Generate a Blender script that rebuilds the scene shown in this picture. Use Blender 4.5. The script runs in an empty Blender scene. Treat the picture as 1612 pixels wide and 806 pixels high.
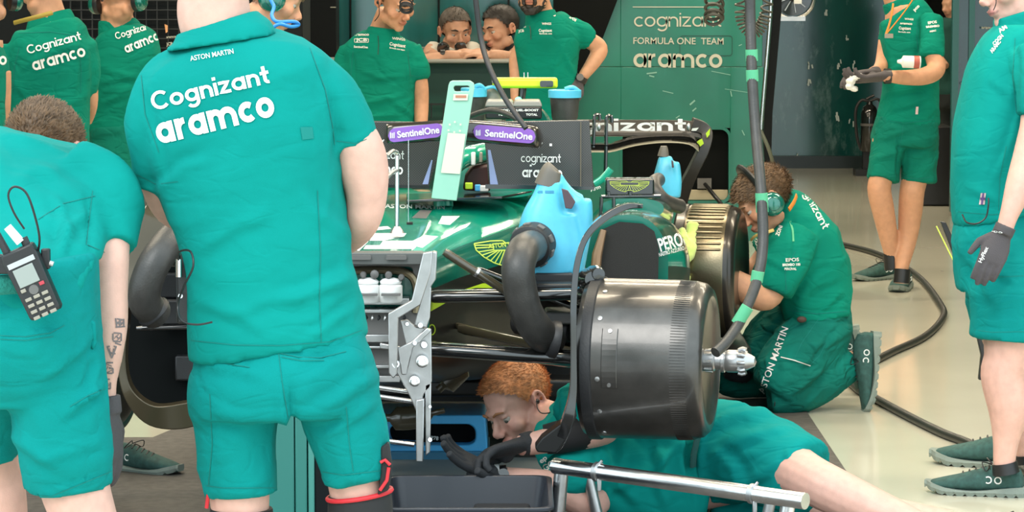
import bpy, bmesh, math, random
import numpy as np
from mathutils import Vector, Matrix
from mathutils.bvhtree import BVHTree
random.seed(7); np.random.seed(7)
SC = bpy.context.scene
COL = SC.collection
# ------------------------------------------------------------------ camera
F = 5000.0; CX = 806.0; CY = 403.0; EYE = 1.63
PITCH = math.atan(453.0/F); CP = math.cos(PITCH); SP = math.sin(PITCH)
cam_data = bpy.data.cameras.new('camera'); cam = bpy.data.objects.new('camera', cam_data); COL.objects.link(cam)
cam.location = (0, 0, EYE); cam.rotation_euler = (math.pi/2-PITCH, 0, 0)
cam_data.sensor_width = 36; cam_data.lens = 36*F/1612.0; cam_data.clip_end = 200
SC.camera = cam
# ------------------------------------------------------------------ world, lights, exposure
SC.view_settings.view_transform = 'Standard'; SC.view_settings.look = 'None'
SC.view_settings.gamma = 1; SC.view_settings.exposure = 0.22; SC.view_settings.use_curve_mapping = False
W = bpy.data.worlds.new('world'); SC.world = W; W.use_nodes = True
nt = W.node_tree; bg = nt.nodes['Background']
bg.inputs[0].default_value = (0.78, 0.935, 1.0, 1); bg.inputs[1].default_value = 2.0
def area(name, loc, size, power, col, rot=(0, 0, 0)):
    l = bpy.data.lights.new(name, 'AREA'); l.shape = 'RECTANGLE'; l.size = size[0]; l.size_y = size[1]
    l.energy = power; l.color = col
    o = bpy.data.objects.new(name, l); COL.objects.link(o); o.location = loc; o.rotation_euler = rot; return o
for i, yy in enumerate((9.6, 12.2, 15.0, 18.0, 22.0)):
    for xx in (-2.3, 0.35, 2.6):
        area('ceiling_light', (xx, yy, 3.12), (1.5, 0.35), 46, (1.0, 0.87, 0.66))
sun = bpy.data.lights.new('sun', 'SUN'); sun.energy = 1.5; sun.angle = 0.5; sun.color = (1, .98, .94)
so = bpy.data.objects.new('sun', sun); COL.objects.link(so); so.rotation_euler = (math.radians(47), 0, math.radians(-22))

# ------------------------------------------------------------------ helpers: projection
def P(px, py, D):
    x = px-CX; u = CY-py
    d = Vector((x, F*CP+u*SP, -F*SP+u*CP))
    return Vector((0, 0, EYE)) + d*(D/d.y)
def PF(px, py, z=0.0):
    x = px-CX; u = CY-py
    d = Vector((x, F*CP+u*SP, -F*SP+u*CP))
    return Vector((0, 0, EYE)) + d*((z-EYE)/d.z)
def FX(X, z, D):   # world to pixel
    return proj(np.array([[X, D, z]]))[0]
def proj(co):
    v = co-np.array([0, 0, EYE])
    dep = v[:, 1]*CP-v[:, 2]*SP; up = v[:, 1]*SP+v[:, 2]*CP
    return np.stack([CX+F*v[:, 0]/dep, CY-F*up/dep], 1)
def m(px, D): return px*D/F
# ------------------------------------------------------------------ materials
def lin(c):
    return tuple(((v/255)/12.92 if v/255 <= .04045 else ((v/255+.055)/1.055)**2.4) for v in c)
MATS = {}
def mat(name, col, rough=.5, crease=0, metal=0, var=0, vscale=20, bump=0, bscale=200, coat=0, reflection_col=None, sheen=0, emit=0, alpha=1, trans=0, stretch=None, tint=False, sss=0, col2=None, spec=.5, weave=0):
    if name in MATS: return MATS[name]
    M = bpy.data.materials.new(name); M.use_nodes = True; n = M.node_tree.nodes; L = M.node_tree.links
    b = n['Principled BSDF']; c = tuple(col)+(1,)
    b.inputs['Base Color'].default_value = c; b.inputs['Roughness'].default_value = rough; b.inputs['Metallic'].default_value = metal
    b.inputs['Coat Weight'].default_value = coat; b.inputs['Coat Roughness'].default_value = .08
    b.inputs['Sheen Weight'].default_value = sheen; b.inputs['Specular IOR Level'].default_value = spec
    b.inputs['Transmission Weight'].default_value = trans; b.inputs['Alpha'].default_value = alpha
    if sss:
        b.inputs['Subsurface Weight'].default_value = sss; b.inputs['Subsurface Scale'].default_value = .01
        b.inputs['Subsurface Radius'].default_value = (1, .35, .2)
    if emit:
        b.inputs['Emission Color'].default_value = c; b.inputs['Emission Strength'].default_value = emit
    tc = n.new('ShaderNodeTexCoord'); vec = tc.outputs['Object']
    if stretch:
        mp = n.new('ShaderNodeMapping'); mp.inputs['Scale'].default_value = stretch; L.new(vec, mp.inputs[0]); vec = mp.outputs[0]
    out = None
    if var or col2:
        t = n.new('ShaderNodeTexNoise'); t.inputs['Scale'].default_value = vscale; t.inputs['Detail'].default_value = 5; L.new(vec, t.inputs[0])
        r = n.new('ShaderNodeMapRange'); r.inputs[1].default_value = .35; r.inputs[2].default_value = .65; L.new(t.outputs[0], r.inputs[0])
        mx = n.new('ShaderNodeMix'); mx.data_type = 'RGBA'; L.new(r.outputs[0], mx.inputs[0])
        mx.inputs[6].default_value = tuple(v*(1-var) for v in col)+(1,)
        mx.inputs[7].default_value = (tuple(col2) if col2 else tuple(min(1, v*(1+var)) for v in col))+(1,)
        out = mx.outputs[2]
        L.new(out, b.inputs['Base Color'])
    if reflection_col:      # pale cloudy reflections painted into the panel colour
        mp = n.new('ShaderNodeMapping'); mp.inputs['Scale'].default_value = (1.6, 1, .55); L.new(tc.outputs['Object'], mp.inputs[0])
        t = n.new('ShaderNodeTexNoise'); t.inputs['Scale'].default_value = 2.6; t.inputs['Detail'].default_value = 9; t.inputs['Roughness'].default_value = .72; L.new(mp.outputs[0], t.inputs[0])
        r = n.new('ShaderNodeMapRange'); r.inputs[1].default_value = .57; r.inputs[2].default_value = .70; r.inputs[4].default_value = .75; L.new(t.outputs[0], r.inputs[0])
        mx = n.new('ShaderNodeMix'); mx.data_type = 'RGBA'; L.new(r.outputs[0], mx.inputs[0]); L.new(out, mx.inputs[6]); mx.inputs[7].default_value = tuple(reflection_col)+(1,)
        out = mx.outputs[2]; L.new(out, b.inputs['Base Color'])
    if tint:
        a = n.new('ShaderNodeAttribute'); a.attribute_name = 'tint'
        mx = n.new('ShaderNodeMix'); mx.data_type = 'RGBA'; mx.blend_type = 'MULTIPLY'; mx.inputs[0].default_value = 1
        if out: L.new(out, mx.inputs[6])
        else: mx.inputs[6].default_value = c
        L.new(a.outputs['Color'], mx.inputs[7]); L.new(mx.outputs[2], b.inputs['Base Color'])
    prev = None
    if crease:      # cloth creases: ridged, stretched noise at two sizes
        for sc_, ds, rot in ((5.5, crease, .6), (13.0, crease*.45, -.5)):
            mp = n.new('ShaderNodeMapping'); mp.inputs['Rotation'].default_value = (0, rot, .2); mp.inputs['Scale'].default_value = (.55, 1, 1.35); L.new(tc.outputs['Object'], mp.inputs[0])
            t = n.new('ShaderNodeTexNoise'); t.inputs['Scale'].default_value = sc_; t.inputs['Detail'].default_value = 1.5; t.inputs['Distortion'].default_value = .7; L.new(mp.outputs[0], t.inputs[0])
            a1 = n.new('ShaderNodeMath'); a1.operation = 'SUBTRACT'; a1.inputs[1].default_value = .5; L.new(t.outputs[0], a1.inputs[0])
            a2 = n.new('ShaderNodeMath'); a2.operation = 'ABSOLUTE'; L.new(a1.outputs[0], a2.inputs[0])
            a3 = n.new('ShaderNodeMapRange'); a3.interpolation_type = 'SMOOTHSTEP'; a3.inputs[1].default_value = 0; a3.inputs[2].default_value = .09; L.new(a2.outputs[0], a3.inputs[0])
            bq = n.new('ShaderNodeBump'); bq.inputs['Strength'].default_value = 1; bq.inputs['Distance'].default_value = ds; L.new(a3.outputs[0], bq.inputs['Height'])
            if prev: L.new(prev, bq.inputs['Normal'])
            prev = bq.outputs[0]
        L.new(prev, b.inputs['Normal'])
    if bump:
        t = n.new('ShaderNodeTexNoise'); t.inputs['Scale'].default_value = bscale; t.inputs['Detail'].default_value = 3; L.new(vec, t.inputs[0])
        bp = n.new('ShaderNodeBump')
        if prev: L.new(prev, bp.inputs['Normal'])
        bp; bp.inputs['Strength'].default_value = bump; bp.inputs['Distance'].default_value = .004
        L.new(t.outputs[0], bp.inputs['Height']); L.new(bp.outputs[0], b.inputs['Normal'])
    if weave:
        w1 = n.new('ShaderNodeTexChecker'); w1.inputs['Scale'].default_value = weave; L.new(vec, w1.inputs[0])
        w1.inputs[1].default_value = c; w1.inputs[2].default_value = tuple(v*2.2+.01 for v in col)+(1,)
        L.new(w1.outputs[0], b.inputs['Base Color'])
    MATS[name] = M; return M
TEAM = (.001, .245, .215)
m_shirt = mat('team_shirt_cloth', TEAM, .9, crease=.0011, var=.07, vscale=5, bump=.2, bscale=900, spec=.15)
m_shirt_shade = mat('team_shirt_cloth_shade', (.001, .200, .135), .9, crease=.0022, var=.1, vscale=6, bump=.2, bscale=700, spec=.15)  # same shirt cloth darkened; indoor shade put into the colour
m_shorts = mat('shorts_cloth', (.001, .235, .220), .9, crease=.0018, var=.08, vscale=4, bump=.3, bscale=600, spec=.15)
m_shorts_shade = mat('shorts_cloth_shade', (.001, .165, .115), .9, crease=.004, var=.1, vscale=5, bump=.3, bscale=600, spec=.2)  # shaded copy of the shorts cloth; dimmer garage light put into the colour
m_pants = mat('trouser_cloth', (.001, .150, .115), .88, crease=.005, var=.15, vscale=7, bump=.3, bscale=500, spec=.25)
def skin(name, c): return mat(name, c, .52, sss=.08, var=.06, vscale=35, bump=.12, bscale=300, tint=True, spec=.35)
m_skin = skin('skin_pale', (.66, .385, .31)); m_skin2 = skin('skin_warm', (.58, .30, .18)); m_skin3 = skin('skin_tan', (.5, .27, .17))
m_white = mat('white_print', (.85, .85, .83), .7)
m_wprint = mat('pale_print', (.72, .75, .70), .7)
m_black = mat('black_plastic', (.012, .012, .013), .4, bump=.1, bscale=300)
m_rubber = mat('black_rubber', (.022, .022, .024), .5, bump=.15, bscale=150)
m_dark = mat('dark_void', (.004, .005, .005), .8, spec=.1)
m_hose = mat('grey_hose', (.042, .040, .037), .42, var=.15, vscale=30, bump=.2, bscale=200)
m_glove = mat('glove_knit', (.028, .030, .034), .8, bump=.5, bscale=450)
m_gloveg = mat('glove_grey', (.075, .065, .07), .8, bump=.5, bscale=450)
m_carbon = mat('carbon_fibre', (.014, .014, .015), .28, weave=420, coat=.5)
m_carbonm = mat('carbon_board', (.022, .020, .018), .3, weave=260, stretch=(1, 1, 1), coat=.3)
m_gloss = mat('gloss_black', (.010, .010, .010), .16, coat=1)
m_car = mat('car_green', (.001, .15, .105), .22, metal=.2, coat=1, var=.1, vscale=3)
m_car_lit = mat('car_green_lit', (.003, .33, .21), .25, metal=.1, coat=1)  # same car paint lightened; skylight from above put into the colour
m_lime = mat('lime_paint', (.50, .72, .02), .45)
m_limel = mat('lime_line', (.62, .75, .12), .5)
m_steel = mat('brushed_steel', (.80, .80, .80), .24, metal=1, var=.08, vscale=40)
m_alu = mat('machined_aluminium', (.50, .50, .50), .33, metal=.9, var=.08, vscale=25, bump=.05)
m_blue = mat('blower_blue', (.08, .47, .68), .38, var=.12, vscale=9, bump=.08, bscale=90)
m_blue2 = mat('frame_blue', (.07, .43, .82), .35)
m_mint = mat('mint_plate', (.30, .56, .44), .4)
m_tape = mat('green_tape', (.09, .42, .22), .6, bump=.1)
m_purple = mat('purple_label', (.27, .11, .50), .5)
m_red = mat('red_trim', (.6, .02, .03), .6)
m_yellowcloth = mat('microfibre_cloth', (.66, .80, .22), .95, bump=.6, bscale=500, sheen=.5)
m_grey = mat('grey_plastic', (.12, .115, .11), .5)
m_beige = mat('beige_plastic', (.30, .27, .22), .55)
m_lav = mat('lavender_sticker', (.30, .36, .62), .5)
m_sole = mat('sole_foam', (.20, .24, .21), .8, bump=.2)
m_shoe = mat('shoe_mesh', (.028, .085, .075), .8, var=.2, vscale=60, bump=.4, bscale=700)
m_orange = mat('orange_lanyard', (.65, .22, .03), .7)
m_drum = mat('drum_carbon', (.085, .08, .075), .33, metal=.75, bump=.06, bscale=500, var=.2, vscale=12, coat=.3)
m_drumg = mat('drum_gold_sheen', (.20, .165, .105), .28, metal=.9, bump=.08, bscale=200)  # gold of the warm ceiling light painted into dark carbon
m_eye = mat('eye_white', (.42, .38, .34), .35); m_iris = mat('eye_iris', (.05, .06, .05), .2)
# ------------------------------------------------------------------ helpers: objects
def link_mesh(name, me, mats, parent=None, smooth=True):
    if not isinstance(mats, (list, tuple)): mats = [mats]
    for mm in mats: me.materials.append(mm)
    if smooth and len(me.polygons): me.polygons.foreach_set('use_smooth', [True]*len(me.polygons))
    o = bpy.data.objects.new(name, me); COL.objects.link(o)
    if parent is not None:
        o.parent = parent
        if parent.type == 'EMPTY': o.matrix_parent_inverse = Matrix.Translation(-parent.location)
    return o
def out(name, bm, mats, parent=None, smooth=True, bevel=0):
    bmesh.ops.recalc_face_normals(bm, faces=bm.faces[:])
    me = bpy.data.meshes.new(name); bm.to_mesh(me); bm.free()
    o = link_mesh(name, me, mats, parent, smooth)
    if bevel:
        b = o.modifiers.new('bevel', 'BEVEL'); b.width = bevel; b.segments = 2; b.limit_method = 'ANGLE'; b.angle_limit = .6
        me.polygons.foreach_set('use_smooth', [True]*len(me.polygons))
    if smooth or bevel:
        try:
            me.set_sharp_from_angle(angle=math.radians(42))
        except Exception: pass
    return o
def tag(o, label, cat, group=None, kind=None):
    o['label'] = label; o['category'] = cat
    if group: o['group'] = group
    if kind: o['kind'] = kind
    return o
def struct(o): o['kind'] = 'structure'; return o
def thing(name, label, cat, loc, group=None):
    o = bpy.data.objects.new(name, None); COL.objects.link(o); o.location = loc; o.empty_display_size = .1
    return tag(o, label, cat, group)
def B(): return bmesh.new()
# ------------------------------------------------------------------ helpers: shapes
def cat(pts, k=4):
    """Catmull-Rom through tuples"""
    A = np.array(pts, float); n = len(A)
    if n < 3 or k < 2: return [tuple(r) for r in A]
    res = []
    for i in range(n-1):
        p0 = A[max(i-1, 0)]; p1 = A[i]; p2 = A[i+1]; p3 = A[min(i+2, n-1)]
        for j in range(k):
            t = j/k
            res.append(.5*((2*p1)+(-p0+p2)*t+(2*p0-5*p1+4*p2-p3)*t*t+(-p0+3*p1-3*p2+p3)*t**3))
    res.append(A[-1]); return [tuple(r) for r in res]
def loft(bm, rings, cap=True, closed=True, mi=None):
    vs = [[bm.verts.new(p) for p in r] for r in rings]; n = len(vs[0])
    for a in range(len(vs)-1):
        for i in range(n if closed else n-1):
            f = bm.faces.new((vs[a][i], vs[a][(i+1) % n], vs[a+1][(i+1) % n], vs[a+1][i]))
            if mi: f.material_index = mi(a, i)
    if cap:
        for r in (vs[0], vs[-1]):
            c = bm.verts.new(sum((v.co for v in r), Vector())/n)
            for i in range(n): bm.faces.new((r[i], r[(i+1) % n], c))
    return vs
def tube(bm, pts, rad, n=12, cap=True, sq=1.0, up=None):
    pts = [Vector(p) for p in pts]
    if not hasattr(rad, '__len__'): rad = [rad]*len(pts)
    t0 = (pts[1]-pts[0]).normalized()
    ref = Vector(up) if up is not None else (Vector((0, 0, 1)) if abs(t0.z) < .9 else Vector((1, 0, 0)))
    u = (ref-t0*ref.dot(t0)).normalized(); rings = []
    for i, p in enumerate(pts):
        t = (pts[min(i+1, len(pts)-1)]-pts[max(i-1, 0)]).normalized()
        u = (u-t*u.dot(t)).normalized(); v = t.cross(u)
        rings.append([p+(u*math.cos(a)+v*math.sin(a)*sq)*rad[i] for a in [2*math.pi*k/n for k in range(n)]])
    return loft(bm, rings, cap)
def limb(bm, keys, D, n=16, k=5):
    """keys (px,py,dd,r_px)"""
    kk = cat([tuple(P(a, b, D+c))+(m(r, D+c),) for a, b, c, r in keys], k)
    tube(bm, [q[:3] for q in kk], [max(q[3], .002) for q in kk], n)
def torso(bm, keys, D, n=32, k=5, ex=2.3, sc=1.0):
    """keys (px,py,dd,half_px,halfdepth_m)"""
    kk = cat(keys, k); rings = []
    for i, (a, b, c, hw, hd) in enumerate(kk):
        q0 = kk[max(i-1, 0)]; q1 = kk[min(i+1, len(kk)-1)]
        t = Vector((q1[0]-q0[0], q1[1]-q0[1])); t.normalize()
        e = Vector((t.y, 0, t.x)) if t.length else Vector((1, 0, 0))   # perpendicular on screen
        cc = P(a, b, D+c); w = m(hw, D+c)*sc; ring = []
        for j in range(n):
            an = 2*math.pi*j/n; ca, sa = math.cos(an), math.sin(an)
            x = math.copysign(abs(ca)**(2/ex), ca); y = math.copysign(abs(sa)**(2/ex), sa)
            ring.append(cc+e*(x*w)+Vector((0, 1, 0))*(y*hd*sc))
        rings.append(ring)
    loft(bm, rings)
def ell(bm, c, r, M=None, sub=3):
    mt = Matrix.Translation(Vector(c)) @ (M.to_4x4() if M is not None else Matrix()) @ Matrix.Diagonal((r[0], r[1], r[2], 1))
    bmesh.ops.create_icosphere(bm, subdivisions=sub, radius=1, matrix=mt)
def box(bm, c, s, M=None):
    mt = Matrix.Translation(Vector(c)) @ (M.to_4x4() if M is not None else Matrix()) @ Matrix.Diagonal((s[0], s[1], s[2], 1))
    bmesh.ops.create_cube(bm, size=1, matrix=mt)
def pbox(bm, x0, y0, x1, y1, D, th):
    """box whose front face fills the pixel rectangle at depth D"""
    a = P(x0, y0, D); b = P(x1, y1, D)
    box(bm, ((a.x+b.x)/2, D+th/2, (a.z+b.z)/2), (abs(b.x-a.x), th, abs(a.z-b.z)))
def prism(bm, poly, D, th, inner=None, dds=None):
    """extruded outline facing the pit lane; optional inner outline (same count) makes a frame"""
    fr = [P(q[0], q[1], D+(q[2] if len(q) > 2 else 0)) for q in poly]; off = Vector((0, th, 0))
    n = len(fr)
    a = [bm.verts.new(p) for p in fr]; b = [bm.verts.new(p+off) for p in fr]
    for i in range(n): bm.faces.new((a[i], a[(i+1) % n], b[(i+1) % n], b[i]))
    if inner is None:
        bm.faces.new(a); bm.faces.new(b[::-1])
    else:
        f2 = [P(q[0], q[1], D+(q[2] if len(q) > 2 else 0)) for q in inner]
        c = [bm.verts.new(p) for p in f2]; d = [bm.verts.new(p+off) for p in f2]
        for i in range(n):
            j = (i+1) % n
            bm.faces.new((c[i], c[j], d[j], d[i])); bm.faces.new((a[i], a[j], c[j], c[i])); bm.faces.new((b[i], b[j], d[j], d[i]))
def rrect(x0, y0, x1, y1, r, k=5, skew=0):
    pts = []
    for cx, cy, a0 in ((x1-r, y0+r, -90), (x1-r, y1-r, 0), (x0+r, y1-r, 90), (x0+r, y0+r, 180)):
        for i in range(k+1):
            a = math.radians(a0+90*i/k); x = cx+r*math.cos(a); y = cy+r*math.sin(a)
            pts.append((x+skew*(y-y0)/max(y1-y0, 1), y))
    return pts
def lathe(bm, o, axis, prof, n=48, cap=True):
    """prof (dist along axis, radius)"""
    axis = Vector(axis).normalized(); ref = Vector((0, 0, 1)) if abs(axis.z) < .9 else Vector((1, 0, 0))
    u = (ref-axis*ref.dot(axis)).normalized(); v = axis.cross(u)
    loft(bm, [[Vector(o)+axis*d+(u*math.cos(a)+v*math.sin(a))*max(r, .0005) for a in [2*math.pi*k/n for k in range(n)]] for d, r in prof], cap)
def frame3(fwd, up):
    f = Vector(fwd).normalized(); u = Vector(up); u = (u-f*u.dot(f)).normalized(); r = f.cross(u)
    return Matrix((r, f, u)).transposed()
def remesh(bm, voxel, smooth=4, fac=.5):
    bmesh.ops.recalc_face_normals(bm, faces=bm.faces[:])
    me = bpy.data.meshes.new('t'); bm.to_mesh(me); bm.free()
    o = bpy.data.objects.new('t', me); COL.objects.link(o)
    r = o.modifiers.new('r', 'REMESH'); r.mode = 'VOXEL'; r.voxel_size = voxel; r.adaptivity = 0
    if smooth:
        s = o.modifiers.new('s', 'SMOOTH'); s.factor = fac; s.iterations = smooth
    dg = bpy.context.evaluated_depsgraph_get()
    res = bpy.data.meshes.new_from_object(o.evaluated_get(dg))
    bpy.data.objects.remove(o); bpy.data.meshes.remove(me)
    return res
def _h(i, j, k, s):
    x = (i*374761393+j*668265263+k*2147483647+s*974634777) & 0xffffffff
    x = ((x ^ (x >> 13))*1274126177) & 0xffffffff
    return ((x ^ (x >> 16)) & 0xffff)/65535.0
def vnoise(p, seed=0):
    i = np.floor(p).astype(np.int64); f = p-i; f = f*f*(3-2*f); r = 0
    for a in (0, 1):
        for b in (0, 1):
            for c in (0, 1):
                w = (f[:, 0] if a else 1-f[:, 0])*(f[:, 1] if b else 1-f[:, 1])*(f[:, 2] if c else 1-f[:, 2])
                r = r+w*_h(i[:, 0]+a, i[:, 1]+b, i[:, 2]+c, seed)
    return r
def getco(me):
    a = np.empty(len(me.vertices)*3); me.vertices.foreach_get('co', a); return a.reshape(-1, 3)
def getno(me):
    a = np.empty(len(me.vertices)*3); me.vertex_normals.foreach_get('vector', a); return a.reshape(-1, 3)
def displace(me, amp=.004, folds=(), seed=0, scale=9.0, dirv=(1, 0, .35), D=8):
    co = getco(me); no = getno(me)
    d = np.array(dirv, float); d /= np.linalg.norm(d)
    along = co@d
    # compress along the fold direction so the noise ridges run along dirv
    q = co*scale - np.outer(along*scale*.72, d)
    w = vnoise(q+vnoise(co*3, seed+5)[:, None]*1.2, seed); r1 = 1-np.abs(2*w-1)
    w2 = vnoise(q*2.3+7, seed+1); r2 = 1-np.abs(2*w2-1)
    disp = amp*((r1**2-.35)*1.6+.5*(r2**2-.35)) + amp*.8*(vnoise(co*4.0, seed+2)-.5)
    if folds:
        pp = proj(co)
        for x0, y0, x1, y1, wd, am in folds:
            ax = np.array([x1-x0, y1-y0], float); ln = np.linalg.norm(ax); ax /= ln
            rel = pp-np.array([x0, y0]); t = rel@ax; s = rel@np.array([-ax[1], ax[0]])
            s = s+ (vnoise(np.stack([t/40, t*0, t*0+seed], 1), 3)-.5)*wd*1.5
            end = np.clip(np.minimum(t, ln-t)/(ln*.3)+.15, 0, 1)
            disp += am*end*np.exp(-(s/wd)**2) - am*.6*end*np.exp(-((s-wd*1.5)/wd)**2)
    co = co+no*disp[:, None]
    me.vertices.foreach_set('co', co.ravel()); me.update()
# ------------------------------------------------------------------ helpers: lettering
def arc(cx, cy, r, a0, a1, ry=None, k=14):
    ry = ry or r
    return [(cx+r*math.cos(math.radians(a0+(a1-a0)*i/k)), cy+ry*math.sin(math.radians(a0+(a1-a0)*i/k))) for i in range(k+1)]
def glyphs(w):
    h = w/2; t = 1-h
    circ = arc(.5, .5, .5-h, 0, 360, k=22)
    arch = lambda x0, x1: [(x0, 0), ]
    def hump(x0, x1):
        r = (x1-x0)/2
        return arc((x0+x1)/2, t-r, r, 180, 0, k=10)+[(x1, 0)]
    return {
     'o': ([circ], 1.0), 'a': ([circ, [(1-h, 0), (1-h, 1)]], 1.0),
     'c': ([arc(.5, .5, .5-h, 48, 312)], .88),
     'e': ([arc(.5, .5, .5-h, 0, 318), [(h, .5), (1-h, .5)]], 1.0),
     'g': ([circ, [(1-h, 1), (1-h, -.1)]+arc(.5, -.02, .5-h, -10, -150, ry=.36, k=10)], 1.0),
     'n': ([[(h, 0), (h, 1)], hump(h, .9-h)], .9), 'm': ([[(h, 0), (h, 1)], hump(h, .82-h*.5), hump(.82-h*.5, 1.62-h)], 1.62),
     'r': ([[(h, 0), (h, 1)], arc(h+.38, t-.38, .38, 180, 85, k=8)], .62),
     'i': ([[(h, 0), (h, 1)], [(h, 1.2), (h, 1.2+w)]], w), 'l': ([[(h, 0), (h, 1.45)]], w),
     't': ([[(.3, 1.4), (.3, h+.2)]+arc(.3+.22, h+.22, .22, 180, 280, k=6), [(0, 1-h), (.62, 1-h)]], .66),
     'z': ([[(0, t), (.8-h*.4, t), (h*.6, h), (.82, h)]], .82), 'C': ([arc(.68, .7, .68-h, 42, 318, ry=.74-h)], 1.22),
     'O': ([arc(.7, .7, .7-h, 0, 360, ry=.72-h, k=24)], 1.4),
     'S': ([arc(.45, 1.06, .42-h, 40, 270, ry=.36-h, k=10)+arc(.45, .38, .44-h, 90, -140, ry=.38-h*.6, k=10)], .9),
     ' ': ([], .4)}
def stroke_text(s, w=.2, gap=.11):
    G = glyphs(w); V = []; Fc = []; x = 0
    for ch in s:
        strokes, adv = G[ch]
        for st in strokes:
            p = [Vector((a+x, b)) for a, b in st]; dens = []
            for i in range(len(p)-1):
                k = max(1, int((p[i+1]-p[i]).length/.3))
                dens += [p[i].lerp(p[i+1], j/k) for j in range(k)]
            dens.append(p[-1]); p = dens; n = len(p); base = len(V)
            closed = (p[0]-p[-1]).length < 1e-4
            for i in range(n):
                if closed: a = p[(i-1) % (n-1)]; b = p[(i+1) % (n-1)]
                else: a = p[max(i-1, 0)]; b = p[min(i+1, n-1)]
                t = (b-a).normalized(); nn = Vector((-t.y, t.x))
                V.append(p[i]+nn*w/2); V.append(p[i]-nn*w/2)
            for i in range(n-1): Fc.append((base+2*i, base+2*i+1, base+2*i+3, base+2*i+2))
        x += adv+gap
    return V, Fc, x-gap
def font_text(s, bold=0):
    c = bpy.data.curves.new('f', 'FONT'); c.body = s; c.size = 1.4; c.offset = bold; c.resolution_u = 3
    o = bpy.data.objects.new('f', c); COL.objects.link(o)
    dg = bpy.context.evaluated_depsgraph_get(); me = bpy.data.meshes.new_from_object(o.evaluated_get(dg))
    bm = B(); bm.from_mesh(me); bmesh.ops.triangulate(bm, faces=bm.faces[:])
    for _ in range(2):
        es = [e for e in bm.edges if e.calc_length() > .45]
        if es: bmesh.ops.subdivide_edges(bm, edges=es, cuts=1); bmesh.ops.triangulate(bm, faces=bm.faces[:])
    bm.verts.index_update()
    V = [v.co.xy.copy() for v in bm.verts]; Fc = [tuple(v.index for v in f.verts) for f in bm.faces]
    bm.free(); bpy.data.objects.remove(o); bpy.data.curves.remove(c); bpy.data.meshes.remove(me)
    x0 = min(v.x for v in V); wd = max(v.x for v in V)-x0
    for v in V: v.x -= x0
    return V, Fc, wd
class Target:
    def __init__(s, obs, D):
        V = []; Fc = []; s.D = D
        for o in obs:
            me = o.data; b = len(V); V += [v.co.copy() for v in me.vertices]; Fc += [tuple(b+i for i in p.vertices) for p in me.polygons]
        s.t = BVHTree.FromPolygons(V, Fc); s.last = D
    def hit(s, px, py, eps):
        d = (P(px, py, s.D)-Vector((0, 0, EYE))).normalized()
        h, nn, i, dist = s.t.ray_cast(Vector((0, 0, EYE)), d)
        if h is None: return None
        return h-d*eps
def decal(name, geo, p0, p1, hgt, target, mt, parent, eps=.0025, D=None, bend=0, slant=0):
    """geo (verts, faces, width): baseline from pixel p0 to p1, x-height hgt px; wrapped on the target surface"""
    V, Fc, wd = geo
    ax = Vector((p1[0]-p0[0], p1[1]-p0[1])); up = Vector((ax.y, -ax.x)).normalized()*hgt
    bm = B(); vs = []
    for v in V:
        t = v.x/wd; q = Vector(p0)+ax*t+up*v.y+ax.normalized()*(slant*v.y*hgt)
        q.y += bend*4*t*(1-t)
        h = target.hit(q.x, q.y, eps) if target is not None else P(q.x, q.y, D)
        vs.append(bm.verts.new(h) if h is not None else None)
    for f in Fc:
        q = [vs[i] for i in f]
        if all(v is not None for v in q):
            if target is not None and max((a.co-b.co).length for a in q for b in q) > .12: continue
            try: bm.faces.new(q)
            except ValueError: pass
    me = bpy.data.meshes.new(name); bm.to_mesh(me); bm.free()
    return link_mesh(name, me, mt, parent, False)
def poly_geo(polys, unit=1.0):
    V = []; Fc = []
    for p in polys:
        b = len(V); V += [Vector((x, -y)) for x, y in p]; Fc.append(tuple(range(b, b+len(p))))
    return V, Fc, unit
def patch(name, polys, target, mt, parent, eps=.0025, D=None, fine=9):
    """flat print given as pixel polygons, laid on the target"""
    bm = B()
    for p in polys:
        if len(p) > 2:
            try: bm.faces.new([bm.verts.new((x, y, 0)) for x, y in p])
            except ValueError: pass
    bmesh.ops.triangulate(bm, faces=bm.faces[:])
    if target is not None:
        for _ in range(4):
            es = [e for e in bm.edges if e.calc_length() > fine]
            if not es: break
            bmesh.ops.subdivide_edges(bm, edges=es, cuts=1); bmesh.ops.triangulate(bm, faces=[f for f in bm.faces if len(f.verts) > 3])
    dead = []
    for v in bm.verts:
        h = target.hit(v.co.x, v.co.y, eps) if target is not None else P(v.co.x, v.co.y, D)
        if h is None: dead.append(v)
        else: v.co = h
    bmesh.ops.delete(bm, geom=dead, context='VERTS')
    bmesh.ops.delete(bm, geom=[f for f in bm.faces if max(e.calc_length() for e in f.edges) > .15 and target is not None], context='FACES')
    me = bpy.data.meshes.new(name); bm.to_mesh(me); bm.free()
    return link_mesh(name, me, mt, parent, False)
def seg(x0, y0, x1, y1, w):
    d = Vector((x1-x0, y1-y0)); n = Vector((-d.y, d.x)).normalized()*w/2
    k = max(1, int(d.length/12)); r = []
    for i in range(k):
        a = Vector((x0, y0))+d*(i/k); b = Vector((x0, y0))+d*((i+1)/k)
        r.append([tuple(a+n), tuple(b+n), tuple(b-n), tuple(a-n)])
    return r
m_seam = mat('seam_thread', (.001, .17, .145), .9)
def stitch(cloth, D, paths, w=1.2, mt=None):
    tg = Target([cloth], D)
    for p in paths: patch('stitching', segs(p, w), tg, mt or m_seam, cloth, .002)
def segs(pts, w):
    r = []
    for a, b in zip(pts, pts[1:]): r += seg(a[0], a[1], b[0], b[1], w)
    return r
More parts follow.
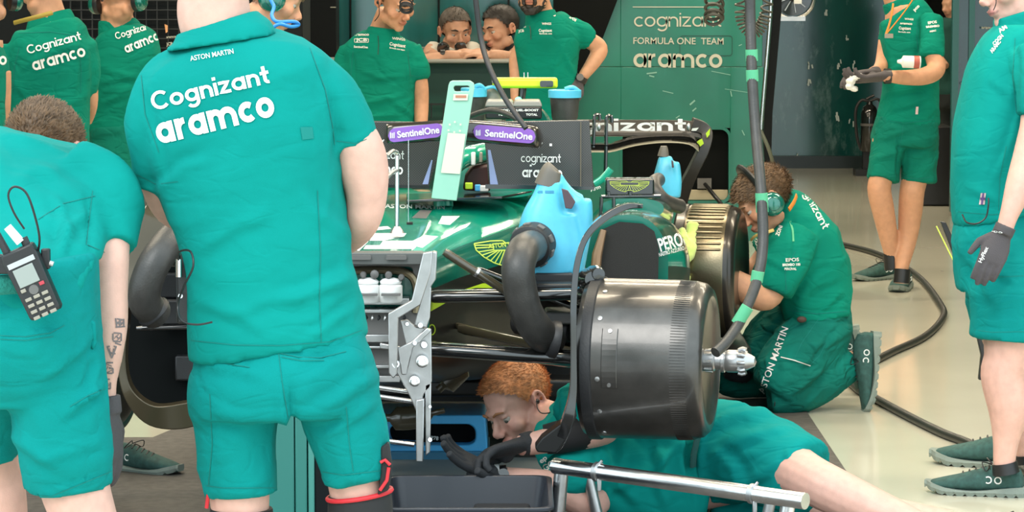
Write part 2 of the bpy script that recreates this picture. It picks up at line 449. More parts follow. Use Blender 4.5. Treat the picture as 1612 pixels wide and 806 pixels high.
# ================================================================== setting
def plane_box(name, x0, x1, y0, y1, z0, z1, mt):
    bm = B(); box(bm, ((x0+x1)/2, (y0+y1)/2, (z0+z1)/2), (x1-x0, y1-y0, z1-z0)); return struct(out(name, bm, mt, None, False))
m_floor = mat('floor_resin', (.64, .61, .49), .17, var=.06, vscale=.8, bump=.02, bscale=3, coat=.4)
m_wallg = mat('hoarding_green', (.006, .150, .100), .30, var=.12, vscale=2.2, bump=.12, bscale=2.5, coat=.3, reflection_col=(.02, .20, .14))  # faint reflection patches painted into the green
m_wallt = mat('gloss_teal_wall', (.004, .065, .060), .12, var=.35, vscale=1.5, bump=.5, bscale=1.6, coat=.6, col2=(.008, .085, .075), stretch=(1.6, 1, .5), reflection_col=(.16, .27, .26))  # cloudy reflections painted into the teal
m_ceil = mat('ceiling_paint', (.30, .31, .30), .8)
m_wdark = mat('dark_panel', (.006, .008, .009), .6, spec=.15)
m_side = mat('side_wall_green', (.010, .09, .07), .4)
plane_box('floor', -14, 14, -8, 30, -.12, 0, m_floor)
plane_box('ceiling', -5.6, 5.6, 8.6, 26.4, 3.3, 3.4, m_ceil)
plane_box('wall_left', -5.7, -5.6, 8.6, 26.4, 0, 3.3, m_side)
plane_box('wall_right', 5.6, 5.7, 8.6, 26.4, 0, 3.3, m_side)
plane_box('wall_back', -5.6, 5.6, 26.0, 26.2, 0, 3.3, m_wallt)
plane_box('baseboard_back', 1.0, 5.6, 25.93, 25.995, 0, .10, mat('baseboard_dark', (.01, .018, .018), .3))
# green hoarding with the team lettering and the recessed dark screen
D0 = 19.0
hx0, hx1 = P(872, 100, D0).x, P(1201, 100, D0).x
ro = rrect(978, 202, 1149, 318, 14); bm = B()
bigo = []
for i, (x, y) in enumerate(ro):
    pass
# hoarding built as five boards around the recess
hw = thing('hoarding', 'green hoarding wall with cream team lettering and a recessed black screen', 'partition wall', ((hx0+hx1)/2, D0, 0))

def slab(x0, y0, x1, y1, D=D0, th=.08, mt=m_wallg, nm='board', par=hw, bev=.003):
    b_ = B(); pbox(b_, x0, y0, x1, y1, D, th); return out(nm, b_, mt, par, False, bevel=bev)
zb = 379.5
slab(872, -170, 977, 105); slab(872, 105.6, 977, zb); slab(977.5, -170, 1200, 105); slab(977.5, 105.6, 1150, 201.5); slab(1150.3, 105.6, 1200, zb); slab(977.5, 318.5, 1149.8, zb)
b_ = B(); prism(b_, rrect(976, 200, 1151, 320, 15), D0-.004, .05, rrect(980, 204, 1147, 316, 13)); out('recess_frame', b_, m_wallg, hw)
slab(978, 202, 1149, 318, D0+.05, .02, m_dark, 'black_screen')
slab(981, 299, 1146, 315, D0+.02, .03, mat('cream_sill', (.42, .36, .24), .5), 'sill')
b_ = B(); pbox(b_, 1098, 281, 1120, 297, D0+.01, .03); sk = out('socket', b_, m_grey, hw)
b_ = B(); tube(b_, cat([tuple(P(1110, 290, D0-.02)), tuple(P(1122, 305, D0-.15)), tuple(P(1138, 325, D0-.2)), tuple(P(1150, 350, D0-.1))], 4), .012, 8); out('cable', b_, m_black, hw)
m_wl = mat('cream_letter', (.50, .49, .40), .6)
decal('lettering', stroke_text('cognizant', .15), (998, 42), (1137, 42), 16, None, m_wl, hw, D=D0-.004)
decal('lettering', font_text('FORMULA ONE  TEAM', .012), (997, 69), (1139, 70), 10.5, None, m_wl, hw, D=D0-.004)
decal('lettering', stroke_text('aramco', .23), (997, 106), (1137, 107), 22, None, m_wl, hw, D=D0-.004)
patch('rule_line', seg(996, 11, 1108, 11, 1.3), None, m_wl, hw, D=D0-.004)
b_ = B(); prism(b_, rrect(1070, 56, 1153, 88, 5), D0-.003, .002, rrect(1070.7, 56.7, 1152.3, 87.3, 4.6)); out('hatch_edge', b_, mat('hatch_line', (.004, .05, .035), .5), hw)
for q in ((1018, 116, 1034, 114, 2), (1022, 119, 1030, 121, 2), (1043, 143, 1060, 147, 1.2), (1086, 165, 1094, 158, 2.5), (1090, 175, 1096, 170, 2), (1150, 143, 1152, 152, 1.5), (1163, 72, 1168, 70, 1.2), (1120, 112, 1150, 118, 1), (1141, 140, 1180, 146, .8), (1168, 205, 1172, 213, 1.5), (1064, 186, 1070, 182, 1.4)): patch('scratch', seg(*q), None, mat('scratch_pale', (.20, .42, .34), .5), hw, D=D0-.003)
# black slanting sail panel behind the bearded man
b_ = B(); prism(b_, [(866, -60), (1010, -60), (972, 0), (901, 184), (866, 184)], D0-.06, .03); tag(out('slanted_panel', b_, m_dark, None, False), 'black panel with slanted edge overlapping the green hoarding', 'panel', kind=None)
# white streaks painted on the far teal wall as reflected daylight
wm = mat('reflection_white', (.5, .58, .56), .5)
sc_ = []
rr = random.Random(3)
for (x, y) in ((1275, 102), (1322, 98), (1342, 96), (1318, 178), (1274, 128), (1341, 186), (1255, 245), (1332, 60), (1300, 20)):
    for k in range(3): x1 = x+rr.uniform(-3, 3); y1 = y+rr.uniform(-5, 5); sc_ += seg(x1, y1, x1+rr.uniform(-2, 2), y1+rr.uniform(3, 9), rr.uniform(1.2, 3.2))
patch('reflection_marks', sc_, None, wm, None, D=25.97)
struct(bpy.data.objects['reflection_marks']).name = 'wall_reflection_1'
# glass partition behind the counter, its frame, dark rack and posts on the left
def thingbox(name, label, catg, x0, y0, x1, y1, D, th, mt, bev=.004, kind=None):
    b_ = B(); pbox(b_, x0, y0, x1, y1, D, th); o = out(name, b_, mt, None, False, bevel=bev)
    if kind: o['kind'] = kind
    if label: tag(o, label, catg)
    return o
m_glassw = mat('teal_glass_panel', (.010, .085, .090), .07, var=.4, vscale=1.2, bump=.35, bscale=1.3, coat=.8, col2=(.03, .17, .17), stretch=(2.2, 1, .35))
wp = thing('window_1', 'teal reflective glass partition behind the counter', 'window', (P(680, 100, 18.4).x, 18.4, .9)); wp['kind'] = 'structure'
for x0, x1 in ((530, 551), (552, 690), (691.5, 800), (801.5, 871)): slab(x0, -150, x1, 96, 18.4, .03, m_glassw, 'pane', wp)
for x in (551.3, 690.7, 800.7): slab(x-1.6, -150, x+1.6, 96, 18.38, .05, m_wdark, 'mullion', wp)
slab(530, 74, 871, 98, 18.3, .05, mat('grey_band', (.16, .19, .17), .6), 'sill_band', wp)
# counter
ct = thing('counter', 'dark green service counter with grey top where two men lean', 'counter', (P(670, 190, 16.6).x, 16.6, 0))
b_ = B(); pbox(b_, 482, 95, 868, 99.5, 16.45, .58); out('worktop', b_, mat('counter_top', (.20, .21, .19), .45), ct, False, bevel=.006)
b_ = B(); a = P(484, 99.5, 16.55); c = P(866, 99.5, 16.55); box(b_, ((a.x+c.x)/2, 16.62, a.z/2), (c.x-a.x, .08, a.z)); out('front_panel', b_, mat('counter_green', (.004, .050, .036), .45), ct, False)
b_ = B(); pbox(b_, 640, 163, 866, 165.5, 16.5, .03); out('rail', b_, m_black, ct)
for x in range(640, 866, 19):
    b_ = B(); pbox(b_, x, 165, x+2, 186, 16.5, .03); out('slat', b_, m_black, ct)
thingbox('pillar', 'dark pillar behind the counter left of the man looking down', 'pillar', 480, -150, 531, 340, 18.0, .3, m_wdark)
patch('wall_label', seg(520, 11.5, 529, 11.5, 1.5), None, m_wl, None, D=17.99); struct(bpy.data.objects['wall_label']).name = 'trim_2'
thingbox('equipment_wall', 'black gridded equipment cabinet behind the men with backs turned', 'cabinet', -200, -170, 479, 470, 15.6, .6, m_wdark)
rk = thing('rack_grille', 'black wire grid on the cabinet behind the left men', 'grille', (P(205, 60, 15.5).x, 15.5, 1))
for i, x in enumerate(range(60, 300, 17)):
    b_ = B(); pbox(b_, x, -60, x+1.6, 240, 15.55, .01); out('wire', b_, mat('grid_wire', (.018, .02, .02), .6), rk)
for i, y in enumerate(range(-60, 240, 15)):
    b_ = B(); pbox(b_, 60, y, 300, y+1.3, 15.54, .01); out('wire', b_, MATS['grid_wire'], rk)
# small orange notice on the cabinet
patch('notice', [[(259, 38), (264, 40), (264, 50), (261, 52)]], None, mat('notice_orange', (.65, .30, .12), .6), None, D=15.5); tag(bpy.data.objects['notice'], 'small orange sticker on the black cabinet', 'sticker')
decal('cabinet_print', font_text('aramco', .02), (262, 60), (277, 59), 4, None, m_wl, None, D=15.5); tag(bpy.data.objects['cabinet_print'], 'tiny white lettering on the black cabinet', 'lettering')
decal('cabinet_print', font_text('JCB', .03), (262, 72), (272, 71), 5, None, m_wl, None, D=15.5); tag(bpy.data.objects['cabinet_print.001'], 'tiny boxed white letters under the cabinet lettering', 'lettering')
# doorway at the right with the dark panel and its reflections
thingbox('door_1', None, None, 1466, -150, 1532, 268, 25.6, .2, m_dark, kind='structure')
dp = thing('glass_screen', 'dark teal upright screen between the can holder and the right-hand man', 'screen', (P(1545, 300, 21).x, 21, 0))
b_ = B(); a = P(1504, -150, 21); c = P(1640, 332, 21); box(b_, ((a.x+c.x)/2, 21.04, a.z/2+.01), (c.x-a.x, .08, a.z-.02)); out('panel', b_, mat('screen_dark', (.004, .032, .034), .15, bump=.4, bscale=2, coat=.5, var=.4, vscale=2), dp, False)
b_ = B(); pbox(b_, 1502, -150, 1506, 334, 20.98, .06); out('edge_strip', b_, mat('edge_teal', (.02, .13, .12), .25), dp, False)
b_ = B(); pbox(b_, 1528, -150, 1531, 334, 20.98, .04); out('edge_strip', b_, MATS['edge_teal'], dp, False)
decal('lettering', font_text('DMDCI', .02), (1513, 131), (1524, 150), 5, None, m_wl, dp, D=20.95)
decal('lettering', font_text('aramco', .03), (1545, 45), (1567, 46), 4.5, None, m_wl, dp, D=20.95)
thingbox('equipment_case', 'black low case on the floor behind the can holder', 'case', 1452, 200, 1500, 323, 21.8, .5, m_black)
# floor mat
mt_ = mat('mat_brown', (.080, .072, .064), .75, var=.2, vscale=30, bump=.5, bscale=300)
b_ = B(); loft(b_, [[Vector(p) for p in ((-3.3, 6.5, .001), (1.085, 6.5, .001), (1.085, 12.4, .001), (-.9, 12.4, .001), (-1.25, 10.95, .001), (-3.3, 10.95, .001))], [Vector(p) for p in ((-3.3, 6.5, .005), (1.085, 6.5, .005), (1.085, 12.4, .005), (-.9, 12.4, .005), (-1.25, 10.95, .005), (-3.3, 10.95, .005))]])
tag(out('floor_mat', b_, mt_, None, False), 'dark brown mat on the garage floor under the car', 'mat')
b_ = B(); box(b_, (-.05, 9.85, .010), (.80, 1.15, .010)); tag(out('floor_plate', b_, mat('plate_grey', (.23, .25, .24), .5), None, False), 'flat grey board on the floor between blue platform and black tray', 'board')
# black stand-off post and silver pole
po = thing('service_pole', 'black and silver upright pole in front of the hoarding edge', 'pole', (P(1214, 200, 17.5).x, 17.5, 0))
def tube_th(name, pts, r, mt, par, k=5, n=12, **kw):
    b_ = B(); q = cat([tuple(p) for p in pts], k) if len(pts) > 2 else [tuple(p) for p in pts]; tube(b_, q, r, n); return out(name, b_, mt, par)
tube_th('steel_edge', [P(1215, -60, 17.3), P(1213, 20, 17.3), P(1203, 140, 17.3), P(1198, 210, 17.3), P(1201, 260, 17.3)], .012, m_steel, po)
b_ = B(); prism(b_, [(1214, -60), (1233, -60), (1230, 20), (1216, 180), (1212, 330), (1201, 330), (1204, 180), (1214, 20)], 17.4, .12); out('post', b_, m_wdark, po, False)
tube_th('grey_pole', [P(1197, 205, 16.5), P(1212, 240, 16.5), P(1222, 290, 16.6), P(1228, 400, 16.8)], .010, mat('olive_pole', (.10, .11, .08), .4), po)
# reel with chrome ring near top
rl = thing('hose_reel', 'round chrome ringed reel hanging at the top of the dark wall', 'reel', tuple(P(1248, 5, 20)))
b_ = B(); c0 = P(1248, -5, 20)
pts = [c0+Vector((.135*math.cos(a), 0, .135*math.sin(a))) for a in [2*math.pi*k/32 for k in range(33)]]
tube(b_, pts, .012, 8); out('chrome_ring', b_, m_steel, rl)
b_ = B(); lathe(b_, c0, (0, -1, 0), [(-.06, .11), (0, .118), (.01, .118), (.015, .03), (.03, .025), (.03, 0)], 32); out('reel_disc', b_, m_gloss, rl)
for k in range(9):
    b_ = B(); a = 2*math.pi*k/9; tube(b_, [c0+Vector((.03*math.cos(a), -.02, .03*math.sin(a))), c0+Vector((.10*math.cos(a), -.02, .10*math.sin(a)))], .004, 6); out('spoke', b_, m_alu, rl)
b_ = B(); pbox(b_, 1221, 26, 1268, 33, 19.98, .1); out('bracket', b_, m_alu, rl)
b_ = B(); pbox(b_, 1250, -12, 1262, 6, 19.86, .01); out('card', b_, m_white, rl, False)
# ================================================================== racing car
car = thing('racing_car', 'green open-wheel racing car without nose or wheels, raised on stands in the garage', 'racing car', (-.15, 10.2, 0))
m_under = mat('underfloor_carbon', (.006, .006, .006), .42, coat=.12, spec=.3, var=.3, vscale=6)
def pring(cx, cy, hw, hh, D, ex=4, n=40, x1=None):
    r = []
    for k in range(n):
        a = 2*math.pi*k/n; ca, sa = math.cos(a), math.sin(a)
        r.append(P(cx+math.copysign(abs(ca)**(2/ex), ca)*hw, cy-math.copysign(abs(sa)**(2/ex), sa)*hh, D))
    return r
# chassis tub: green shell over a black lower tub
def tub(keys, mi=None, ex=4):
    bm = B(); kk = cat(keys, 5); loft(bm, [pring((x0+x1)/2, (y0+y1)/2, (x1-x0)/2, (y1-y0)/2, D, ex) for x0, x1, y0, y1, D in kk], mi=mi); return bm
keys = [(402, 676, 397, 600, 8.95), (408, 690, 388, 604, 9.1), (432, 726, 366, 606, 9.4), (470, 790, 340, 602, 9.75), (505, 850, 316, 598, 10.1), (520, 880, 300, 590, 10.5), (530, 890, 297, 580, 11.0)]
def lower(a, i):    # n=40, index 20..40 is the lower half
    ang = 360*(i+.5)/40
    return 1 if (ang > 168 or ang < 13) else (2 if 32 < ang < 150 else 0)  # top faces take the lightened green, painted as if sky-lit
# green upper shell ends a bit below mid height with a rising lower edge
ch = out('chassis', tub(keys, lower, 4.2), [m_car, m_under, m_car_lit], car)
def topY(px, D):   # rough chassis deck row at depth
    return np.interp(D, [8.95, 9.4, 9.75, 10.1, 10.5], [397, 366, 340, 316, 300])
tg_ch = Target([ch], 9)
# deck number, stripes and lettering on the nose deck
patch('deck_number', [[(588, 367), (640, 367), (636, 372), (608, 372), (603, 379), (582, 379)], [(603, 379), (660, 379), (650, 386), (598, 386)], [(572, 392), (648, 392), (654, 386), (576, 386)]], tg_ch, m_white, car, .003)
for q in ([(640, 384), (668, 370), (690, 372), (665, 390)], [(565, 395), (580, 380), (573, 380), (556, 392)], [(690, 352), (696, 340), (724, 340), (708, 354)], [(555, 361), (610, 356), (616, 360), (560, 366)]): patch('deck_stripe', [q], tg_ch, m_white, car, .003)
decal('deck_lettering', font_text('ASTON MARTIN', .02), (606, 327), (700, 329), 6, tg_ch, m_white, car, .003)
decal('deck_lettering', font_text('BUSHHEIMDIER', .02), (700, 330), (760, 333), 5, tg_ch, m_white, car, .003) if False else None
patch('deck_vent', [[(648, 343), (662, 330), (680, 331), (671, 344)]], tg_ch, m_grey, car, .003)
patch('lime_flash', [[(668, 496), (668, 478), (700, 462), (726, 463)], [(724, 458), (760, 446), (782, 446), (800, 456)]], tg_ch, m_lime, car, .004)
patch('tow_ring_mark', sum([seg(*q, 1.6) for q in zip([680+5*math.cos(a) for a in np.arange(0, 6.3, .5)], [519+8*math.sin(a) for a in np.arange(0, 6.3, .5)], [680+5*math.cos(a+.5) for a in np.arange(0, 6.3, .5)], [519+8*math.sin(a+.5) for a in np.arange(0, 6.3, .5)])], []), tg_ch, m_lime, car, .004)
# winged badge drawn with strokes (left and right halves fan out)
def badge(cx, cy, w, h, rot=0, lw=1.6, half=False):
    L = []; c, s = math.cos(rot), math.sin(rot)
    def T(x, y): return (cx+(x*c-y*s)*w, cy+(x*s+y*c)*h)
    for sx in ((-1,) if half else (-1, 1)):
        outl = [(.08, -.30), (.16, -.42), (.50, -.44), (1.0, -.36), (.97, -.05), (.78, .30), (.50, .62), (.22, .80), (.12, .62), (.0, .62)]
        L += segs([T(sx*x, y) for x, y in outl], lw)
        L += segs([T(sx*x, y) for x, y in ((0, -.30), (.46, -.28), (.46, .02), (0, .05))], lw)
        for (a, b) in (((.46, -.24), (.98, -.28)), ((.46, -.14), (.98, -.14)), ((.46, -.02), (.92, .05)), ((.42, .04), (.84, .22)), ((.36, .05), (.72, .36)), ((.29, .05), (.60, .50)), ((.22, .06), (.48, .60)), ((.15, .06), (.36, .70)), ((.08, .06), (.24, .74)), ((.0, .06), (.06, .6))):
            L += seg(*T(sx*a[0], a[1]), *T(sx*b[0], b[1]), lw)
    return L
patch('winged_badge', badge(802, 392, 54, 33, -.10, 1.8), tg_ch, m_limel, car, .004)
decal('badge_lettering', font_text('ASTON MARTIN', .025), (769, 391), (830, 385), 7.2, tg_ch, m_limel, car, .005)
b_ = B(); prism(b_, rrect(405, 400, 540, 598, 14), 8.93, .03); out('bulkhead_cover', b_, m_under, car, False, bevel=.003)
# front bulkhead with hatch and brake reservoirs
bh = out('bulkhead', (lambda b_: (prism(b_, rrect(530, 400, 672, 600, 14), 8.90, .06, rrect(540, 420, 650, 486, 8)), b_)[1])(B()), m_grey, car, False, bevel=.003)
b_ = B(); prism(b_, rrect(538, 398, 668, 417, 6), 8.84, .07); out('hatch_lip', b_, mat('lip_grey', (.10, .105, .10), .45), car, False, bevel=.003)
for x in (552, 608):
    b_ = B(); prism(b_, rrect(x, 402, x+32, 409, 2), 8.83, .012); out('hatch_tab', b_, m_grey, car, False)
b_ = B(); pbox(b_, 538, 418, 655, 600, 8.97, .01); out('bulkhead_recess', b_, m_dark, car, False)
b_ = B(); tube(b_, cat([tuple(P(538, 427, 8.9)), tuple(P(600, 425, 8.9)), tuple(P(640, 430, 8.9)), tuple(P(655, 450, 8.9)), tuple(P(655, 492, 8.9))], 4), .012, 8); out('brake_pipe', b_, m_drumg, car)
for x in (566, 602):
    rv = out('reservoir', (lambda b_: (lathe(b_, P(x+13, 462, 8.86), (0, 0, 1), [(-.024, .030), (-.02, .033), (.022, .033), (.028, .026)], 20), b_)[1])(B()), m_white, car)
    b_ = B(); lathe(b_, P(x+13, 446, 8.86), (0, 0, 1), [(0, .030), (.006, .031), (.012, .024), (.016, .010)], 20); out('reservoir_cap', b_, m_white, rv)
    b_ = B(); pbox(b_, x-2, 463, x+28, 466, 8.80, .03); out('clamp', b_, m_grey, rv)
b_ = B(); pbox(b_, 560, 470, 644, 480, 8.86, .08); out('reservoir_tray', b_, m_alu, car, False, bevel=.002)
for (x, y, r) in ((556, 434, .010), (572, 432, .009), (590, 431, .012), (612, 432, .010), (632, 436, .009)):
    b_ = B(); lathe(b_, P(x, y, 8.86), (0, -1, 0), [(0, r), (.02, r), (.024, r*.6)], 14); out('bolt', b_, m_grey, car)
for (x0, y0, x1, y1) in ((545, 487, 640, 493), (556, 527, 612, 539), (545, 545, 612, 549), (548, 575, 618, 580), (548, 592, 630, 602)):
    b_ = B(); pbox(b_, x0, y0, x1, y1, 8.86, .05); out('cross_rail', b_, m_alu, car, False, bevel=.002)
for i in range(7):
    b_ = B(); x = 572+i*10; tube(b_, cat([tuple(P(x, 484, 8.93)), tuple(P(x+5, 500, 8.9)), tuple(P(x-4, 512, 8.93)), tuple(P(x+3, 524, 8.95))], 4), .0045, 6); out('brake_line', b_, m_steel if i % 2 else m_rubber, car)
# ------------- suspension
def rod(name, a, b, ra, mt=None, sq=1.0, n=14):
    b_ = B(); A = P(*a); C = P(*b); pts = [A.lerp(C, t) for t in (0, .05, .5, .95, 1)]
    tube(b_, pts, [ra*.8, ra, ra, ra, ra*.8], n, sq=sq, up=(0, 0, 1)); return out(name, b_, mt or m_gloss, car)
rod('wishbone', (672, 467, 8.98), (935, 462, 9.0), .019, sq=1.7); rod('wishbone', (740, 462, 9.5), (935, 464, 9.05), .017, sq=1.6)
rod('wishbone', (665, 548, 8.95), (935, 566, 8.95), .022, sq=1.8); rod('wishbone', (760, 552, 9.5), (935, 574, 9.05), .018)
pr = rod('pushrod', (699, 396, 8.92), (802, 462, 8.94), .0125, mt=mat('brown_gloss_carbon', (.06, .05, .03), .22, coat=.8), sq=1.4); rod('pushrod', (752, 424, 9.2), (925, 492, 9.0), .010)
b_ = B(); a = P(749, 427, 8.925); d = (P(800, 462, 8.94)-P(702, 398, 8.92)).normalized(); lathe(b_, a, d, [(0, .0155), (.008, .0155)], 14); out('pushrod_ring', b_, m_steel, pr)
for q in (((722, 517, 9.3), (925, 560, 9.0), .015), ((716, 512, 9.35), (850, 548, 9.1), .011)):
    rod('track_rod', *q, mt=mat('brown_gloss_carbon', (.06, .05, .03), .22, coat=.8), sq=.5)
rod('upright_strut', (812, 505, 9.2), (900, 520, 9.1), .040, mt=m_rubber)
for (x0, y0, x1, y1) in ((690, 600, 745, 560), (600, 643, 700, 646)):
    b_ = B(); tube(b_, cat([tuple(P(x0, y0+14, 9.6)), tuple(P((x0+x1)/2-6, (y0+y1)/2+14, 9.6)), tuple(P(x1, y1, 9.6))], 5), [.012]*3+[.036]*5+[.008]*3, 10, sq=.5); out('turning_vane', b_, MATS['brown_gloss_carbon'], car)
# duct inlet and brake blocks next to the drum
for q in ((842, 430, 925, 446, 9.1, .2, m_rubber), (800, 447, 930, 455, 9.0, .2, m_black), (858, 492, 940, 511, 9.05, .15, m_grey), (880, 512, 936, 565, 9.15, .1, m_dark), (916, 440, 940, 500, 8.95, .15, m_gloss)):
    b_ = B(); pbox(b_, q[0], q[1], q[2], q[3], q[4], q[5]); out('duct_block', b_, q[6], car, False, bevel=.006)
for x in (908, 914, 920, 926):
    b_ = B(); tube(b_, [P(x, 512, 9.02), P(x-2, 566, 9.02)], .0016, 6); out('cooling_wire', b_, m_steel, car)
for (x, y, r) in ((924, 440, .032), (934, 432, .026), (918, 466, .03), (932, 480, .028)):
    b_ = B(); lathe(b_, P(x, y, 8.98), (.3, -1, .1), [(0, r), (.03, r), (.05, r*.7), (.055, 0)], 18); out('fitting', b_, m_gloss, car)
# ------------- brake drums
AX = Vector((.978, -.205, 0)).normalized()
def drum(name, px, py, D, R, Ln, mt, big=True):
    o = P(px, py, D)
    dr = out(name, (lambda b_: (lathe(b_, o, AX, [(-.02, R*.4), (-.02, R*.96), (0, R), (.012, R*1.005), (.03, R), (Ln*.72, R*.995), (Ln*.86, R*.985), (Ln*.94, R*.955), (Ln*.985, R*.89), (Ln*.99, R*.80), (Ln*.955, R*.74), (Ln*.93, R*.30), (Ln*.93, .01)], 96), b_)[1])(B()), mt, car)
    return dr, o
fd, fo = drum('front_brake_drum', 938, 563, 8.98, .2275, .335, m_drum)
u = Vector((0, 0, 1)); v = AX.cross(u)
def onR(o, R, d, deg):
    a = math.radians(deg); return o+AX*d+(u*math.sin(a)-v*math.cos(a)*-1*-1)*R if False else o+AX*d+(u*math.sin(a)+Vector((-.205, -.978, 0)).normalized()*math.cos(a))*R
b_ = B(); lathe(b_, fo, AX, [(-.005, .2275), (-.005, .2325), (.022, .2325), (.026, .2275)], 96); out('drum_flange', b_, m_rubber, fd)
for a in (62, 36, -8, -34, -60):
    b_ = B(); p = onR(fo, .2275, .045, a); n_ = (p-fo-AX*.045).normalized(); lathe(b_, p-n_*.002, n_, [(0, .0075), (.004, .007), (.005, .003), (.005, 0)], 12); out('rivet', b_, m_alu, fd)
b_ = B()
ring = []
for a in np.linspace(28, -14, 12):
    ring.append([onR(fo, .2290, .055, a), onR(fo, .2302, .057, a), onR(fo, .2302, .098, a), onR(fo, .2290, .100, a)])
loft(b_, ring); hp = out('inspection_cover', b_, m_drum, fd, False)
for a in (26, -12):
    b_ = B(); p = onR(fo, .2300, .078, a); n_ = (p-fo-AX*.078).normalized(); lathe(b_, p, n_, [(0, .006), (.003, .0055), (.003, 0)], 10); out('screw', b_, m_alu, fd)
ribs = B()
for a in np.arange(-88, 88, 2.1):
    tube(ribs, [onR(fo, r_, Ln_, a) for Ln_, r_ in ((.246, .2262), (.270, .2256), (.290, .2236))], .0011, 4)
rb = out('vent_ribs', ribs, m_drum, fd); rb['kind'] = 'stuff'
hb = fo+AX*.31
hub = out('wheel_hub', (lambda b_: (lathe(b_, hb, AX, [(0, .030), (.03, .030), (.034, .026), (.05, .026), (.052, .033), (.060, .033), (.062, .029), (.07, .032), (.10, .032), (.125, .024), (.145, .014), (.15, 0)], 32), b_)[1])(B()), m_alu, car)
for k in range(10):
    b_ = B(); a = 2*math.pi*k/10; r_ = u*math.sin(a)+v*math.cos(a); p = hb+AX*.10+r_*.034; tube(b_, [p, p+AX*.010+r_*.003, p+AX*.02], .0055, 7); out('nut_lug', b_, m_alu, hub)
for k in range(8):
    b_ = B(); a = 2*math.pi*k/8; r_ = u*math.sin(a)+v*math.cos(a); tube(b_, [hb+AX*.004+r_*.028, hb+AX*.026+r_*.030], .005, 6); out('spline', b_, m_steel, hub)
# front right drum and rear drums
gd, go = drum('front_brake_drum', 20, 563, 9.2, .2275, .335, m_drum)
rd, ro_ = drum('rear_brake_drum', 1078, 426, 11.45, .238, .21, mat('drum_carbon_rear', (.05, .045, .04), .3, metal=.8, coat=.3))
b_ = B(); lathe(b_, ro_, AX, [(.022, .2385), (.024, .2395), (.165, .2395), (.17, .2385)], 72, cap=False); out('sheen_sleeve', b_, m_drumg, rd)  # gold tone is a painted ceiling reflection
for a in np.arange(24, 92, 5.5):
    b_ = B(); tube(b_, [onR(ro_, .2385, .03, a), onR(ro_, .2405, .035, a), onR(ro_, .2405, .155, a), onR(ro_, .2385, .16, a)], .0045, 8); out('cooling_rib', b_, m_drumg, rd)
b_ = B(); lathe(b_, ro_, AX, [(-.01, .236), (-.01, .242), (.018, .242), (.02, .236)], 72, cap=False); out('drum_rim', b_, m_drum, rd)
drum('rear_brake_drum', 560, 426, 11.8, .238, .21, m_drum)
rod('rear_axle_arm', (1000, 432, 11.4), (1085, 430, 11.4), .03); rod('rear_axle_arm', (985, 480, 11.4), (1085, 470, 11.4), .02)
# ------------- wheel deflectors
def defl(pts, w, th, mt=m_gloss, name='wheel_deflector'):
    b_ = B(); q = cat(pts, 6); r = []
    for i, p in enumerate(q):
        a = q[max(i-1, 0)]; c = q[min(i+1, len(q)-1)]; t = Vector((c[0]-a[0], c[1]-a[1])).normalized(); nx = Vector((-t.y, t.x))*p[3]
        D = p[2]
        f1 = P(p[0]+nx.x, p[1]+nx.y, D); f2 = P(p[0]-nx.x, p[1]-nx.y, D)
        off = Vector((0, w, 0)); r.append([f1, f2, f2+off, f1+off])
    loft(b_, r); return out(name, b_, mt, car, bevel=.003)
defl([(1012, 325, 8.9, 3), (985, 326, 8.9, 5), (950, 345, 8.85, 5.5), (922, 375, 8.8, 5), (908, 420, 8.75, 5), (903, 480, 8.72, 5), (903, 560, 8.72, 5), (902, 620, 8.72, 6), (893, 665, 8.72, 9), (880, 700, 8.75, 7), (872, 712, 8.76, 3)], .05, 0)
b_ = B(); prism(b_, [(905, 640), (890, 662), (853, 690), (842, 705), (846, 712), (876, 714), (893, 690), (908, 655)], 8.74, .09); out('deflector_scoop', b_, m_under, car, bevel=.004)
defl([(232, 290, 8.9, 6), (246, 318, 8.9, 16), (242, 345, 8.85, 20), (222, 385, 8.8, 14), (206, 430, 8.75, 8), (196, 500, 8.72, 6), (192, 580, 8.72, 6), (205, 625, 8.72, 9), (240, 655, 8.74, 16), (290, 655, 8.78, 20), (330, 640, 8.8, 16)], .07, 0, mt=mat('gold_gloss_carbon', (.06, .047, .025), .3, coat=.3, metal=.4))
b_ = B(); prism(b_, [(210, 292), (236, 290), (262, 302), (300, 345), (292, 372), (246, 405), (226, 440), (204, 440), (200, 330)], 9.02, .06); out('deflector_shoulder', b_, MATS['gold_gloss_carbon'], car, bevel=.012)
b_ = B(); prism(b_, [(200, 420), (330, 420), (330, 655), (240, 655), (205, 620), (196, 540)], 9.0, .03); out('inner_shield', b_, m_dark, car, False)
for q in ((230, 430, 330, 470, 8.98), (250, 472, 300, 512, 8.95), (275, 560, 330, 600, 8.96)):
    b_ = B(); pbox(b_, q[0], q[1], q[2], q[3], q[4], .04); out('duct_block', b_, m_black, car, False, bevel=.006)
rod('wishbone', (215, 517, 8.95), (420, 512, 8.95), .008)
# ------------- floor
b_ = B(); fl = [(-.62, 10.3), (.30, 10.3), (.55, 10.5), (.85, 11.2), (.85, 12.2), (-.6, 12.2), (-.95, 11.2), (-.95, 10.5)]
loft(b_, [[Vector((x, y, .235)) for x, y in fl], [Vector((x, y, .29)) for x, y in fl]]); out('underfloor', b_, m_under, car, False, bevel=.01)
b_ = B(); prism(b_, [(600, 500), (1030, 500), (1030, 600), (940, 632), (600, 632)], 10.45, .4); out('floor_fence', b_, m_under, car, False)
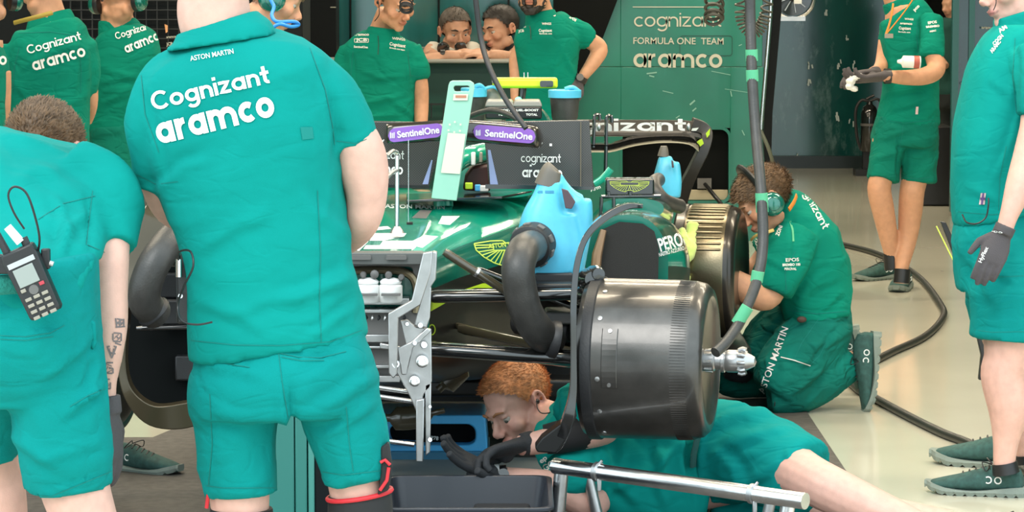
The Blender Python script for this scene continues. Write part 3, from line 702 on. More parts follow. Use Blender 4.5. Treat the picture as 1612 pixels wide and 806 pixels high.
# ------------- sidepod with square inlet
sp = B(); rings = []
KS = [(922, 1052, 338, 500, 10.05), (918, 1064, 332, 506, 10.2), (912, 1082, 330, 512, 10.45), (905, 1086, 336, 510, 10.8), (900, 1075, 350, 500, 11.3)]
ring_o = lambda x0, x1, y0, y1, D, ex: pring((x0+x1)/2, (y0+y1)/2, (x1-x0)/2, (y1-y0)/2, D, ex)
def sec_side(x0, x1, y0, y1, D):
    r = []
    for k in range(40):
        a = 2*math.pi*k/40; ca, sa = math.cos(a), math.sin(a)
        e = 2.3 if sa > 0 else 3.2
        x = (x0+x1)/2+math.copysign(abs(ca)**(2/e), ca)*(x1-x0)/2; y = (y0+y1)/2-math.copysign(abs(sa)**(2/e), sa)*(y1-y0)/2
        r.append(P(x, y, D))
    return r
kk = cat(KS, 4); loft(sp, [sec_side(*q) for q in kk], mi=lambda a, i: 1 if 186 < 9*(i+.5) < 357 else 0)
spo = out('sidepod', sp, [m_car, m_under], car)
b_ = B(); loft(b_, [[P(x, y, 10.0) for x, y in [(928, 492), (932, 400), (946, 362), (975, 349), (1012, 352), (1030, 364), (1037, 390), (1036, 440), (1032, 470), (1000, 480), (960, 488)]], [P(x, y, 10.06) for x, y in [(928, 492), (932, 400), (946, 362), (975, 349), (1012, 352), (1030, 364), (1037, 390), (1036, 440), (1032, 470), (1000, 480), (960, 488)]]]); out('inlet_mesh', b_, mat('inlet_mesh', (.02, .02, .02), .8, bump=1, bscale=700), spo, False)
b_ = B(); tube(b_, [P(950, 362, 9.98), P(940, 400, 9.98), P(936, 440, 9.98), P(938, 490, 9.98)], [.01, .016, .016, .012], 8); out('inlet_lip', b_, mat('copper_edge', (.28, .17, .10), .35, metal=.4), spo)
tg_sp = Target([spo], 10)
decal('sidepod_lettering', font_text('PERONI', .035), (1040, 396), (1092, 381), 21, tg_sp, m_white, spo, .004)
decal('sidepod_lettering', font_text('NASTRO AZZURRO', .03), (1038, 404), (1078, 393), 6, tg_sp, m_white, spo, .004)
# engine cover, airbox, cockpit, halo
def puff(name, keys, mt, ex=2.4, par=car, k=4):
    b_ = B(); loft(b_, [pring((x0+x1)/2, (y0+y1)/2, (x1-x0)/2, (y1-y0)/2, D, ex) for x0, x1, y0, y1, D in cat(keys, k)]); return out(name, b_, mt, par)
puff('engine_cover', [(790, 868, 165, 300, 11.0), (785, 878, 165, 340, 11.2), (790, 895, 190, 400, 11.6), (830, 905, 240, 430, 12.2)], m_car)
puff('cockpit_surround', [(700, 860, 262, 312, 10.2), (680, 880, 258, 330, 10.5), (690, 900, 260, 360, 10.9)], m_car_lit)
b_ = B(); tube(b_, cat([tuple(P(560, 310, 10.35)), tuple(P(600, 262, 10.25)), tuple(P(660, 228, 10.1)), tuple(P(700, 222, 10.0))], 5), .03, 14); out('halo', b_, m_car_lit, car)
b_ = B(); tube(b_, cat([tuple(P(698, 326, 9.98)), tuple(P(698, 285, 10.0)), tuple(P(716, 258, 10.05)), tuple(P(745, 244, 10.12)), tuple(P(800, 238, 10.35)), tuple(P(880, 262, 10.8))], 6), .032, 14); out('halo', b_, m_car_lit, car)
b_ = B(); prism(b_, [(728, 300), (732, 276), (742, 262), (772, 258), (772, 302)], 10.12, .1); out('headrest', b_, mat('maroon_pad', (.05, .015, .015), .5), car, False, bevel=.01)
for i, (x, y, w, h, mm) in enumerate(((738, 293, 12, 10, m_lime), (752, 296, 9, 10, m_blue2), (762, 297, 14, 9, m_white), (745, 250, 7, 20, m_white), (757, 248, 5, 16, m_beige))):
    b_ = B(); pbox(b_, x-w/2, y-h/2, x+w/2, y+h/2, 10.05, .03); out('cockpit_item', b_, mm, car, False, bevel=.003)
# wind deflector plate at the front of the cockpit
b_ = B(); loft(b_, [[P(640, 315, 9.86), P(700, 312, 9.86), P(790, 309, 9.9), P(838, 300, 10.1), P(800, 300, 10.2), P(640, 305, 10.2)], [P(640, 319, 9.86), P(700, 317, 9.86), P(790, 313, 9.9), P(838, 303, 10.1), P(800, 303, 10.2), P(640, 309, 10.2)]]); out('cockpit_shelf', b_, m_gloss, car, False, bevel=.002)
# mirror with badge and its frame
b_ = B(); prism(b_, rrect(953, 281, 1030, 309, 4), 10.3, .07); mr = out('mirror', b_, m_gloss, car, False, bevel=.006)
patch('mirror_badge', badge(991, 291, 31, 14, 0, .55), None, m_limel, mr, D=10.292)
b_ = B()
for a, c in (((947, 310), (1040, 309)), ((947, 310), (945, 345)), ((966, 310), (966, 340)), ((958, 309), (958, 302)), ((992, 309), (992, 302))): tube(b_, [P(*a, 10.28), P(*c, 10.28)], .006, 8)
out('mirror_stay', b_, m_gloss, mr)
puff('rear_shoulder', [(944, 1045, 312, 345, 10.6), (940, 1060, 312, 360, 11.0), (930, 1050, 320, 380, 11.6)], m_car)
decal('shoulder_lettering', font_text('OAKLEY', .03), (970, 327), (1006, 324), 5.5, None, m_wprint, car, D=10.55)
b_ = B(); tube(b_, cat([tuple(P(936, 290, 10.6)), tuple(P(950, 280, 10.6)), tuple(P(962, 266, 10.6))], 4), .012, 8, sq=.4); out('cover_fin', b_, m_car_lit, car)
decal('script_mark', font_text('Arm', .03), (930, 302), (946, 296), 6, None, m_wprint, car, D=10.5)
# ------------- rear wing
m_wing = mat('wing_brown_carbon', (.022, .017, .012), .45, coat=.15)
b_ = B(); rings = []
for x, y0, y1, D in ((690, 190, 215, 11.9), (930, 188, 214, 11.9), (1075, 189, 214, 11.88), (1100, 191, 217, 11.86), (1116, 203, 226, 11.86)):
    rings.append([P(x, y0, D), P(x, (y0+y1)/2, D-.02), P(x, y1, D-.03), P(x, y1+1, D+.02), P(x, y0+3, D+.05)])
loft(b_, rings); wg = out('rear_wing', b_, m_wing, car, bevel=.002)
b_ = B()
rings = []
for x, y, r in cat([(690, 236, 7), (925, 232, 8), (960, 232, 8), (1000, 222, 8), (1045, 218, 7), (1085, 220, 8), (1100, 232, 9)], 4):
    rings.append([P(x, y-r, 11.8), P(x, y-r*.5, 11.74), P(x, y+r*.6, 11.76), P(x, y+r, 11.82), P(x, y, 11.95)])
loft(b_, rings); out('main_plane', b_, m_gloss, wg)
b_ = B()
e = cat([(1090, 196, 11.84, 10), (1112, 206, 11.82, 9), (1110, 232, 11.8, 8), (1096, 262, 11.8, 8), (1080, 296, 11.82, 9), (1070, 330, 11.84, 10)], 5)
r = []
for i, p in enumerate(e):
    a = e[max(i-1, 0)]; c = e[min(i+1, len(e)-1)]; t = Vector((c[0]-a[0], c[1]-a[1])).normalized(); nx = Vector((-t.y, t.x))*p[3]
    r.append([P(p[0]+nx.x, p[1]+nx.y, p[2]), P(p[0]-nx.x, p[1]-nx.y, p[2]), P(p[0]-nx.x, p[1]-nx.y, p[2])+Vector((0, .12, 0)), P(p[0]+nx.x, p[1]+nx.y, p[2])+Vector((0, .12, 0))])
loft(b_, r); out('wing_endplate', b_, m_wing, wg, bevel=.004)
decal('wing_lettering', stroke_text('Cognizant', .26), (838, 207), (1081, 206), 13.5, None, m_white, wg, D=11.80)
patch('lime_tip', [[(1098, 222), (1105, 218), (1108, 226), (1102, 231)], [(1111, 210), (1118, 202), (1117, 212), (1113, 217)]], None, m_lime, wg, D=11.79)
patch('wing_print', [[(1088, 206), (1090, 202), (1100, 201), (1096, 206)]], None, m_wprint, wg, D=11.79)
for x, y0, y1 in ((934, 184, 232), (953, 187, 275)):
    b_ = B(); tube(b_, cat([tuple(P(x, y1, 11.75)), tuple(P(x+1, (y0+y1)/2, 11.75)), tuple(P(x+2, y0, 11.75)), tuple(P(x+9, y0-3, 11.75)), tuple(P(x+10, y0+6, 11.75))], 4), .007, 8); out('wing_actuator', b_, m_gloss, wg)
for x in (943, 1084):
    b_ = B(); ell(b_, P(x, 200, 11.74), (.009, .008, .016), None, 2); out('wing_fitting', b_, m_alu, wg)
# ------------- roll hoop camera bar and fan pods
b_ = B(); prism(b_, rrect(775, 123, 878, 139, 4), 10.9, .09); tcam = out('camera_bar', b_, mat('camera_yellow', (.62, .80, .03), .35), car, False, bevel=.012)
b_ = B(); prism(b_, rrect(850, 127, 871, 137, 3), 10.885, .02); out('camera_lens', b_, m_gloss, tcam, False)
b_ = B(); prism(b_, rrect(774, 124, 784, 131, 2), 10.885, .02); out('camera_cap', b_, m_grey, tcam, False)
b_ = B(); tube(b_, [P(823, 136, 10.94), P(821, 158, 10.94), P(816, 165, 10.94)], [.014, .012, .014], 10); out('camera_stalk', b_, m_gloss, tcam)
for x in (825, 831):
    b_ = B(); tube(b_, [P(x, 124, 10.93), P(x, 114, 10.93)], .0022, 6); out('pitot_pin', b_, m_steel, tcam)
b_ = B(); ell(b_, P(816, 158, 10.85), (.012, .01, .012), None, 2); out('status_light', b_, mat('green_led', (.05, 1, .35), .3, emit=9), tcam)
for x0 in (764, 808):
    bx_ = thing('battery_pack', 'black battery pack with printed lid on the roll hoop, '+('left' if x0 < 800 else 'right')+' of the pair', 'battery', tuple(P(x0+22, 190, 10.7)), 'battery packs on the roll hoop')
    b_ = B(); prism(b_, rrect(x0, 167, x0+45, 188, 4), 10.6, .16); out('case', b_, m_black, bx_, False, bevel=.006)
    b_ = B(); prism(b_, [(x0+3, 159), (x0+42, 159), (x0+46, 168), (x0-1, 168)], 10.6, .17); out('lid', b_, mat('lid_grey', (.28, .27, .25), .4), bx_, False, bevel=.004)
    decal('print', font_text('UEL-BOOST', .04), (x0+5, 175), (x0+40, 175), 3.4, None, m_white, bx_, D=10.59)
    decal('print', font_text('TOTAL', .04), (x0+20, 182), (x0+38, 182), 3.4, None, m_white, bx_, D=10.59)
def fan(px, py0, py1, r, D, label):
    t = thing('cooling_fan', label, 'fan', tuple(P(px, py1, D)), 'blue rimmed cooling fans on the car')
    c = P(px, py1, D); top = P(px, py0, D).z-c.z; R = m(r, D)
    b_ = B(); lathe(b_, c, (0, 0, 1), [(0, R*.80), (.01, R*.86), (top*.8, R*.98)], 32); out('fan_body', b_, m_hose, t)
    b_ = B(); lathe(b_, c+Vector((0, 0, top*.74)), (0, 0, 1), [(0, R*.98), (0, R*1.08), (top*.24, R*1.09), (top*.26, R*1.0), (top*.26, R*.6), (top*.18, R*.5)], 32, cap=False); out('blue_rim', b_, m_blue, t)
    b_ = B(); tube(b_, cat([tuple(c+Vector((R*.9, -.02, top*.95))), tuple(c+Vector((R*.5, -.03, top*1.08))), tuple(c+Vector((0, -.03, top*1.02)))], 4), .008, 8); out('handle', b_, m_blue, t)
fan(889, 141, 189, 24, 10.7, 'black cooling fan with blue rim, right of the camera bar by the gloved hand')
fan(746, 138, 192, 19, 10.9, 'black cooling fan with blue rim behind the mint plate')
fl_ = thing('fan_tub', 'beige tub with blue clip standing between mint plate and battery pack', 'tub', tuple(P(776, 190, 10.95)))
b_ = B(); lathe(b_, P(776, 190, 10.95), (0, 0, 1), [(0, .030), (.05, .036), (.10, .034), (.12, .02)], 24); out('tub_body', b_, m_beige, fl_)
b_ = B(); tube(b_, cat([tuple(P(762, 140, 10.9)), tuple(P(778, 137, 10.9)), tuple(P(790, 148, 10.9)), tuple(P(792, 164, 10.9))], 4), .006, 8); out('clip', b_, m_blue, fl_)
tube_th('strap', [P(742, 182, 10.3), P(770, 174, 10.25), P(800, 180, 10.2), P(828, 198, 10.15)], .009, m_hose, car)
# ------------- carbon boards with sponsor lettering
def board(poly, label, nm, dd):
    t = thing('sponsor_board', label, 'board', tuple(P(poly[0][0], poly[2][1], dd)), 'carbon boards over the cockpit')
    b_ = B(); prism(b_, poly, dd, .02); out('carbon_panel', b_, m_carbonm, t, False, bevel=.003)
    return t
br = board([(760, 192), (928, 189), (935, 297), (770, 294)], 'large carbon board with white team lettering right of the mint plate', '', 9.95)
decal('board_lettering', stroke_text('cognizant', .17), (820, 255), (883, 256), 9.5, None, m_white, br, D=9.945)
decal('board_lettering', stroke_text('aramco', .25), (822, 279), (885, 280), 12, None, m_white, br, D=9.945)
patch('board_sticker', [[(768, 236), (772, 236), (785, 294), (772, 294)]], None, m_lav, br, D=9.945)
for q in ([(865, 226), (869, 226), (869, 230), (865, 230)], [(834, 259), (837, 259), (837, 262), (834, 262)]): patch('board_dot', [q], None, m_white, br, D=9.945)
b_ = B(); pbox(b_, 913.5, 192, 915, 294, 9.94, .01); out('board_seam', b_, mat('seam_tan', (.12, .10, .07), .4), br)
b_ = B(); prism(b_, [(764, 290), (936, 294), (936, 299), (764, 297)], 9.93, .04); out('board_edge', b_, m_gloss, br, False)
bl = board([(545, 190), (705, 193), (676, 293), (560, 291)], 'carbon board with white team lettering left of the mint plate', '', 9.95)
decal('board_lettering', stroke_text('cognizant', .17), (573, 248), (636, 251), 9.5, None, m_white, bl, D=9.945)
decal('board_lettering', stroke_text('aramco', .25), (572, 272), (634, 275), 12, None, m_white, bl, D=9.945)
patch('board_sticker', [[(679, 252), (681, 252), (674, 290), (665, 290)]], None, m_lav, bl, D=9.945)
patch('board_dot', [[(600, 222), (605, 219), (602, 226)]], None, m_white, bl, D=9.945)
b_ = B(); prism(b_, [(556, 290), (676, 292), (677, 297), (556, 294)], 9.93, .04); out('board_edge', b_, m_gloss, bl, False)
bb = thing('label_beam', 'black rounded beam carrying two purple labels across the carbon boards', 'beam', tuple(P(730, 230, 9.85)))
b_ = B(); rings = []
for x, y0, y1, dd in cat([(604, 208, 216, 9.9), (607, 198, 224, 9.86), (620, 194, 227, 9.84), (700, 189, 222, 9.82), (745, 189, 224, 9.82), (830, 197, 232, 9.84), (848, 202, 234, 9.86), (855, 214, 228, 9.9)], 4):
    cy_ = (y0+y1)/2; hh = (y1-y0)/2
    rings.append([P(x, cy_-hh*math.sin(a), dd-.02*math.cos(a)+.02) for a in [2*math.pi*k/18 for k in range(18)]])
loft(b_, rings); bbo = out('beam', b_, mat('beam_brown_gloss', (.022, .018, .014), .2, coat=.8), bb)
def pill(x0, y0, x1, y1, hh, nm):
    L = []; n_ = 44
    for i in range(n_):
        def row(t):
            x = x0+(x1-x0)*t; w = (x1-x0); r = hh; dx = min(x-x0, x1-x); k_ = hh*math.sqrt(max(0, 1-(1-min(dx/r, 1))**2)); y = y0+(y1-y0)*t; return x, y, k_
        a = row(i/n_); c = row((i+1)/n_)
        L.append([(a[0], a[1]-a[2]-.01), (c[0], c[1]-c[2]-.01), (c[0], c[1]+c[2]+.01), (a[0], a[1]+a[2]+.01)])
    return L
patch('purple_label', pill(611, 214, 697, 204, 11, ''), None, m_purple, bb, D=9.795)
patch('purple_label', pill(745, 207, 843, 215, 11.5, ''), None, m_purple, bb, D=9.795)
decal('label_lettering', font_text('SentinelOne', .035), (626, 217), (692, 209), 10.5, None, m_white, bb, D=9.79)
decal('label_lettering', font_text('SentinelOne', .035), (763, 214), (838, 220), 10.5, None, m_white, bb, D=9.79)
for x, y in ((618, 213), (753, 209)):
    patch('label_emblem', [[(x-4+2.8*k, y-4+(k % 2)), (x-2.4+2.8*k, y-5+(k % 2)), (x-2.4+2.8*k, y+4), (x-4+2.8*k, y+5)] for k in range(3)], None, m_white, bb, D=9.79)
# mint plate
mp_ = thing('mint_plate', 'pale mint upright plate with a slot handle standing on the cockpit front', 'plate', tuple(P(706, 316, 9.7)))
mq = [(712, 127), (740, 127), (746, 131), (747, 137), (719, 316), (679, 312), (706, 134), (708, 129)]
inn = [(717, 135), (736, 135), (739, 136), (739, 139), (738, 144), (716, 144), (714, 139), (715, 136)]
b_ = B(); prism(b_, mq, 9.68, .02, inn); pl = out('plate', b_, m_mint, mp_, False, bevel=.002)
patch('plate_panel', [[(705, 209), (733, 211), (724, 274), (694, 272)]], None, mat('cream_panel', (.70, .66, .52), .5), pl, D=9.674)
patch('plate_label', [[(714, 148), (737, 148), (736, 158), (713, 158)]], None, MATS['cream_panel'], pl, D=9.674); patch('plate_label', [[(717, 150), (734, 150), (734, 154), (717, 154)]], None, mat('label_pink', (.5, .2, .12), .6), pl, D=9.672)
patch('plate_dots', [[(x-1.4, y-1.4), (x+1.4, y-1.4), (x+1.4, y+1.4), (x-1.4, y+1.4)] for x, y in ((708, 196), (716, 192), (725, 196), (706, 205), (715, 208), (724, 206))], None, MATS['cream_panel'], pl, D=9.672)
# pitot mast and whip aerial on the nose deck
ms = thing('pitot_mast', 'silver pitot mast with a bent tip rising from the nose deck', 'mast', tuple(P(625, 366, 9.3)))
tube_th('mast', [P(625, 366, 9.3), P(625, 245, 9.3)], .0062, m_steel, ms); tube_th('tip', [P(625, 240, 9.3), P(618, 238, 9.25), P(609, 246, 9.2)], .006, m_alu, ms); tube_th('tip', [P(625, 268, 9.3), P(617, 272, 9.25), P(610, 279, 9.2)], .006, m_alu, ms)
b_ = B(); lathe(b_, P(625, 367, 9.3), (0, 0, 1), [(0, .022), (.008, .018), (.02, .009)], 16); out('foot', b_, m_alu, ms)
wa = thing('whip_aerial', 'thin whip aerial standing on the nose deck beside the pitot mast', 'aerial', tuple(P(643, 353, 9.4)))
tube_th('wire', [P(643, 350, 9.4), P(643, 220, 9.4)], .0011, m_steel, wa); b_ = B(); pbox(b_, 640, 350, 650, 354, 9.39, .02); out('foot', b_, m_gloss, wa)
# ================================================================== blowers, hoses and tools
def blower(label, D, body, cap, hose, hose_r, grp, hole, base):
    t = thing('duct_blower', label, 'blower', tuple(P(*base, D)), grp)
    b_ = B()
    for it in body: torso(b_, it, D, ex=3.2)
    me = remesh(b_, .006, 3); bo = link_mesh('blower_body', me, m_blue, t)
    b_ = B(); torso(b_, cap, D, ex=2.6); out('handle_cap', b_, mat('cap_taupe', (.13, .115, .095), .55), t)
    b_ = B(); prism(b_, hole, D-.075, .02); out('handle_gap', b_, mat('gap_brown', (.09, .06, .07), .7), t, bevel=.002)
    return t, bo
t1, b1 = blower('large blue brake duct blower with beige handle cap beside the front drum', 9.2,
  [[(866, 284, 0, 18, .045), (863, 310, 0, 25, .06), (858, 345, 0, 38, .08), (858, 385, 0, 46, .095), (862, 430, 0, 50, .09)],
   [(908, 314, .02, 24, .06), (908, 350, .02, 25, .07), (900, 390, .02, 26, .07), (893, 428, .02, 26, .06)],
   [(878, 276, 0, 7, .025), (888, 290, 0, 6, .022), (900, 306, 0, 8, .03), (914, 316, 0, 10, .04)],
   [(880, 335, 0, 30, .07), (880, 380, 0, 40, .08), (880, 428, 0, 40, .08)]],
  [(872, 262, 0, 10, .03), (869, 266, 0, 15, .04), (866, 276, 0, 18, .045), (862, 292, 0, 21, .05)], None, 0, 'duct blowers on the brakes', [(884, 297), (894, 300), (906, 318), (900, 329), (890, 328)], (870, 432))
b_ = B(); cc = P(838, 386, 9.1); lathe(b_, cc, (-.35, -.92, -.18), [(-.03, .062), (0, .064), (.025, .062), (.03, .052), (.03, .045)], 36); cl = out('collar', b_, m_rubber, t1)
for k in range(9):
    a = 2*math.pi*k/9; b_ = B(); fr = frame3((-.35, -.92, -.18), (0, 0, 1)); c_ = cc+fr@Vector((.0635*math.cos(a), .002, .0635*math.sin(a))); box(b_, c_, (.022, .018, .008), fr@Matrix.Rotation(-a+math.pi/2, 3, 'Y')); out('grip', b_, m_grey, cl, False, bevel=.002)
for x in (846, 864):
    patch('slot_mark', [[(x-6, 300), (x+8, 300), (x+8, 304), (x-6, 304)]], Target([b1], 9), mat('slot_blue', (.02, .22, .38), .5), b1)
hs = thing('duct_hose', 'thick grey hose curving from the large blue blower to the front brake', 'hose', tuple(P(840, 500, 9)))
tube_th('hose', [P(836, 388, 9.05), P(824, 396, 8.9), P(816, 420, 8.84), P(818, 450, 8.84), P(828, 490, 8.86), P(848, 522, 8.9), P(866, 536, 8.98)], m(26.5, 8.9), m_hose, hs, 8, 32)
b_ = B(); lathe(b_, P(868, 534, 8.93), (.92, .2, -.2), [(-.01, .046), (0, .054), (.016, .055), (.02, .04)], 32); out('hose_cuff', b_, m_rubber, hs)
t2, b2 = blower('small blue brake duct blower behind the sidepod in front of the black screen', 11.2,
  [[(1047, 246, 0, 10, .03), (1048, 262, 0, 15, .05), (1048, 285, 0, 20, .06), (1050, 310, 0, 20, .06)], [(1062, 255, 0, 8, .03), (1062, 285, 0, 11, .05), (1060, 310, 0, 11, .05)]],
  [(1045, 230, 0, 5, .02), (1045, 236, 0, 7, .025), (1044, 246, 0, 9, .03)], None, 0, 'duct blowers on the brakes', [(1057, 252), (1060, 254), (1061, 264), (1058, 264)], (1050, 312))
hs = thing('duct_hose', 'short grey hose bending from the small blue blower to the rear brake', 'hose', tuple(P(1050, 330, 11.1)))
tube_th('hose', [P(1036, 283, 11.05), P(1030, 288, 10.95), P(1032, 300, 10.9), P(1046, 316, 10.9), P(1070, 325, 11.0)], m(11.5, 11), m_hose, hs, 8, 24)
hs = thing('duct_hose', 'grey hose curving down to the other front brake left of the white lettered back', 'hose', tuple(P(240, 500, 8.8)))
tube_th('hose', [P(330, 340, 8.9), P(288, 362, 8.8), P(252, 400, 8.7), P(232, 440, 8.68), P(228, 475, 8.7), P(246, 494, 8.75)], m(26, 8.7), m_hose, hs, 8, 32)
b_ = B(); lathe(b_, P(240, 489, 8.735), (.6, .3, -.72), [(-.006, .046), (0, .050), (.012, .050), (.016, .042)], 32); out('hose_cuff', b_, m_rubber, hs)
# overhead hoses
wh = thing('air_hose', 'black overhead air hose with green tape bands running down to the wheel hub', 'hose', tuple(P(1140, 556, 8.75)))
HP = [(1180, -60, 9.2), (1181, 20, 9.2), (1184, 120, 9.15), (1190, 210, 9.1), (1198, 300, 9.0), (1201, 380, 8.95), (1192, 440, 8.9), (1168, 500, 8.82), (1146, 535, 8.76), (1126, 555, 8.72)]
tube_th('hose', [P(*p) for p in HP], [.0155]*((len(HP)-1)*6+1), m_hose, wh, 6, 14)
for (x0, y0, x1, y1, dd) in ((1183, 78, 1183.6, 96, 9.17), (1183.8, 110, 1184.6, 128, 9.15), (1198.6, 304, 1200, 334, 8.99), (1193.5, 427, 1190.5, 444, 8.9), (1177, 483, 1160, 510, 8.81)):
    b_ = B(); tube(b_, [P(x0, y0, dd), P(x1, y1, dd)], .0178, 16); out('tape', b_, m_tape, wh)
ab = thing('air_hose', 'dark hose hanging from the ceiling across the camera bar to the right purple label', 'hose', tuple(P(828, 200, 9.7)))
tube_th('hose', [P(745, -60, 9.8), P(749, 0, 9.8), P(757, 60, 9.8), P(770, 105, 9.75), P(795, 155, 9.7), P(828, 202, 9.65)], .0085, m_rubber, ab, 6, 12)
def coil(label, path, R, turns, r, mt, D, flat=.7):
    t = thing('coiled_cord', label, 'cord', tuple(P(path[-1][0], path[-1][1], D))); q = [Vector(v) for v in cat([tuple(P(x, y, D)) for x, y in path], 30)]; n = len(q); pts = []
    N = turns*16; wv = n//6
    for i in range(N):
        f = i/(N-1)*(n-1); a = int(f); b2_ = min(a+1, n-1); p = q[a].lerp(q[b2_], f-a); tt = (q[min(a+wv, n-1)]-q[max(a-wv, 0)]).normalized()
        u_ = tt.cross(Vector((0, 1, 0))).normalized(); an = 2*math.pi*i/16; k_ = R*(1+.12*math.sin(i*.37))
        pts.append(p+u_*math.cos(an)*k_+(Vector((0, 1, 0))*.75+tt*flat)*math.sin(an)*k_)
    b_ = B(); tube(b_, pts, r, 7); out('cord', b_, mt, t); return t
m_cord = mat('cord_olive', (.045, .042, .030), .4)
coil('black coiled cord hanging in front of the face of the man looking down', [(640, -60), (641, 0), (640, 16)], .026, 8, .0038, m_rubber, 13)
coil('olive coiled cord hanging in front of the cream wall lettering', [(1124, -60), (1126, 0), (1125, 34)], .036, 7, .007, m_cord, 13)
coil('thin coiled cord looping down beside the taped air hose', [(1168, -60), (1167, 10), (1170, 36), (1180, 50), (1192, 50), (1200, 36), (1206, 10), (1210, -60)], .022, 26, .0045, m_cord, 13, .15)
# ------------- front jig (machined bracket)
jg = thing('setup_bracket', 'machined silver bracket with round bolts clamped on the nose bulkhead', 'bracket', tuple(P(655, 727, 8.75)))
def plate(nm, poly, D, th=.014, mt=m_alu): b_ = B(); prism(b_, poly, D, th); return out(nm, b_, mt, jg, False, bevel=.0025)
plate('upper_arm', [(666, 398), (681, 396), (678, 430), (662, 480), (627, 501), (625, 589), (619, 596), (612, 588), (611, 494), (648, 473)], 8.72, .03)
plate('inner_rib', [(681, 396), (688, 398), (686, 440), (668, 468), (672, 436)], 8.74, .05)
plate('middle_arm', [(668, 452), (679, 452), (677, 500), (672, 516), (652, 512)], 8.74, .02)
plate('lower_plate', [(630, 505), (641, 503), (655, 515), (679, 518), (680, 600), (677, 610), (668, 620), (656, 650), (645, 624), (624, 586), (628, 560), (640, 545)], 8.75, .012)
plate('drop_bar', [(655, 630), (668, 628), (666, 727), (655, 727)], 8.73, .03)
plate('drop_bar', [(669, 606), (679, 602), (677, 712), (670, 718)], 8.75, .03)
plate('cross_arm', [(626, 548), (648, 538), (672, 516), (679, 521), (650, 548), (640, 590), (632, 590)], 8.735, .012)
plate('side_tab', [(598, 540), (632, 546), (632, 553), (598, 549)], 8.76)
for (x, y, r) in ((664, 569, .017), (652, 600, .015), (622, 573, .012), (652, 540, .007), (667, 543, .010), (640, 510, .006), (676, 640, .005), (676, 692, .007), (664, 431, .008), (661, 512, .008)):
    b_ = B(); lathe(b_, P(x, y, 8.735), (.15, -1, .1), [(0, r), (.012, r), (.014, r*.85), (.014, r*.5), (.008, r*.45), (.008, 0)], 24); out('bolt', b_, m_steel, jg)
for y in (618, 632, 700):
    b_ = B(); tube(b_, [P(596, y-8, 8.8), P(652, y, 8.8)], .007, 10); out('guide_rod', b_, m_steel, jg)
# blue frame on the floor
bf = thing('blue_platform', 'blue slotted platform frame lying under the nose of the car', 'platform', tuple(P(680, 724, 10.4)))
b_ = B(); prism(b_, rrect(560, 654, 764, 712, 8, skew=4), 10.4, .30, rrect(612, 668, 748, 701, 14, skew=2)); out('frame', b_, m_blue2, bf, False, bevel=.006)
b_ = B(); prism(b_, rrect(612, 668, 748, 701, 14), 10.47, .02); out('slot_back', b_, m_dark, bf, False)
b_ = B(); pbox(b_, 562, 711, 770, 729, 10.38, .34); out('lower_skirt', b_, mat('skirt_blue', (.03, .16, .28), .4), bf, False, bevel=.004)
b_ = B(); tube(b_, [P(600, 695, 10.38), P(656, 697, 10.38)], .008, 8); out('handle_rod', b_, m_steel, bf)
decal('slot_lettering', font_text('P78', .03), (678, 692), (690, 693), 6, None, m_wprint, bf, D=10.46)
# trestle
tr = thing('steel_trestle', 'polished steel tube trestle in the foreground before the lying man', 'trestle', (P(1060, 800, 8.6).x, 8.6, 0))
b_ = B(); A = P(873, 733, 8.85); C = P(1268, 789, 8.35); tube(b_, [A, C], .0225, 28); out('top_rail', b_, m_steel, tr)
for (a, b, dd, r, mm) in (((884, 742), (872, 872), 8.86, .021, m_steel), ((926, 752), (952, 860), 9.1, .017, m_alu), ((1240, 795), (1225, 900), 8.4, .020, m_steel), ((1212, 792), (1190, 900), 8.8, .016, m_alu)):
    p0, p1 = P(*a, dd), P(*b, dd); k = p0.z/(p0.z-p1.z); p1 = p0+(p1-p0)*k
    b_ = B(); tube(b_, [p0, p1], r, 20); out('leg', b_, mm, tr)
for t_ in (.18, .80):
    p = A.lerp(C, t_); ax = (C-A).normalized(); b_ = B(); lathe(b_, p, ax, [(-.006, .0245), (-.006, .0275), (.006, .0275), (.006, .0245)], 28); out('collar', b_, m_alu, tr)
    b_ = B(); tube(b_, [p+Vector((0, -.01, .02)), p+Vector((.012, -.012, .034))], .004, 8); out('pin', b_, m_steel, tr)
    b_ = B(); box(b_, p+Vector((.004, -.01, -.035)), (.012, .014, .035)); out('lug', b_, m_alu, tr, False, bevel=.002)
# bin
bn = thing('black_tray', 'deep black plastic tray at the bottom edge under the gloved hands', 'tray', (P(740, 760, 8.8).x, 8.75, 0))
x0, x1 = P(614, 752, 8.95).x, P(862, 752, 8.95).x
b_ = B()
def rr3(x0, x1, y0, y1, r, z, n=5):
    return [Vector((x, y, z)) for x, y in [(a, b) for a, b in rrect(x0, y0, x1, y1, r, n)]]
hz_ = .19
loft(b_, [rr3(x0+.03, x1-.03, 8.46, 8.92, .03, 0), rr3(x0, x1, 8.42, 8.96, .04, hz_-.012), rr3(x0-.012, x1+.012, 8.408, 8.972, .05, hz_-.012), rr3(x0-.012, x1+.012, 8.408, 8.972, .05, hz_), rr3(x0+.004, x1-.004, 8.424, 8.956, .038, hz_), rr3(x0+.034, x1-.034, 8.464, 8.916, .026, .01)])
out('tray_body', b_, mat('tray_plastic', (.028, .032, .042), .35), bn, False, bevel=.003)
b_ = B(); box(b_, (P(790, 800, 8.8).x, 8.78, .07), (.16, .14, .12)); out('tray_insert', b_, m_rubber, bn, False, bevel=.01)
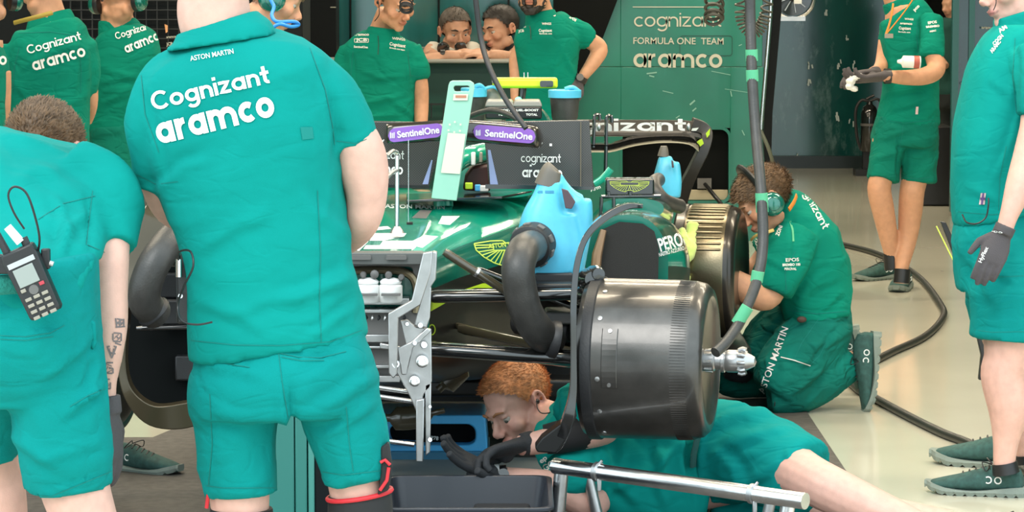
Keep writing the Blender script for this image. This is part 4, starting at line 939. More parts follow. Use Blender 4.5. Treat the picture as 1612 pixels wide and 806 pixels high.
# tool cabinet between the legs
tc_ = thing('tool_cabinet', 'teal metal cabinet seen between the legs of the man with white lettering', 'cabinet', (P(470, 700, 8.1).x, 8.1, 0))
for (xa, xb, mm, nm) in ((405, 462, mat('cabinet_teal', (.03, .19, .16), .45), 'panel'), (463.5, 482, MATS['cabinet_teal'], 'panel'), (484, 494, mat('cabinet_edge', (.06, .26, .22), .4), 'edge_strip'), (495, 530, m_wdark, 'dark_side')):
    b_ = B(); a = P(xa, 560, 8.1); c = P(xb, 560, 8.1); box(b_, ((a.x+c.x)/2, 8.2, a.z/2), (c.x-a.x, .2, a.z)); out(nm, b_, mm, tc_, False, bevel=.004)
# floor hose in two visible runs
fh = thing('floor_hose', 'black hose snaking across the pale floor around the kneeling man', 'hose', tuple(PF(1480, 490)))
pts = [PF(x, y, .016) for x, y in ((1240, 372), (1322, 384), (1388, 402), (1445, 435), (1480, 478), (1484, 500), (1455, 530), (1400, 556), (1340, 590), (1350, 612), (1376, 626), (1420, 650), (1480, 680), (1530, 700), (1620, 745))]
tube_th('hose', pts, .0155, mat('hose_floor', (.022, .022, .018), .45), fh, 8, 12)
# extinguisher
fe = thing('fire_extinguisher', 'black fire extinguisher on a stand by the teal wall behind the can holder', 'extinguisher', tuple(PF(1368, 272)))
DE = 25.0
b_ = B(); cb = P(1368, 238, DE); lathe(b_, cb, (0, 0, 1), [(0, .06), (.01, .068), (.30, .068), (.35, .05), (.37, .025), (.39, .022), (.40, .0)], 28); out('cylinder', b_, m_gloss, fe)
b_ = B(); tube(b_, cat([tuple(P(1368, 160, DE)), tuple(P(1356, 158, DE)), tuple(P(1347, 175, DE)), tuple(P(1349, 215, DE)), tuple(P(1356, 236, DE))], 5), .012, 8); out('discharge_hose', b_, m_rubber, fe)
b_ = B(); tube(b_, cat([tuple(P(1368, 160, DE)), tuple(P(1382, 156, DE)), tuple(P(1388, 170, DE)), tuple(P(1388, 200, DE))], 5), .010, 8); out('bracket_loop', b_, m_rubber, fe)
b_ = B(); tube(b_, [P(1364, 156, DE), P(1376, 150, DE)], .012, 8); out('lever', b_, m_black, fe)
b_ = B(); pbox(b_, 1359, 234, 1379, 270, DE+.02, .1); out('stand', b_, m_black, fe, False); b_ = B(); pbox(b_, 1347, 267, 1392, 278.5, DE-.05, .2); out('foot', b_, m_black, fe, False)
b_ = B(); lathe(b_, cb+Vector((0, 0, .20)), (0, 0, 1), [(0, .0685), (0, .0695), (.02, .0695), (.02, .0685)], 28, cap=False); out('band', b_, m_grey, fe)
# yellow and black strips on the floor beside the right man
bs = thing('floor_board', 'black edged board leaning by the green trouser leg at right', 'board', tuple(PF(1545, 598)))
b_ = B(); prism(b_, [(1481, 349), (1489, 350), (1530, 440), (1553, 560), (1553, 600), (1541, 598), (1545, 560), (1520, 450)], 11.0, .03); out('board', b_, m_black, bs, False, bevel=.002)
b_ = B(); tube(b_, [P(1474, 356, 10.98), P(1508, 425, 10.98), P(1516, 455, 10.98)], .0025, 8); out('pale_edge', b_, m_limel, bs)
# radios
def radio(label, D, c, ang, ln, w, cat_='radio', scr=True, ant=1):
    t = thing('walkie_talkie', label, cat_, tuple(P(*c, D)), 'radios on belts' if False else None)
    R_ = Matrix.Rotation(math.radians(ang), 3, 'Y'); C_ = P(*c, D)
    def q(x, y, z): return C_+R_@Vector((x, y, z))
    b_ = B(); ring = [[q((w/2)*s1*k, y, (ln/2)*s2*k2) for s1, s2 in ((-1, -1), (-.86, -1.04), (.86, -1.04), (1, -1), (1.06, .2), (1.1, .75), (1, 1), (-1, 1), (-1.1, .75), (-1.06, .2))] for y, k, k2 in ((.02, .95, .98), (-.002, 1, 1), (-.018, .92, .97))]
    loft(b_, ring); bo_ = out('radio_body', b_, m_black, t, False, bevel=.003)
    b_ = B(); tube(b_, [q(-w*.32, .005, ln*.48), q(-w*.36, .005, ln*.80), q(-w*.52, .005, ln*1.25)], [.008, .007, .005], 10); out('antenna', b_, m_rubber, t)
    b_ = B(); tube(b_, [q(w*.30, 0, ln*.48), q(w*.30, 0, ln*.60)], .008, 10); out('volume_knob', b_, m_rubber, t)
    b_ = B(); box(b_, q(0, -.0195, ln*.30), (w*.82, .003, .010), R_); out('label_bar', b_, m_alu, t, False)
    b_ = B(); box(b_, q(-.002, -.0195, ln*.10), (w*.62, .003, ln*.27), R_); out('screen', b_, mat('lcd_grey', (.28, .31, .29), .25), t, False, bevel=.001)
    b_ = B(); lathe(b_, q(0, -.018, -ln*.12), R_@Vector((0, -1, 0)), [(0, .010), (.003, .009), (.003, 0)], 16); out('navigation_key', b_, m_grey, t)
    for r_ in range(4):
        for k in range(3):
            b_ = B(); box(b_, q((k-1)*.017, -.0195, -ln*.22-r_*.0125), (.0125, .004, .0065), R_); out('key', b_, m_beige, t, False, bevel=.001)
    for k, mm in ((-1, m_beige), (1, mat('red_key', (.45, .04, .06), .5))):
        b_ = B(); box(b_, q(k*.019, -.0195, -ln*.08), (.010, .004, .007), R_); out('call_key', b_, mm, t, False, bevel=.001)
    return t, q
ra, q = radio('black walkie-talkie with grey screen clipped on the belt of the man bending at left', 5.98, (50, 442), -24, .135, .066)
b_ = B(); tube(b_, [q(.012, -.004, .075), q(.002, -.006, .112)], [.009, .008], 10); out('plug', b_, m_white, ra)
b_ = B(); tube(b_, cat([tuple(P(38, 360, 5.95)), tuple(P(22, 335, 5.93)), tuple(P(13, 308, 5.93)), tuple(P(22, 294, 5.93)), tuple(P(40, 302, 5.93)), tuple(P(52, 330, 5.93)), tuple(P(62, 372, 5.95)), tuple(P(60, 396, 5.98))], 5), .0022, 6); out('cable', b_, m_black, ra)
b_ = B(); pbox(b_, -6, 401, 34, 432, 5.99, .02); out('belt_clip', b_, m_black, ra, False, bevel=.004)
b_ = B(); pbox(b_, 64, 392, 78, 424, 5.99, .02); out('battery_clip', b_, m_black, ra, False, bevel=.003); b_ = B(); tube(b_, [P(78, 414, 5.98), P(84, 416, 5.98)], .005, 8); out('side_knob', b_, m_alu, ra)
rb_ = thing('walkie_talkie', 'black radio pack on the left hip of the man with large white lettering', 'radio', tuple(P(289, 470, 6.42)))
b_ = B(); pbox(b_, 277, 432, 301, 510, 6.42, .04); out('radio_body', b_, m_black, rb_, False, bevel=.005)
b_ = B(); tube(b_, [P(289, 436, 6.42), P(288, 372, 6.42)], [.007, .004], 8); out('antenna', b_, m_rubber, rb_)
b_ = B(); tube(b_, [P(281, 436, 6.40), P(281, 408, 6.40)], .006, 8); out('plug', b_, m_steel, rb_)
b_ = B(); tube(b_, cat([tuple(P(281, 410, 6.40)), tuple(P(283, 396, 6.35)), tuple(P(300, 396, 6.3)), tuple(P(304, 420, 6.28)), tuple(P(290, 450, 6.3)), tuple(P(280, 480, 6.33)), tuple(P(286, 505, 6.3)), tuple(P(310, 511, 6.29)), tuple(P(334, 507, 6.30))], 5), .0022, 6); out('cable', b_, m_black, rb_)
b_ = B(); tube(b_, [P(284, 466, 6.40), P(284, 466, 6.385)], .005, 8); out('status_button', b_, m_steel, rb_)
# small things held or lying
cd = thing('spray_can', 'white spray can with red label tucked under an arm by the teal wall', 'can', tuple(P(1430, 97, 15.25)))
ax_ = (P(1446, 98, 15.2)-P(1418, 97, 15.2)).normalized()
b_ = B(); lathe(b_, P(1420, 97, 15.22), ax_, [(0, .020), (.004, .029), (.085, .030), (.088, .028), (.09, 0)], 24); out('can_body', b_, m_white, cd)
b_ = B(); lathe(b_, P(1420, 97, 15.22), -ax_, [(0, .019), (.006, .012), (.012, .010), (.022, .008), (.024, 0)], 16); out('nozzle', b_, m_white, cd)
b_ = B(); lathe(b_, P(1420, 97, 15.22), ax_, [(.055, .0305), (.06, .0308), (.078, .0308), (.082, .0305)], 24, cap=False); out('label', b_, mat('can_red', (.45, .10, .07), .5), cd)
rg = thing('white_rag', 'crumpled white rag held in the dark gloves by the teal wall', 'rag', tuple(P(1345, 125, 15.2)))
b_ = B()
for (x, y, r) in ((1346, 121, 9), (1340, 128, 7), (1337, 136, 6), (1345, 140, 5), (1352, 121, 7)): ell(b_, P(x, y, 15.18), (m(r, 15.2), .03, m(r*.7, 15.2)))
me = remesh(b_, .004, 2); displace(me, .004, seed=4, scale=60); link_mesh('cloth', me, m_white, rg)
# ================================================================== figures
def T3(C, R, s):
    return lambda x, y, z: Vector(C)+R@Vector((x*s, y*s, z*s))
def head_shapes(bm, C, R, s, jaw=1.0):
    t = T3(C, R, s)
    def e(c, r, q=None): ell(bm, t(*c), tuple(v*s for v in r), R if q is None else R@q, 2)
    e((0, -.012, .035), (.074, .096, .082))
    e((0, .026, -.022), (.060, .062, .079))
    e((0, .032, -.072), (.050*jaw, .048, .040))
    e((0, .066, -.096), (.024*jaw, .020, .018))
    for sx in (-1, 1):
        e((sx*.040, .056, -.026), (.026, .026, .024))
        e((sx*.046*jaw, .01, -.066), (.018, .036, .028))
        e((sx*.011, .099, -.034), (.0095, .010, .008))
        e((sx*.030, .076, .0095), (.017, .011, .0048))   # upper lid
        e((sx*.030, .074, -.0105), (.016, .010, .0042))  # lower lid
        # ear: rim, lobe, plate
        pts = []
        for k in range(9):
            a = math.radians(-60+k*37)
            pts.append(t(sx*(.080+.006*math.sin(a*.5+1)), -.012+-.016*math.cos(a)*1.0-.004, -.002+.028*math.sin(a)))
        tube(bm, pts, .0055*s, 8)
        e((sx*.078, -.008, -.024), (.006, .009, .010)); e((sx*.077, -.010, .000), (.005, .014, .024))
    e((0, .074, .024), (.048, .018, .012))
    tube(bm, [t(0, .080, .014), t(0, .094, -.010), t(0, .108, -.026), t(0, .103, -.036)], [.008*s, .009*s, .0125*s, .008*s], 10)
    e((0, .087, -.0565), (.022, .011, .0058)); e((0, .084, -.068), (.019, .012, .0068))
def head_tint(co, C, R, s):
    q = (co-np.array(C))@np.array(R)/s; x, y, z = q[:, 0], q[:, 1], q[:, 2]; n = len(co); c = np.ones((n, 4))
    def g(cx, cy, cz, rx, ry, rz): return np.exp(-(((np.abs(x)-cx)/rx)**2+((y-cy)/ry)**2+((z-cz)/rz)**2))
    lips = np.clip(1.6*g(0, .098, -.062, .021, .018, .010), 0, 1)
    red = np.clip(.55*g(.040, .075, -.03, .024, .04, .022)+.6*g(0, .112, -.03, .02, .02, .015)+.75*g(.084, -.012, 0, .014, .03, .035), 0, 1)
    c[:, 1] *= 1-.38*lips-.22*red; c[:, 2] *= 1-.30*lips-.20*red; c[:, 0] *= 1-.10*lips
    seam = np.exp(-((z+.0625)/.0022)**2)*(np.abs(x) < .022)*(y > .08)
    nos = g(.010, .103, -.041, .005, .01, .004); k = np.clip(.6*seam+.6*nos, 0, .75)
    c[:, :3] *= (1-k)[:, None]
    return c
HZ = ([-.12, -.06, -.035, -.015, .01, .03, .05, .075, .1], [-.062, -.055, -.035, .02, -.004, .034, .062, .072, .075])
def hair(name, parent, C, R, s, mt, length=.012, n=2600, k=1.06, hz=HZ, comb=(0, .5, 1), thick=.0011, seed=1, lift=0):
    rnd = random.Random(seed); t = T3(C, R, s)
    bm = B(); nu, nv = 44, 30; grid = {}
    def pos(th, ph, kk=k):
        x = .076*kk*math.cos(th)*math.sin(ph); y = -.012+.096*kk*math.sin(th)*math.sin(ph); z = .035+lift+.082*kk*math.cos(ph)
        return x, y, z
    def keep(p): return p[2] > np.interp(p[1], hz[0], hz[1])
    for i in range(nu):
        for j in range(nv+1):
            th = 2*math.pi*i/nu; ph = math.pi*.86*j/nv; p = pos(th, ph, k+rnd.uniform(-.008, .012)); grid[i, j] = (p, None)
    vs = {}
    def gv(i, j):
        i %= nu
        if (i, j) not in vs: vs[i, j] = bm.verts.new(t(*grid[i, j][0]))
        return vs[i, j]
    for i in range(nu):
        for j in range(nv):
            p = grid[i, j][0]
            if keep(p) and keep(grid[(i+1) % nu, j+1][0]):
                q = [gv(i, j), gv(i+1, j), gv(i+1, j+1), gv(i, j+1)]
                bm.faces.new(q)
    cv = Vector(comb)
    for _ in range(n):
        th = rnd.uniform(0, 2*math.pi); ph = math.acos(rnd.uniform(-.85, 1)); p = pos(th, ph, k)
        if not keep((p[0], p[1], p[2]-.004)): continue
        nn = Vector((p[0]/.076**2, (p[1]+.012)/.096**2, (p[2]-.035)/.082**2)).normalized()
        cd = cv-nn*cv.dot(nn)
        d = (nn*.55+cd*.9+Vector([rnd.uniform(-.3, .3) for _ in range(3)])).normalized()
        l = length*rnd.uniform(.6, 1.15); o = Vector(p)-nn*.002; sd = d.cross(nn).normalized()*thick
        mid = o+d*l*.55+nn*.001; end = o+(d*.9-nn*.25).normalized()*l
        a, b, c_, e = [bm.verts.new(t(*v)) for v in (o-sd, o+sd, mid+sd*.7, mid-sd*.7)]; f = bm.verts.new(t(*end))
        bm.faces.new((a, b, c_, e)); bm.faces.new((e, c_, f))
    return out(name, bm, mt, parent)
def eyes(parent, C, R, s, look=(0, 0), brow=None, closed=False):
    t = T3(C, R, s)
    for sx in (-1, 1):
        bm = B(); ell(bm, t(sx*.030, .0690, -.001), (.0115*s,)*3, None, 3); e = out('eye', bm, m_eye, parent)
        bm = B(); dx, dz = look; ell(bm, t(sx*.030+dx, .0690+.0066, -.001+dz), (.0062*s,)*3, None, 2); out('iris', bm, m_iris, e)
        if brow:
            bm = B(); tube(bm, [t(sx*.014, .093, .023), t(sx*.030, .091, .029), t(sx*.048, .079, .025)], [.003*s, .0042*s, .002*s], 8); out('eyebrow', bm, brow, parent)
def hand_shapes(bm, W, d, n, side=1, size=1.0, curl=(20, 25, 25, 28), thumb=20, spread=.05, split=None):
    """d = pointing direction, n = direction the palm faces"""
    d = Vector(d).normalized(); n = Vector(n); n = (n-d*n.dot(d)).normalized(); l = d.cross(n)*side; W = Vector(W)
    rings = []
    for x, hw, ht in ((-.02, .026, .019), (.0, .027, .018), (.02, .034, .017), (.045, .041, .015), (.07, .043, .014), (.09, .040, .011), (.097, .034, .007)):
        c = W+d*x*size
        rings.append([c+(l*math.cos(a)*hw+n*math.sin(a)*ht)*size for a in [2*math.pi*k/16 for k in range(16)]])
    loft(bm, rings)
    ell(bm, W+(d*.035+l*.022+n*.008)*size, tuple(v*size for v in (.02, .02, .02)), None, 2)
    fb = ((.031, .074), (.0105, .083), (-.0105, .077), (-.031, .060))
    for i, (o, ln) in enumerate(fb):
        p = W+(d*(.088-abs(o)*.15)+l*o)*size; dd = (d+l*(o/.031*spread)).normalized(); pts = [p-dd*.02*size]; rr = [.0088*size]
        c = math.radians(curl[i] if hasattr(curl, '__len__') else curl); ang = c*.6; pts.append(p); rr.append(.0098*size)
        for f_ in (.45, .32, .25):
            ddd = dd*math.cos(ang)+n*math.sin(ang); p = p+ddd*ln*f_*size; pts.append(p); rr.append(rr[-1]*.93); ang += c
        tube(bm, pts, rr, 10)
    th = math.radians(thumb); p = W+(d*.022+l*.030+n*.004)*size; a = (d*.72+l*.72+n*.15).normalized(); b = (d*.95+l*.25+n*math.sin(th)*.9).normalized()
    tube(bm, [p-a*.015*size, p, p+a*.034*size, p+a*.034*size+b*.026*size, p+a*.034*size+b*.048*size], [v*size for v in (.013, .0135, .0115, .0105, .008)], 10)
def shoe(parent, heel, d, up, size=1.0, mu=None, ms=None, logo=True, px=None):
    d = Vector(d).normalized(); up = Vector(up); up = (up-d*up.dot(d)).normalized(); l = d.cross(up); H = Vector(heel)
    def pt(x, y, z): return H+(d*x+l*y+up*z)*size
    KX = [0, .012, .05, .10, .15, .20, .25, .285, .30]
    WD = [.020, .030, .036, .037, .043, .049, .046, .032, .012]
    HT = [.055, .085, .098, .092, .078, .062, .050, .040, .026]
    def sec(x, z0, ex=2.4, grow=0, hk=1):
        w = float(np.interp(x, KX, WD))+grow; h = float(np.interp(x, KX, HT))*hk; r = []
        for k in range(20):
            a = 2*math.pi*k/20; ca, sa = math.cos(a), math.sin(a)
            y = math.copysign(abs(ca)**.75, ca)*w*(1-.35*max(sa, 0)**2); z = z0+(h-z0)*(.5+.5*math.copysign(abs(sa)**.8, sa))
            r.append(pt(x, y, z))
        return r
    bm = B(); loft(bm, [sec(x, .014) for x in (0.002, .012, .03, .05, .075, .10, .125, .15, .18, .21, .24, .265, .285, .297)])
    up_o = out('shoe', bm, mu or m_shoe, parent)
    bm = B(); N = 40
    rings = []
    for i in range(N+1):
        x = -.004+.31*i/N; w = float(np.interp(max(0, min(.3, x)), KX, WD))+.004; notch = .006 if (i % 4 == 3) else 0
        t0 = .024+.008*math.cos(i/N*6)
        lift = max(0, x-.24)*.25
        rings.append([pt(x, -w, t0+lift*.5), pt(x, w, t0+lift*.5), pt(x, w+.003, .013+lift), pt(x, w-.002, notch+lift), pt(x, -w+.002, notch+lift), pt(x, -w-.003, .013+lift)])
    loft(bm, rings); out('sole', bm, ms or m_sole, up_o, smooth=False)
    bm = B()
    for k, x in enumerate((.105, .125, .145, .165, .185)):
        z = float(np.interp(x, KX, HT))+.002
        tube(bm, [pt(x-.004, -.022, z-.010), pt(x+.004, 0, z+.001), pt(x+.010, .022, z-.010)], .0022*size, 6)
    tube(bm, cat([tuple(pt(.10, 0, .096)), tuple(pt(.12, .03, .11)), tuple(pt(.10, .045, .085)), tuple(pt(.105, .01, .094))], 4), .0018*size, 6)
    tube(bm, cat([tuple(pt(.10, 0, .096)), tuple(pt(.125, -.03, .105)), tuple(pt(.11, -.045, .08)), tuple(pt(.105, -.01, .094))], 4), .0018*size, 6)
    out('laces', bm, m_black, up_o)
    if logo:
        for sy in (-1, 1):
            bm = B()
            for cx, a0, a1 in ((.075, 0, 360), (.105, 50, 310)):
                pts = []
                for x, z in arc(cx, .052, .010, a0, a1, k=10):
                    w = float(np.interp(x, KX, WD)); pts.append(pt(x, sy*(w*.985), z))
                tube(bm, pts, .0022*size, 5)
            out('shoe_logo', bm, m_white, up_o)
    return up_o
class Person:
    def __init__(s, label, D, base, group=None, name='person'):
        s.D = D; s.root = thing(name, label, 'person', base, group); s.heads = []; s.objs = {}
    def shapes(s, bm, L, sc=1.0):
        for it in L:
            k = it[0]
            if k == 'T': torso(bm, it[1], s.D, sc=sc)
            elif k == 'S': torso(bm, [(a, b, c, hw*.9, hd*.86) for a, b, c, hw, hd in it[1]], s.D)
            elif k == 'L': limb(bm, [(a, b, c, r*sc) for a, b, c, r in it[1]], s.D)
            elif k == 'E': ell(bm, P(it[1][0], it[1][1], s.D+it[1][2]), it[2])
            elif k == 'H': head_shapes(bm, *it[1:])
            elif k == 'G': hand_shapes(bm, *it[1], **it[2])
            elif k == 'R': tube(bm, [P(a, b, s.D+c) for a, b, c, r in it[1]], [r for *_, r in it[1]], 14)
    def body(s, L, skin_m, voxel=.007, smooth=3):
        bm = B(); s.shapes(bm, L); me = remesh(bm, voxel, smooth)
        co = getco(me); c = np.ones((len(co), 4))
        for C, R, k in s.heads: c = c*head_tint(co, C, R, k)
        at = me.color_attributes.new('tint', 'FLOAT_COLOR', 'POINT'); at.data.foreach_set('color', c.ravel())
        o = link_mesh('body', me, skin_m, s.root); s.objs['body'] = o; return o
    def cloth(s, name, L, mt, voxel=.011, smooth=3, amp=.005, folds=(), seed=0, scale=9, dirv=(1, 0, .35)):
        bm = B(); s.shapes(bm, L); me = remesh(bm, voxel, smooth)
        displace(me, amp, folds, seed, scale, dirv)
        o = link_mesh(name, me, mt, s.root); s.objs[name] = o; return o
    def part(s, name, L, mt, voxel=None, smooth=2, parent=None):
        bm = B(); s.shapes(bm, L)
        if voxel: return link_mesh(name, remesh(bm, voxel, smooth), mt, parent or s.root)
        return out(name, bm, mt, parent or s.root)
    def pt(s, x, y, d=0): return P(x, y, s.D+d)
def band(parent, name, pts, w, th, mt, normal):
    """flat strap following points"""
    bm = B(); pts = [Vector(p) for p in pts]; nn = Vector(normal).normalized(); r = []
    for i, p in enumerate(pts):
        t = (pts[min(i+1, len(pts)-1)]-pts[max(i-1, 0)]).normalized(); sd = t.cross(nn).normalized()*w/2
        r.append([p-sd-nn*th/2, p+sd-nn*th/2, p+sd+nn*th/2, p-sd+nn*th/2])
    loft(bm, r); return out(name, bm, mt, parent)
def headset(parent, C, R, s, mt_cup=None, cups=(-1, 1), bandx=True, side_dir=None, neck=False):
    t = T3(C, R, s); mt_cup = mt_cup or mat('cup_green', (.01, .16, .12), .18, coat=1, metal=.3)
    bm = B()
    pts = [t(.090*math.cos(a), -.005, .012+.124*math.sin(a)) for a in [math.pi*k/16 for k in range(17)]]
    tube(bm, pts, .010*s, 8, sq=1.6); hb = out('headset', bm, m_black, parent)
    for sx in cups:
        bm = B(); ax = R@Vector((sx, 0, 0)); lathe(bm, t(sx*.070, -.005, 0), ax, [(0, .030*s), (.004, .037*s), (.018*s, .038*s), (.026*s, .036*s)], 28); out('ear_cushion', bm, m_black, hb)
        bm = B(); lathe(bm, t(sx*.092, -.005, 0), ax, [(0, .037*s), (.010*s, .037*s), (.020*s, .031*s), (.026*s, .020*s), (.028*s, 0.002)], 28); cp = out('ear_cup', bm, mt_cup, hb)
        bm = B(); lathe(bm, t(sx*.113, -.005, 0), ax, [(0, .022*s), (.005*s, .021*s)], 20); out('cup_cap', bm, m_gloss, cp)
    return hb
# ================================================================== people in the foreground
def base(px, D): return (P(px, 300, D).x, D, 0)
hair_b = mat('hair_brown', (.135, .075, .036), .6, var=.4, vscale=60); hair_r = mat('hair_ginger', (.50, .21, .08), .6, var=.35, vscale=60)
hair_d = mat('hair_dark', (.018, .013, .010), .55); hair_g = mat('hair_grey', (.075, .058, .045), .6, var=.3, vscale=50); hair_o = mat('hair_orange', (.42, .15, .03), .6, var=.3, vscale=50)
def feet(p, L, sole=None):
    for q in L: shoe(p.root, *q)
# ---------- A: man with large white lettering
A_ = Person('standing person seen from behind with large white lettering on a turquoise shirt', 6.46, base(440, 6.46))
hC = P(338, -52, 6.46); hR = frame3((.25, .95, -.25), (0, .2, 1)); A_.heads = [(hC, hR, 1.05)]
A_.body([('H', hC, hR, 1.05), ('L', [(338, -30, 0, 52), (336, 15, .0, 58), (342, 48, 0, 56), (350, 74, 0, 46)]),
  ('T', [(352, 68, 0, 58, .06), (373, 128, 0, 108, .08), (390, 260, 0, 125, .11), (425, 440, 0, 115, .11), (445, 560, 0, 125, .12), (452, 640, 0, 120, .11)]),
  ('L', [(268, 165, .03, 26), (246, 235, .04, 34), (262, 318, .10, 29), (300, 345, .28, 24), (345, 352, .42, 20)]),
  ('L', [(500, 140, .02, 34), (556, 215, 0, 38), (571, 260, .01, 41), (577, 310, .02, 33), (568, 350, .05, 29), (540, 378, .20, 25), (505, 385, .36, 20)]),
  ('L', [(370, 610, 0, 60), (373, 720, 0, 54), (378, 800, 0, 47), (380, 850, 0, 44), (380, 930, .02, 50), (380, 1050, .02, 36), (380, 1160, 0, 26), (380, 1190, 0, 27)]),
  ('L', [(518, 610, 0, 62), (548, 700, 0, 50), (564, 775, 0, 46), (566, 830, .01, 44), (566, 920, .03, 48), (566, 1040, .03, 34), (566, 1160, 0, 26), (566, 1190, 0, 27)]),
  ('G', (P(345, 352, 6.88), (P(375, 352, 7.0)-P(345, 352, 6.88)), (0, .2, -1)), dict(side=1)),
  ('G', (P(505, 385, 6.82), (P(480, 385, 6.95)-P(505, 385, 6.82)), (0, .2, -1)), dict(side=-1))], m_skin, .007)
hair('hair', A_.root, hC, hR, 1.05, hair_g, .012, 500)
shA = A_.cloth('shirt', [('T', [(365, 60, 0, 66, .08), (368, 82, 0, 122, .105), (372, 114, 0, 154, .125), (380, 180, 0, 160, .13), (391, 260, 0, 154, .135), (410, 350, 0, 138, .13), (424, 440, 0, 134, .13), (434, 520, 0, 139, .135), (438, 548, 0, 142, .138)]),
  ('L', [(310, 118, 0, 48), (272, 142, 0, 54), (253, 190, 0, 53), (247, 245, .02, 44), (249, 292, .04, 39)]),
  ('L', [(466, 122, 0, 50), (510, 150, 0, 56), (549, 205, .0, 47), (560, 232, 0, 42)])], m_shirt, .009, 3, .0085,
  [(215, 300, 330, 230, 9, -.006), (300, 400, 430, 330, 11, .006), (560, 430, 430, 480, 12, .008), (552, 380, 470, 300, 12, .006), (300, 470, 420, 520, 10, .006), (565, 480, 470, 535, 8, .007), (520, 130, 530, 250, 8, -.008), (232, 150, 262, 280, 7, -.005), (345, 500, 560, 440, 9, .005)], 3, 6.5, (1, 0, .45))
ckA = B(); torso(ckA, [(349, 68, 0, 88, .098), (347, 56, 0, 84, .092), (344, 45, 0, 73, .082), (341, 35, 0, 66, .076)], 6.46)
me = remesh(ckA, .006, 2); link_mesh('collar', me, m_shirt, A_.root)
A_.cloth('shorts', [('T', [(436, 500, 0, 126, .12), (441, 548, 0, 135, .13), (444, 575, 0, 147, .145), (447, 610, 0, 154, .15), (449, 648, 0, 152, .14)]),
  ('L', [(368, 600, 0, 74), (372, 690, 0, 66), (378, 742, 0, 62), (380, 779, 0, 61)]),
  ('L', [(520, 600, 0, 78), (543, 670, -.01, 67), (558, 730, -.01, 57), (562, 757, -.01, 55)])], m_shorts, .010, 2, .006,
  [(455, 600, 465, 700, 7, -.016), (300, 560, 420, 600, 9, .006), (600, 590, 480, 650, 10, .009), (600, 630, 500, 690, 8, .008), (560, 560, 470, 600, 9, .006), (330, 640, 400, 660, 9, .006), (318, 766, 440, 768, 3, -.004), (505, 744, 612, 744, 3, -.004), (440, 552, 540, 565, 4, -.006), (305, 558, 395, 575, 4, -.006)], 11, 7, (1, 0, .6))
stA = A_.objs['shorts']
stitch(stA, 6.4, [[(440, 556), (470, 562), (505, 563), (545, 553)], [(443, 562), (475, 568), (510, 567)], [(305, 556), (340, 570), (393, 578)], [(438, 552), (444, 600), (454, 660)], [(318, 764), (350, 768), (440, 768)], [(508, 743), (540, 748), (608, 740)], [(330, 620), (334, 700), (328, 764)], [(545, 640), (550, 700), (556, 742)]])
stitch(shA, 6.4, [[(300, 536), (370, 543), (440, 544), (520, 538), (570, 520)], [(215, 275), (245, 290), (280, 286)], [(530, 222), (560, 226), (590, 214)], [(488, 75), (512, 140), (524, 200), (527, 228)], [(222, 118), (228, 180), (250, 240)], [(500, 300), (505, 400), (503, 470), (506, 540)]])
b_ = B(); pp = [(473, 200), (492, 200), (494, 218), (476, 220)]
patch('sweat_mark', [pp], Target([shA], 6.4), mat('damp_cloth', (.001, .20, .175), .9), shA, .002)
tgA = Target([shA], 6.4)
def T_(s, *a, **k): return decal('shirt_lettering', s, *a, **k)
T_(stroke_text('Cognizant', .25), (241, 174), (427, 130), 20, tgA, m_white, shA, .003)
T_(stroke_text('aramco', .30), (250, 228), (435, 182), 33, tgA, m_white, shA, .003)
T_(font_text('ASTON MARTIN', .015), (300, 96), (368, 84), 8, tgA, m_wprint, shA, .003)
patch('collar_emblem', segs([(331+4*math.cos(a), 52+4*math.sin(a)) for a in np.arange(0, 6.6, .6)], 1.2), Target([bpy.data.objects['collar']], 6.4), m_wprint, shA, .002)
# knee pads
kp = A_.part('knee_pad', [('L', [(566, 778, 0, 50), (567, 800, 0, 52), (567, 870, 0, 52), (566, 890, 0, 49)])], mat('neoprene', (.012, .012, .013), .75), None)
b_ = B(); r_ = m(51, 6.46); c_ = P(566, 778, 6.46); tube(b_, [c_+Vector((r_*math.cos(a), r_*math.sin(a), -.01*math.cos(a)*-1)) for a in [2*math.pi*k/24 for k in range(25)]], .005, 8, cap=False); out('red_edge', b_, m_red, kp)
A_.part('knee_pad', [('L', [(380, 800, 0, 50), (380, 830, 0, 52), (380, 890, 0, 52)])], MATS['neoprene'], None)
b_ = B(); prism(b_, [(599, 704), (612, 697), (617, 735), (612, 772), (594, 780), (600, 745)], 6.40, .03); st = out('knee_strap', b_, MATS['neoprene'], A_.root, bevel=.004)
for q in (((599, 728), (606, 724), (614, 732)), ((612, 736), (609, 756), (598, 772))):
    b_ = B(); tube(b_, [P(*v, 6.395) for v in q], .0036, 8); out('red_edge', b_, m_red, st)
b_ = B(); tube(b_, [P(328, 778, 6.42), P(325, 800, 6.42)], .004, 8); out('red_edge', b_, m_red, st)
feet(A_, [((P(380, 1200, 6.40).x, 6.40, .0), (-.15, 1, 0), (0, 0, 1), .98), ((P(566, 1200, 6.40).x, 6.40, .0), (.15, 1, 0), (0, 0, 1), .98)])
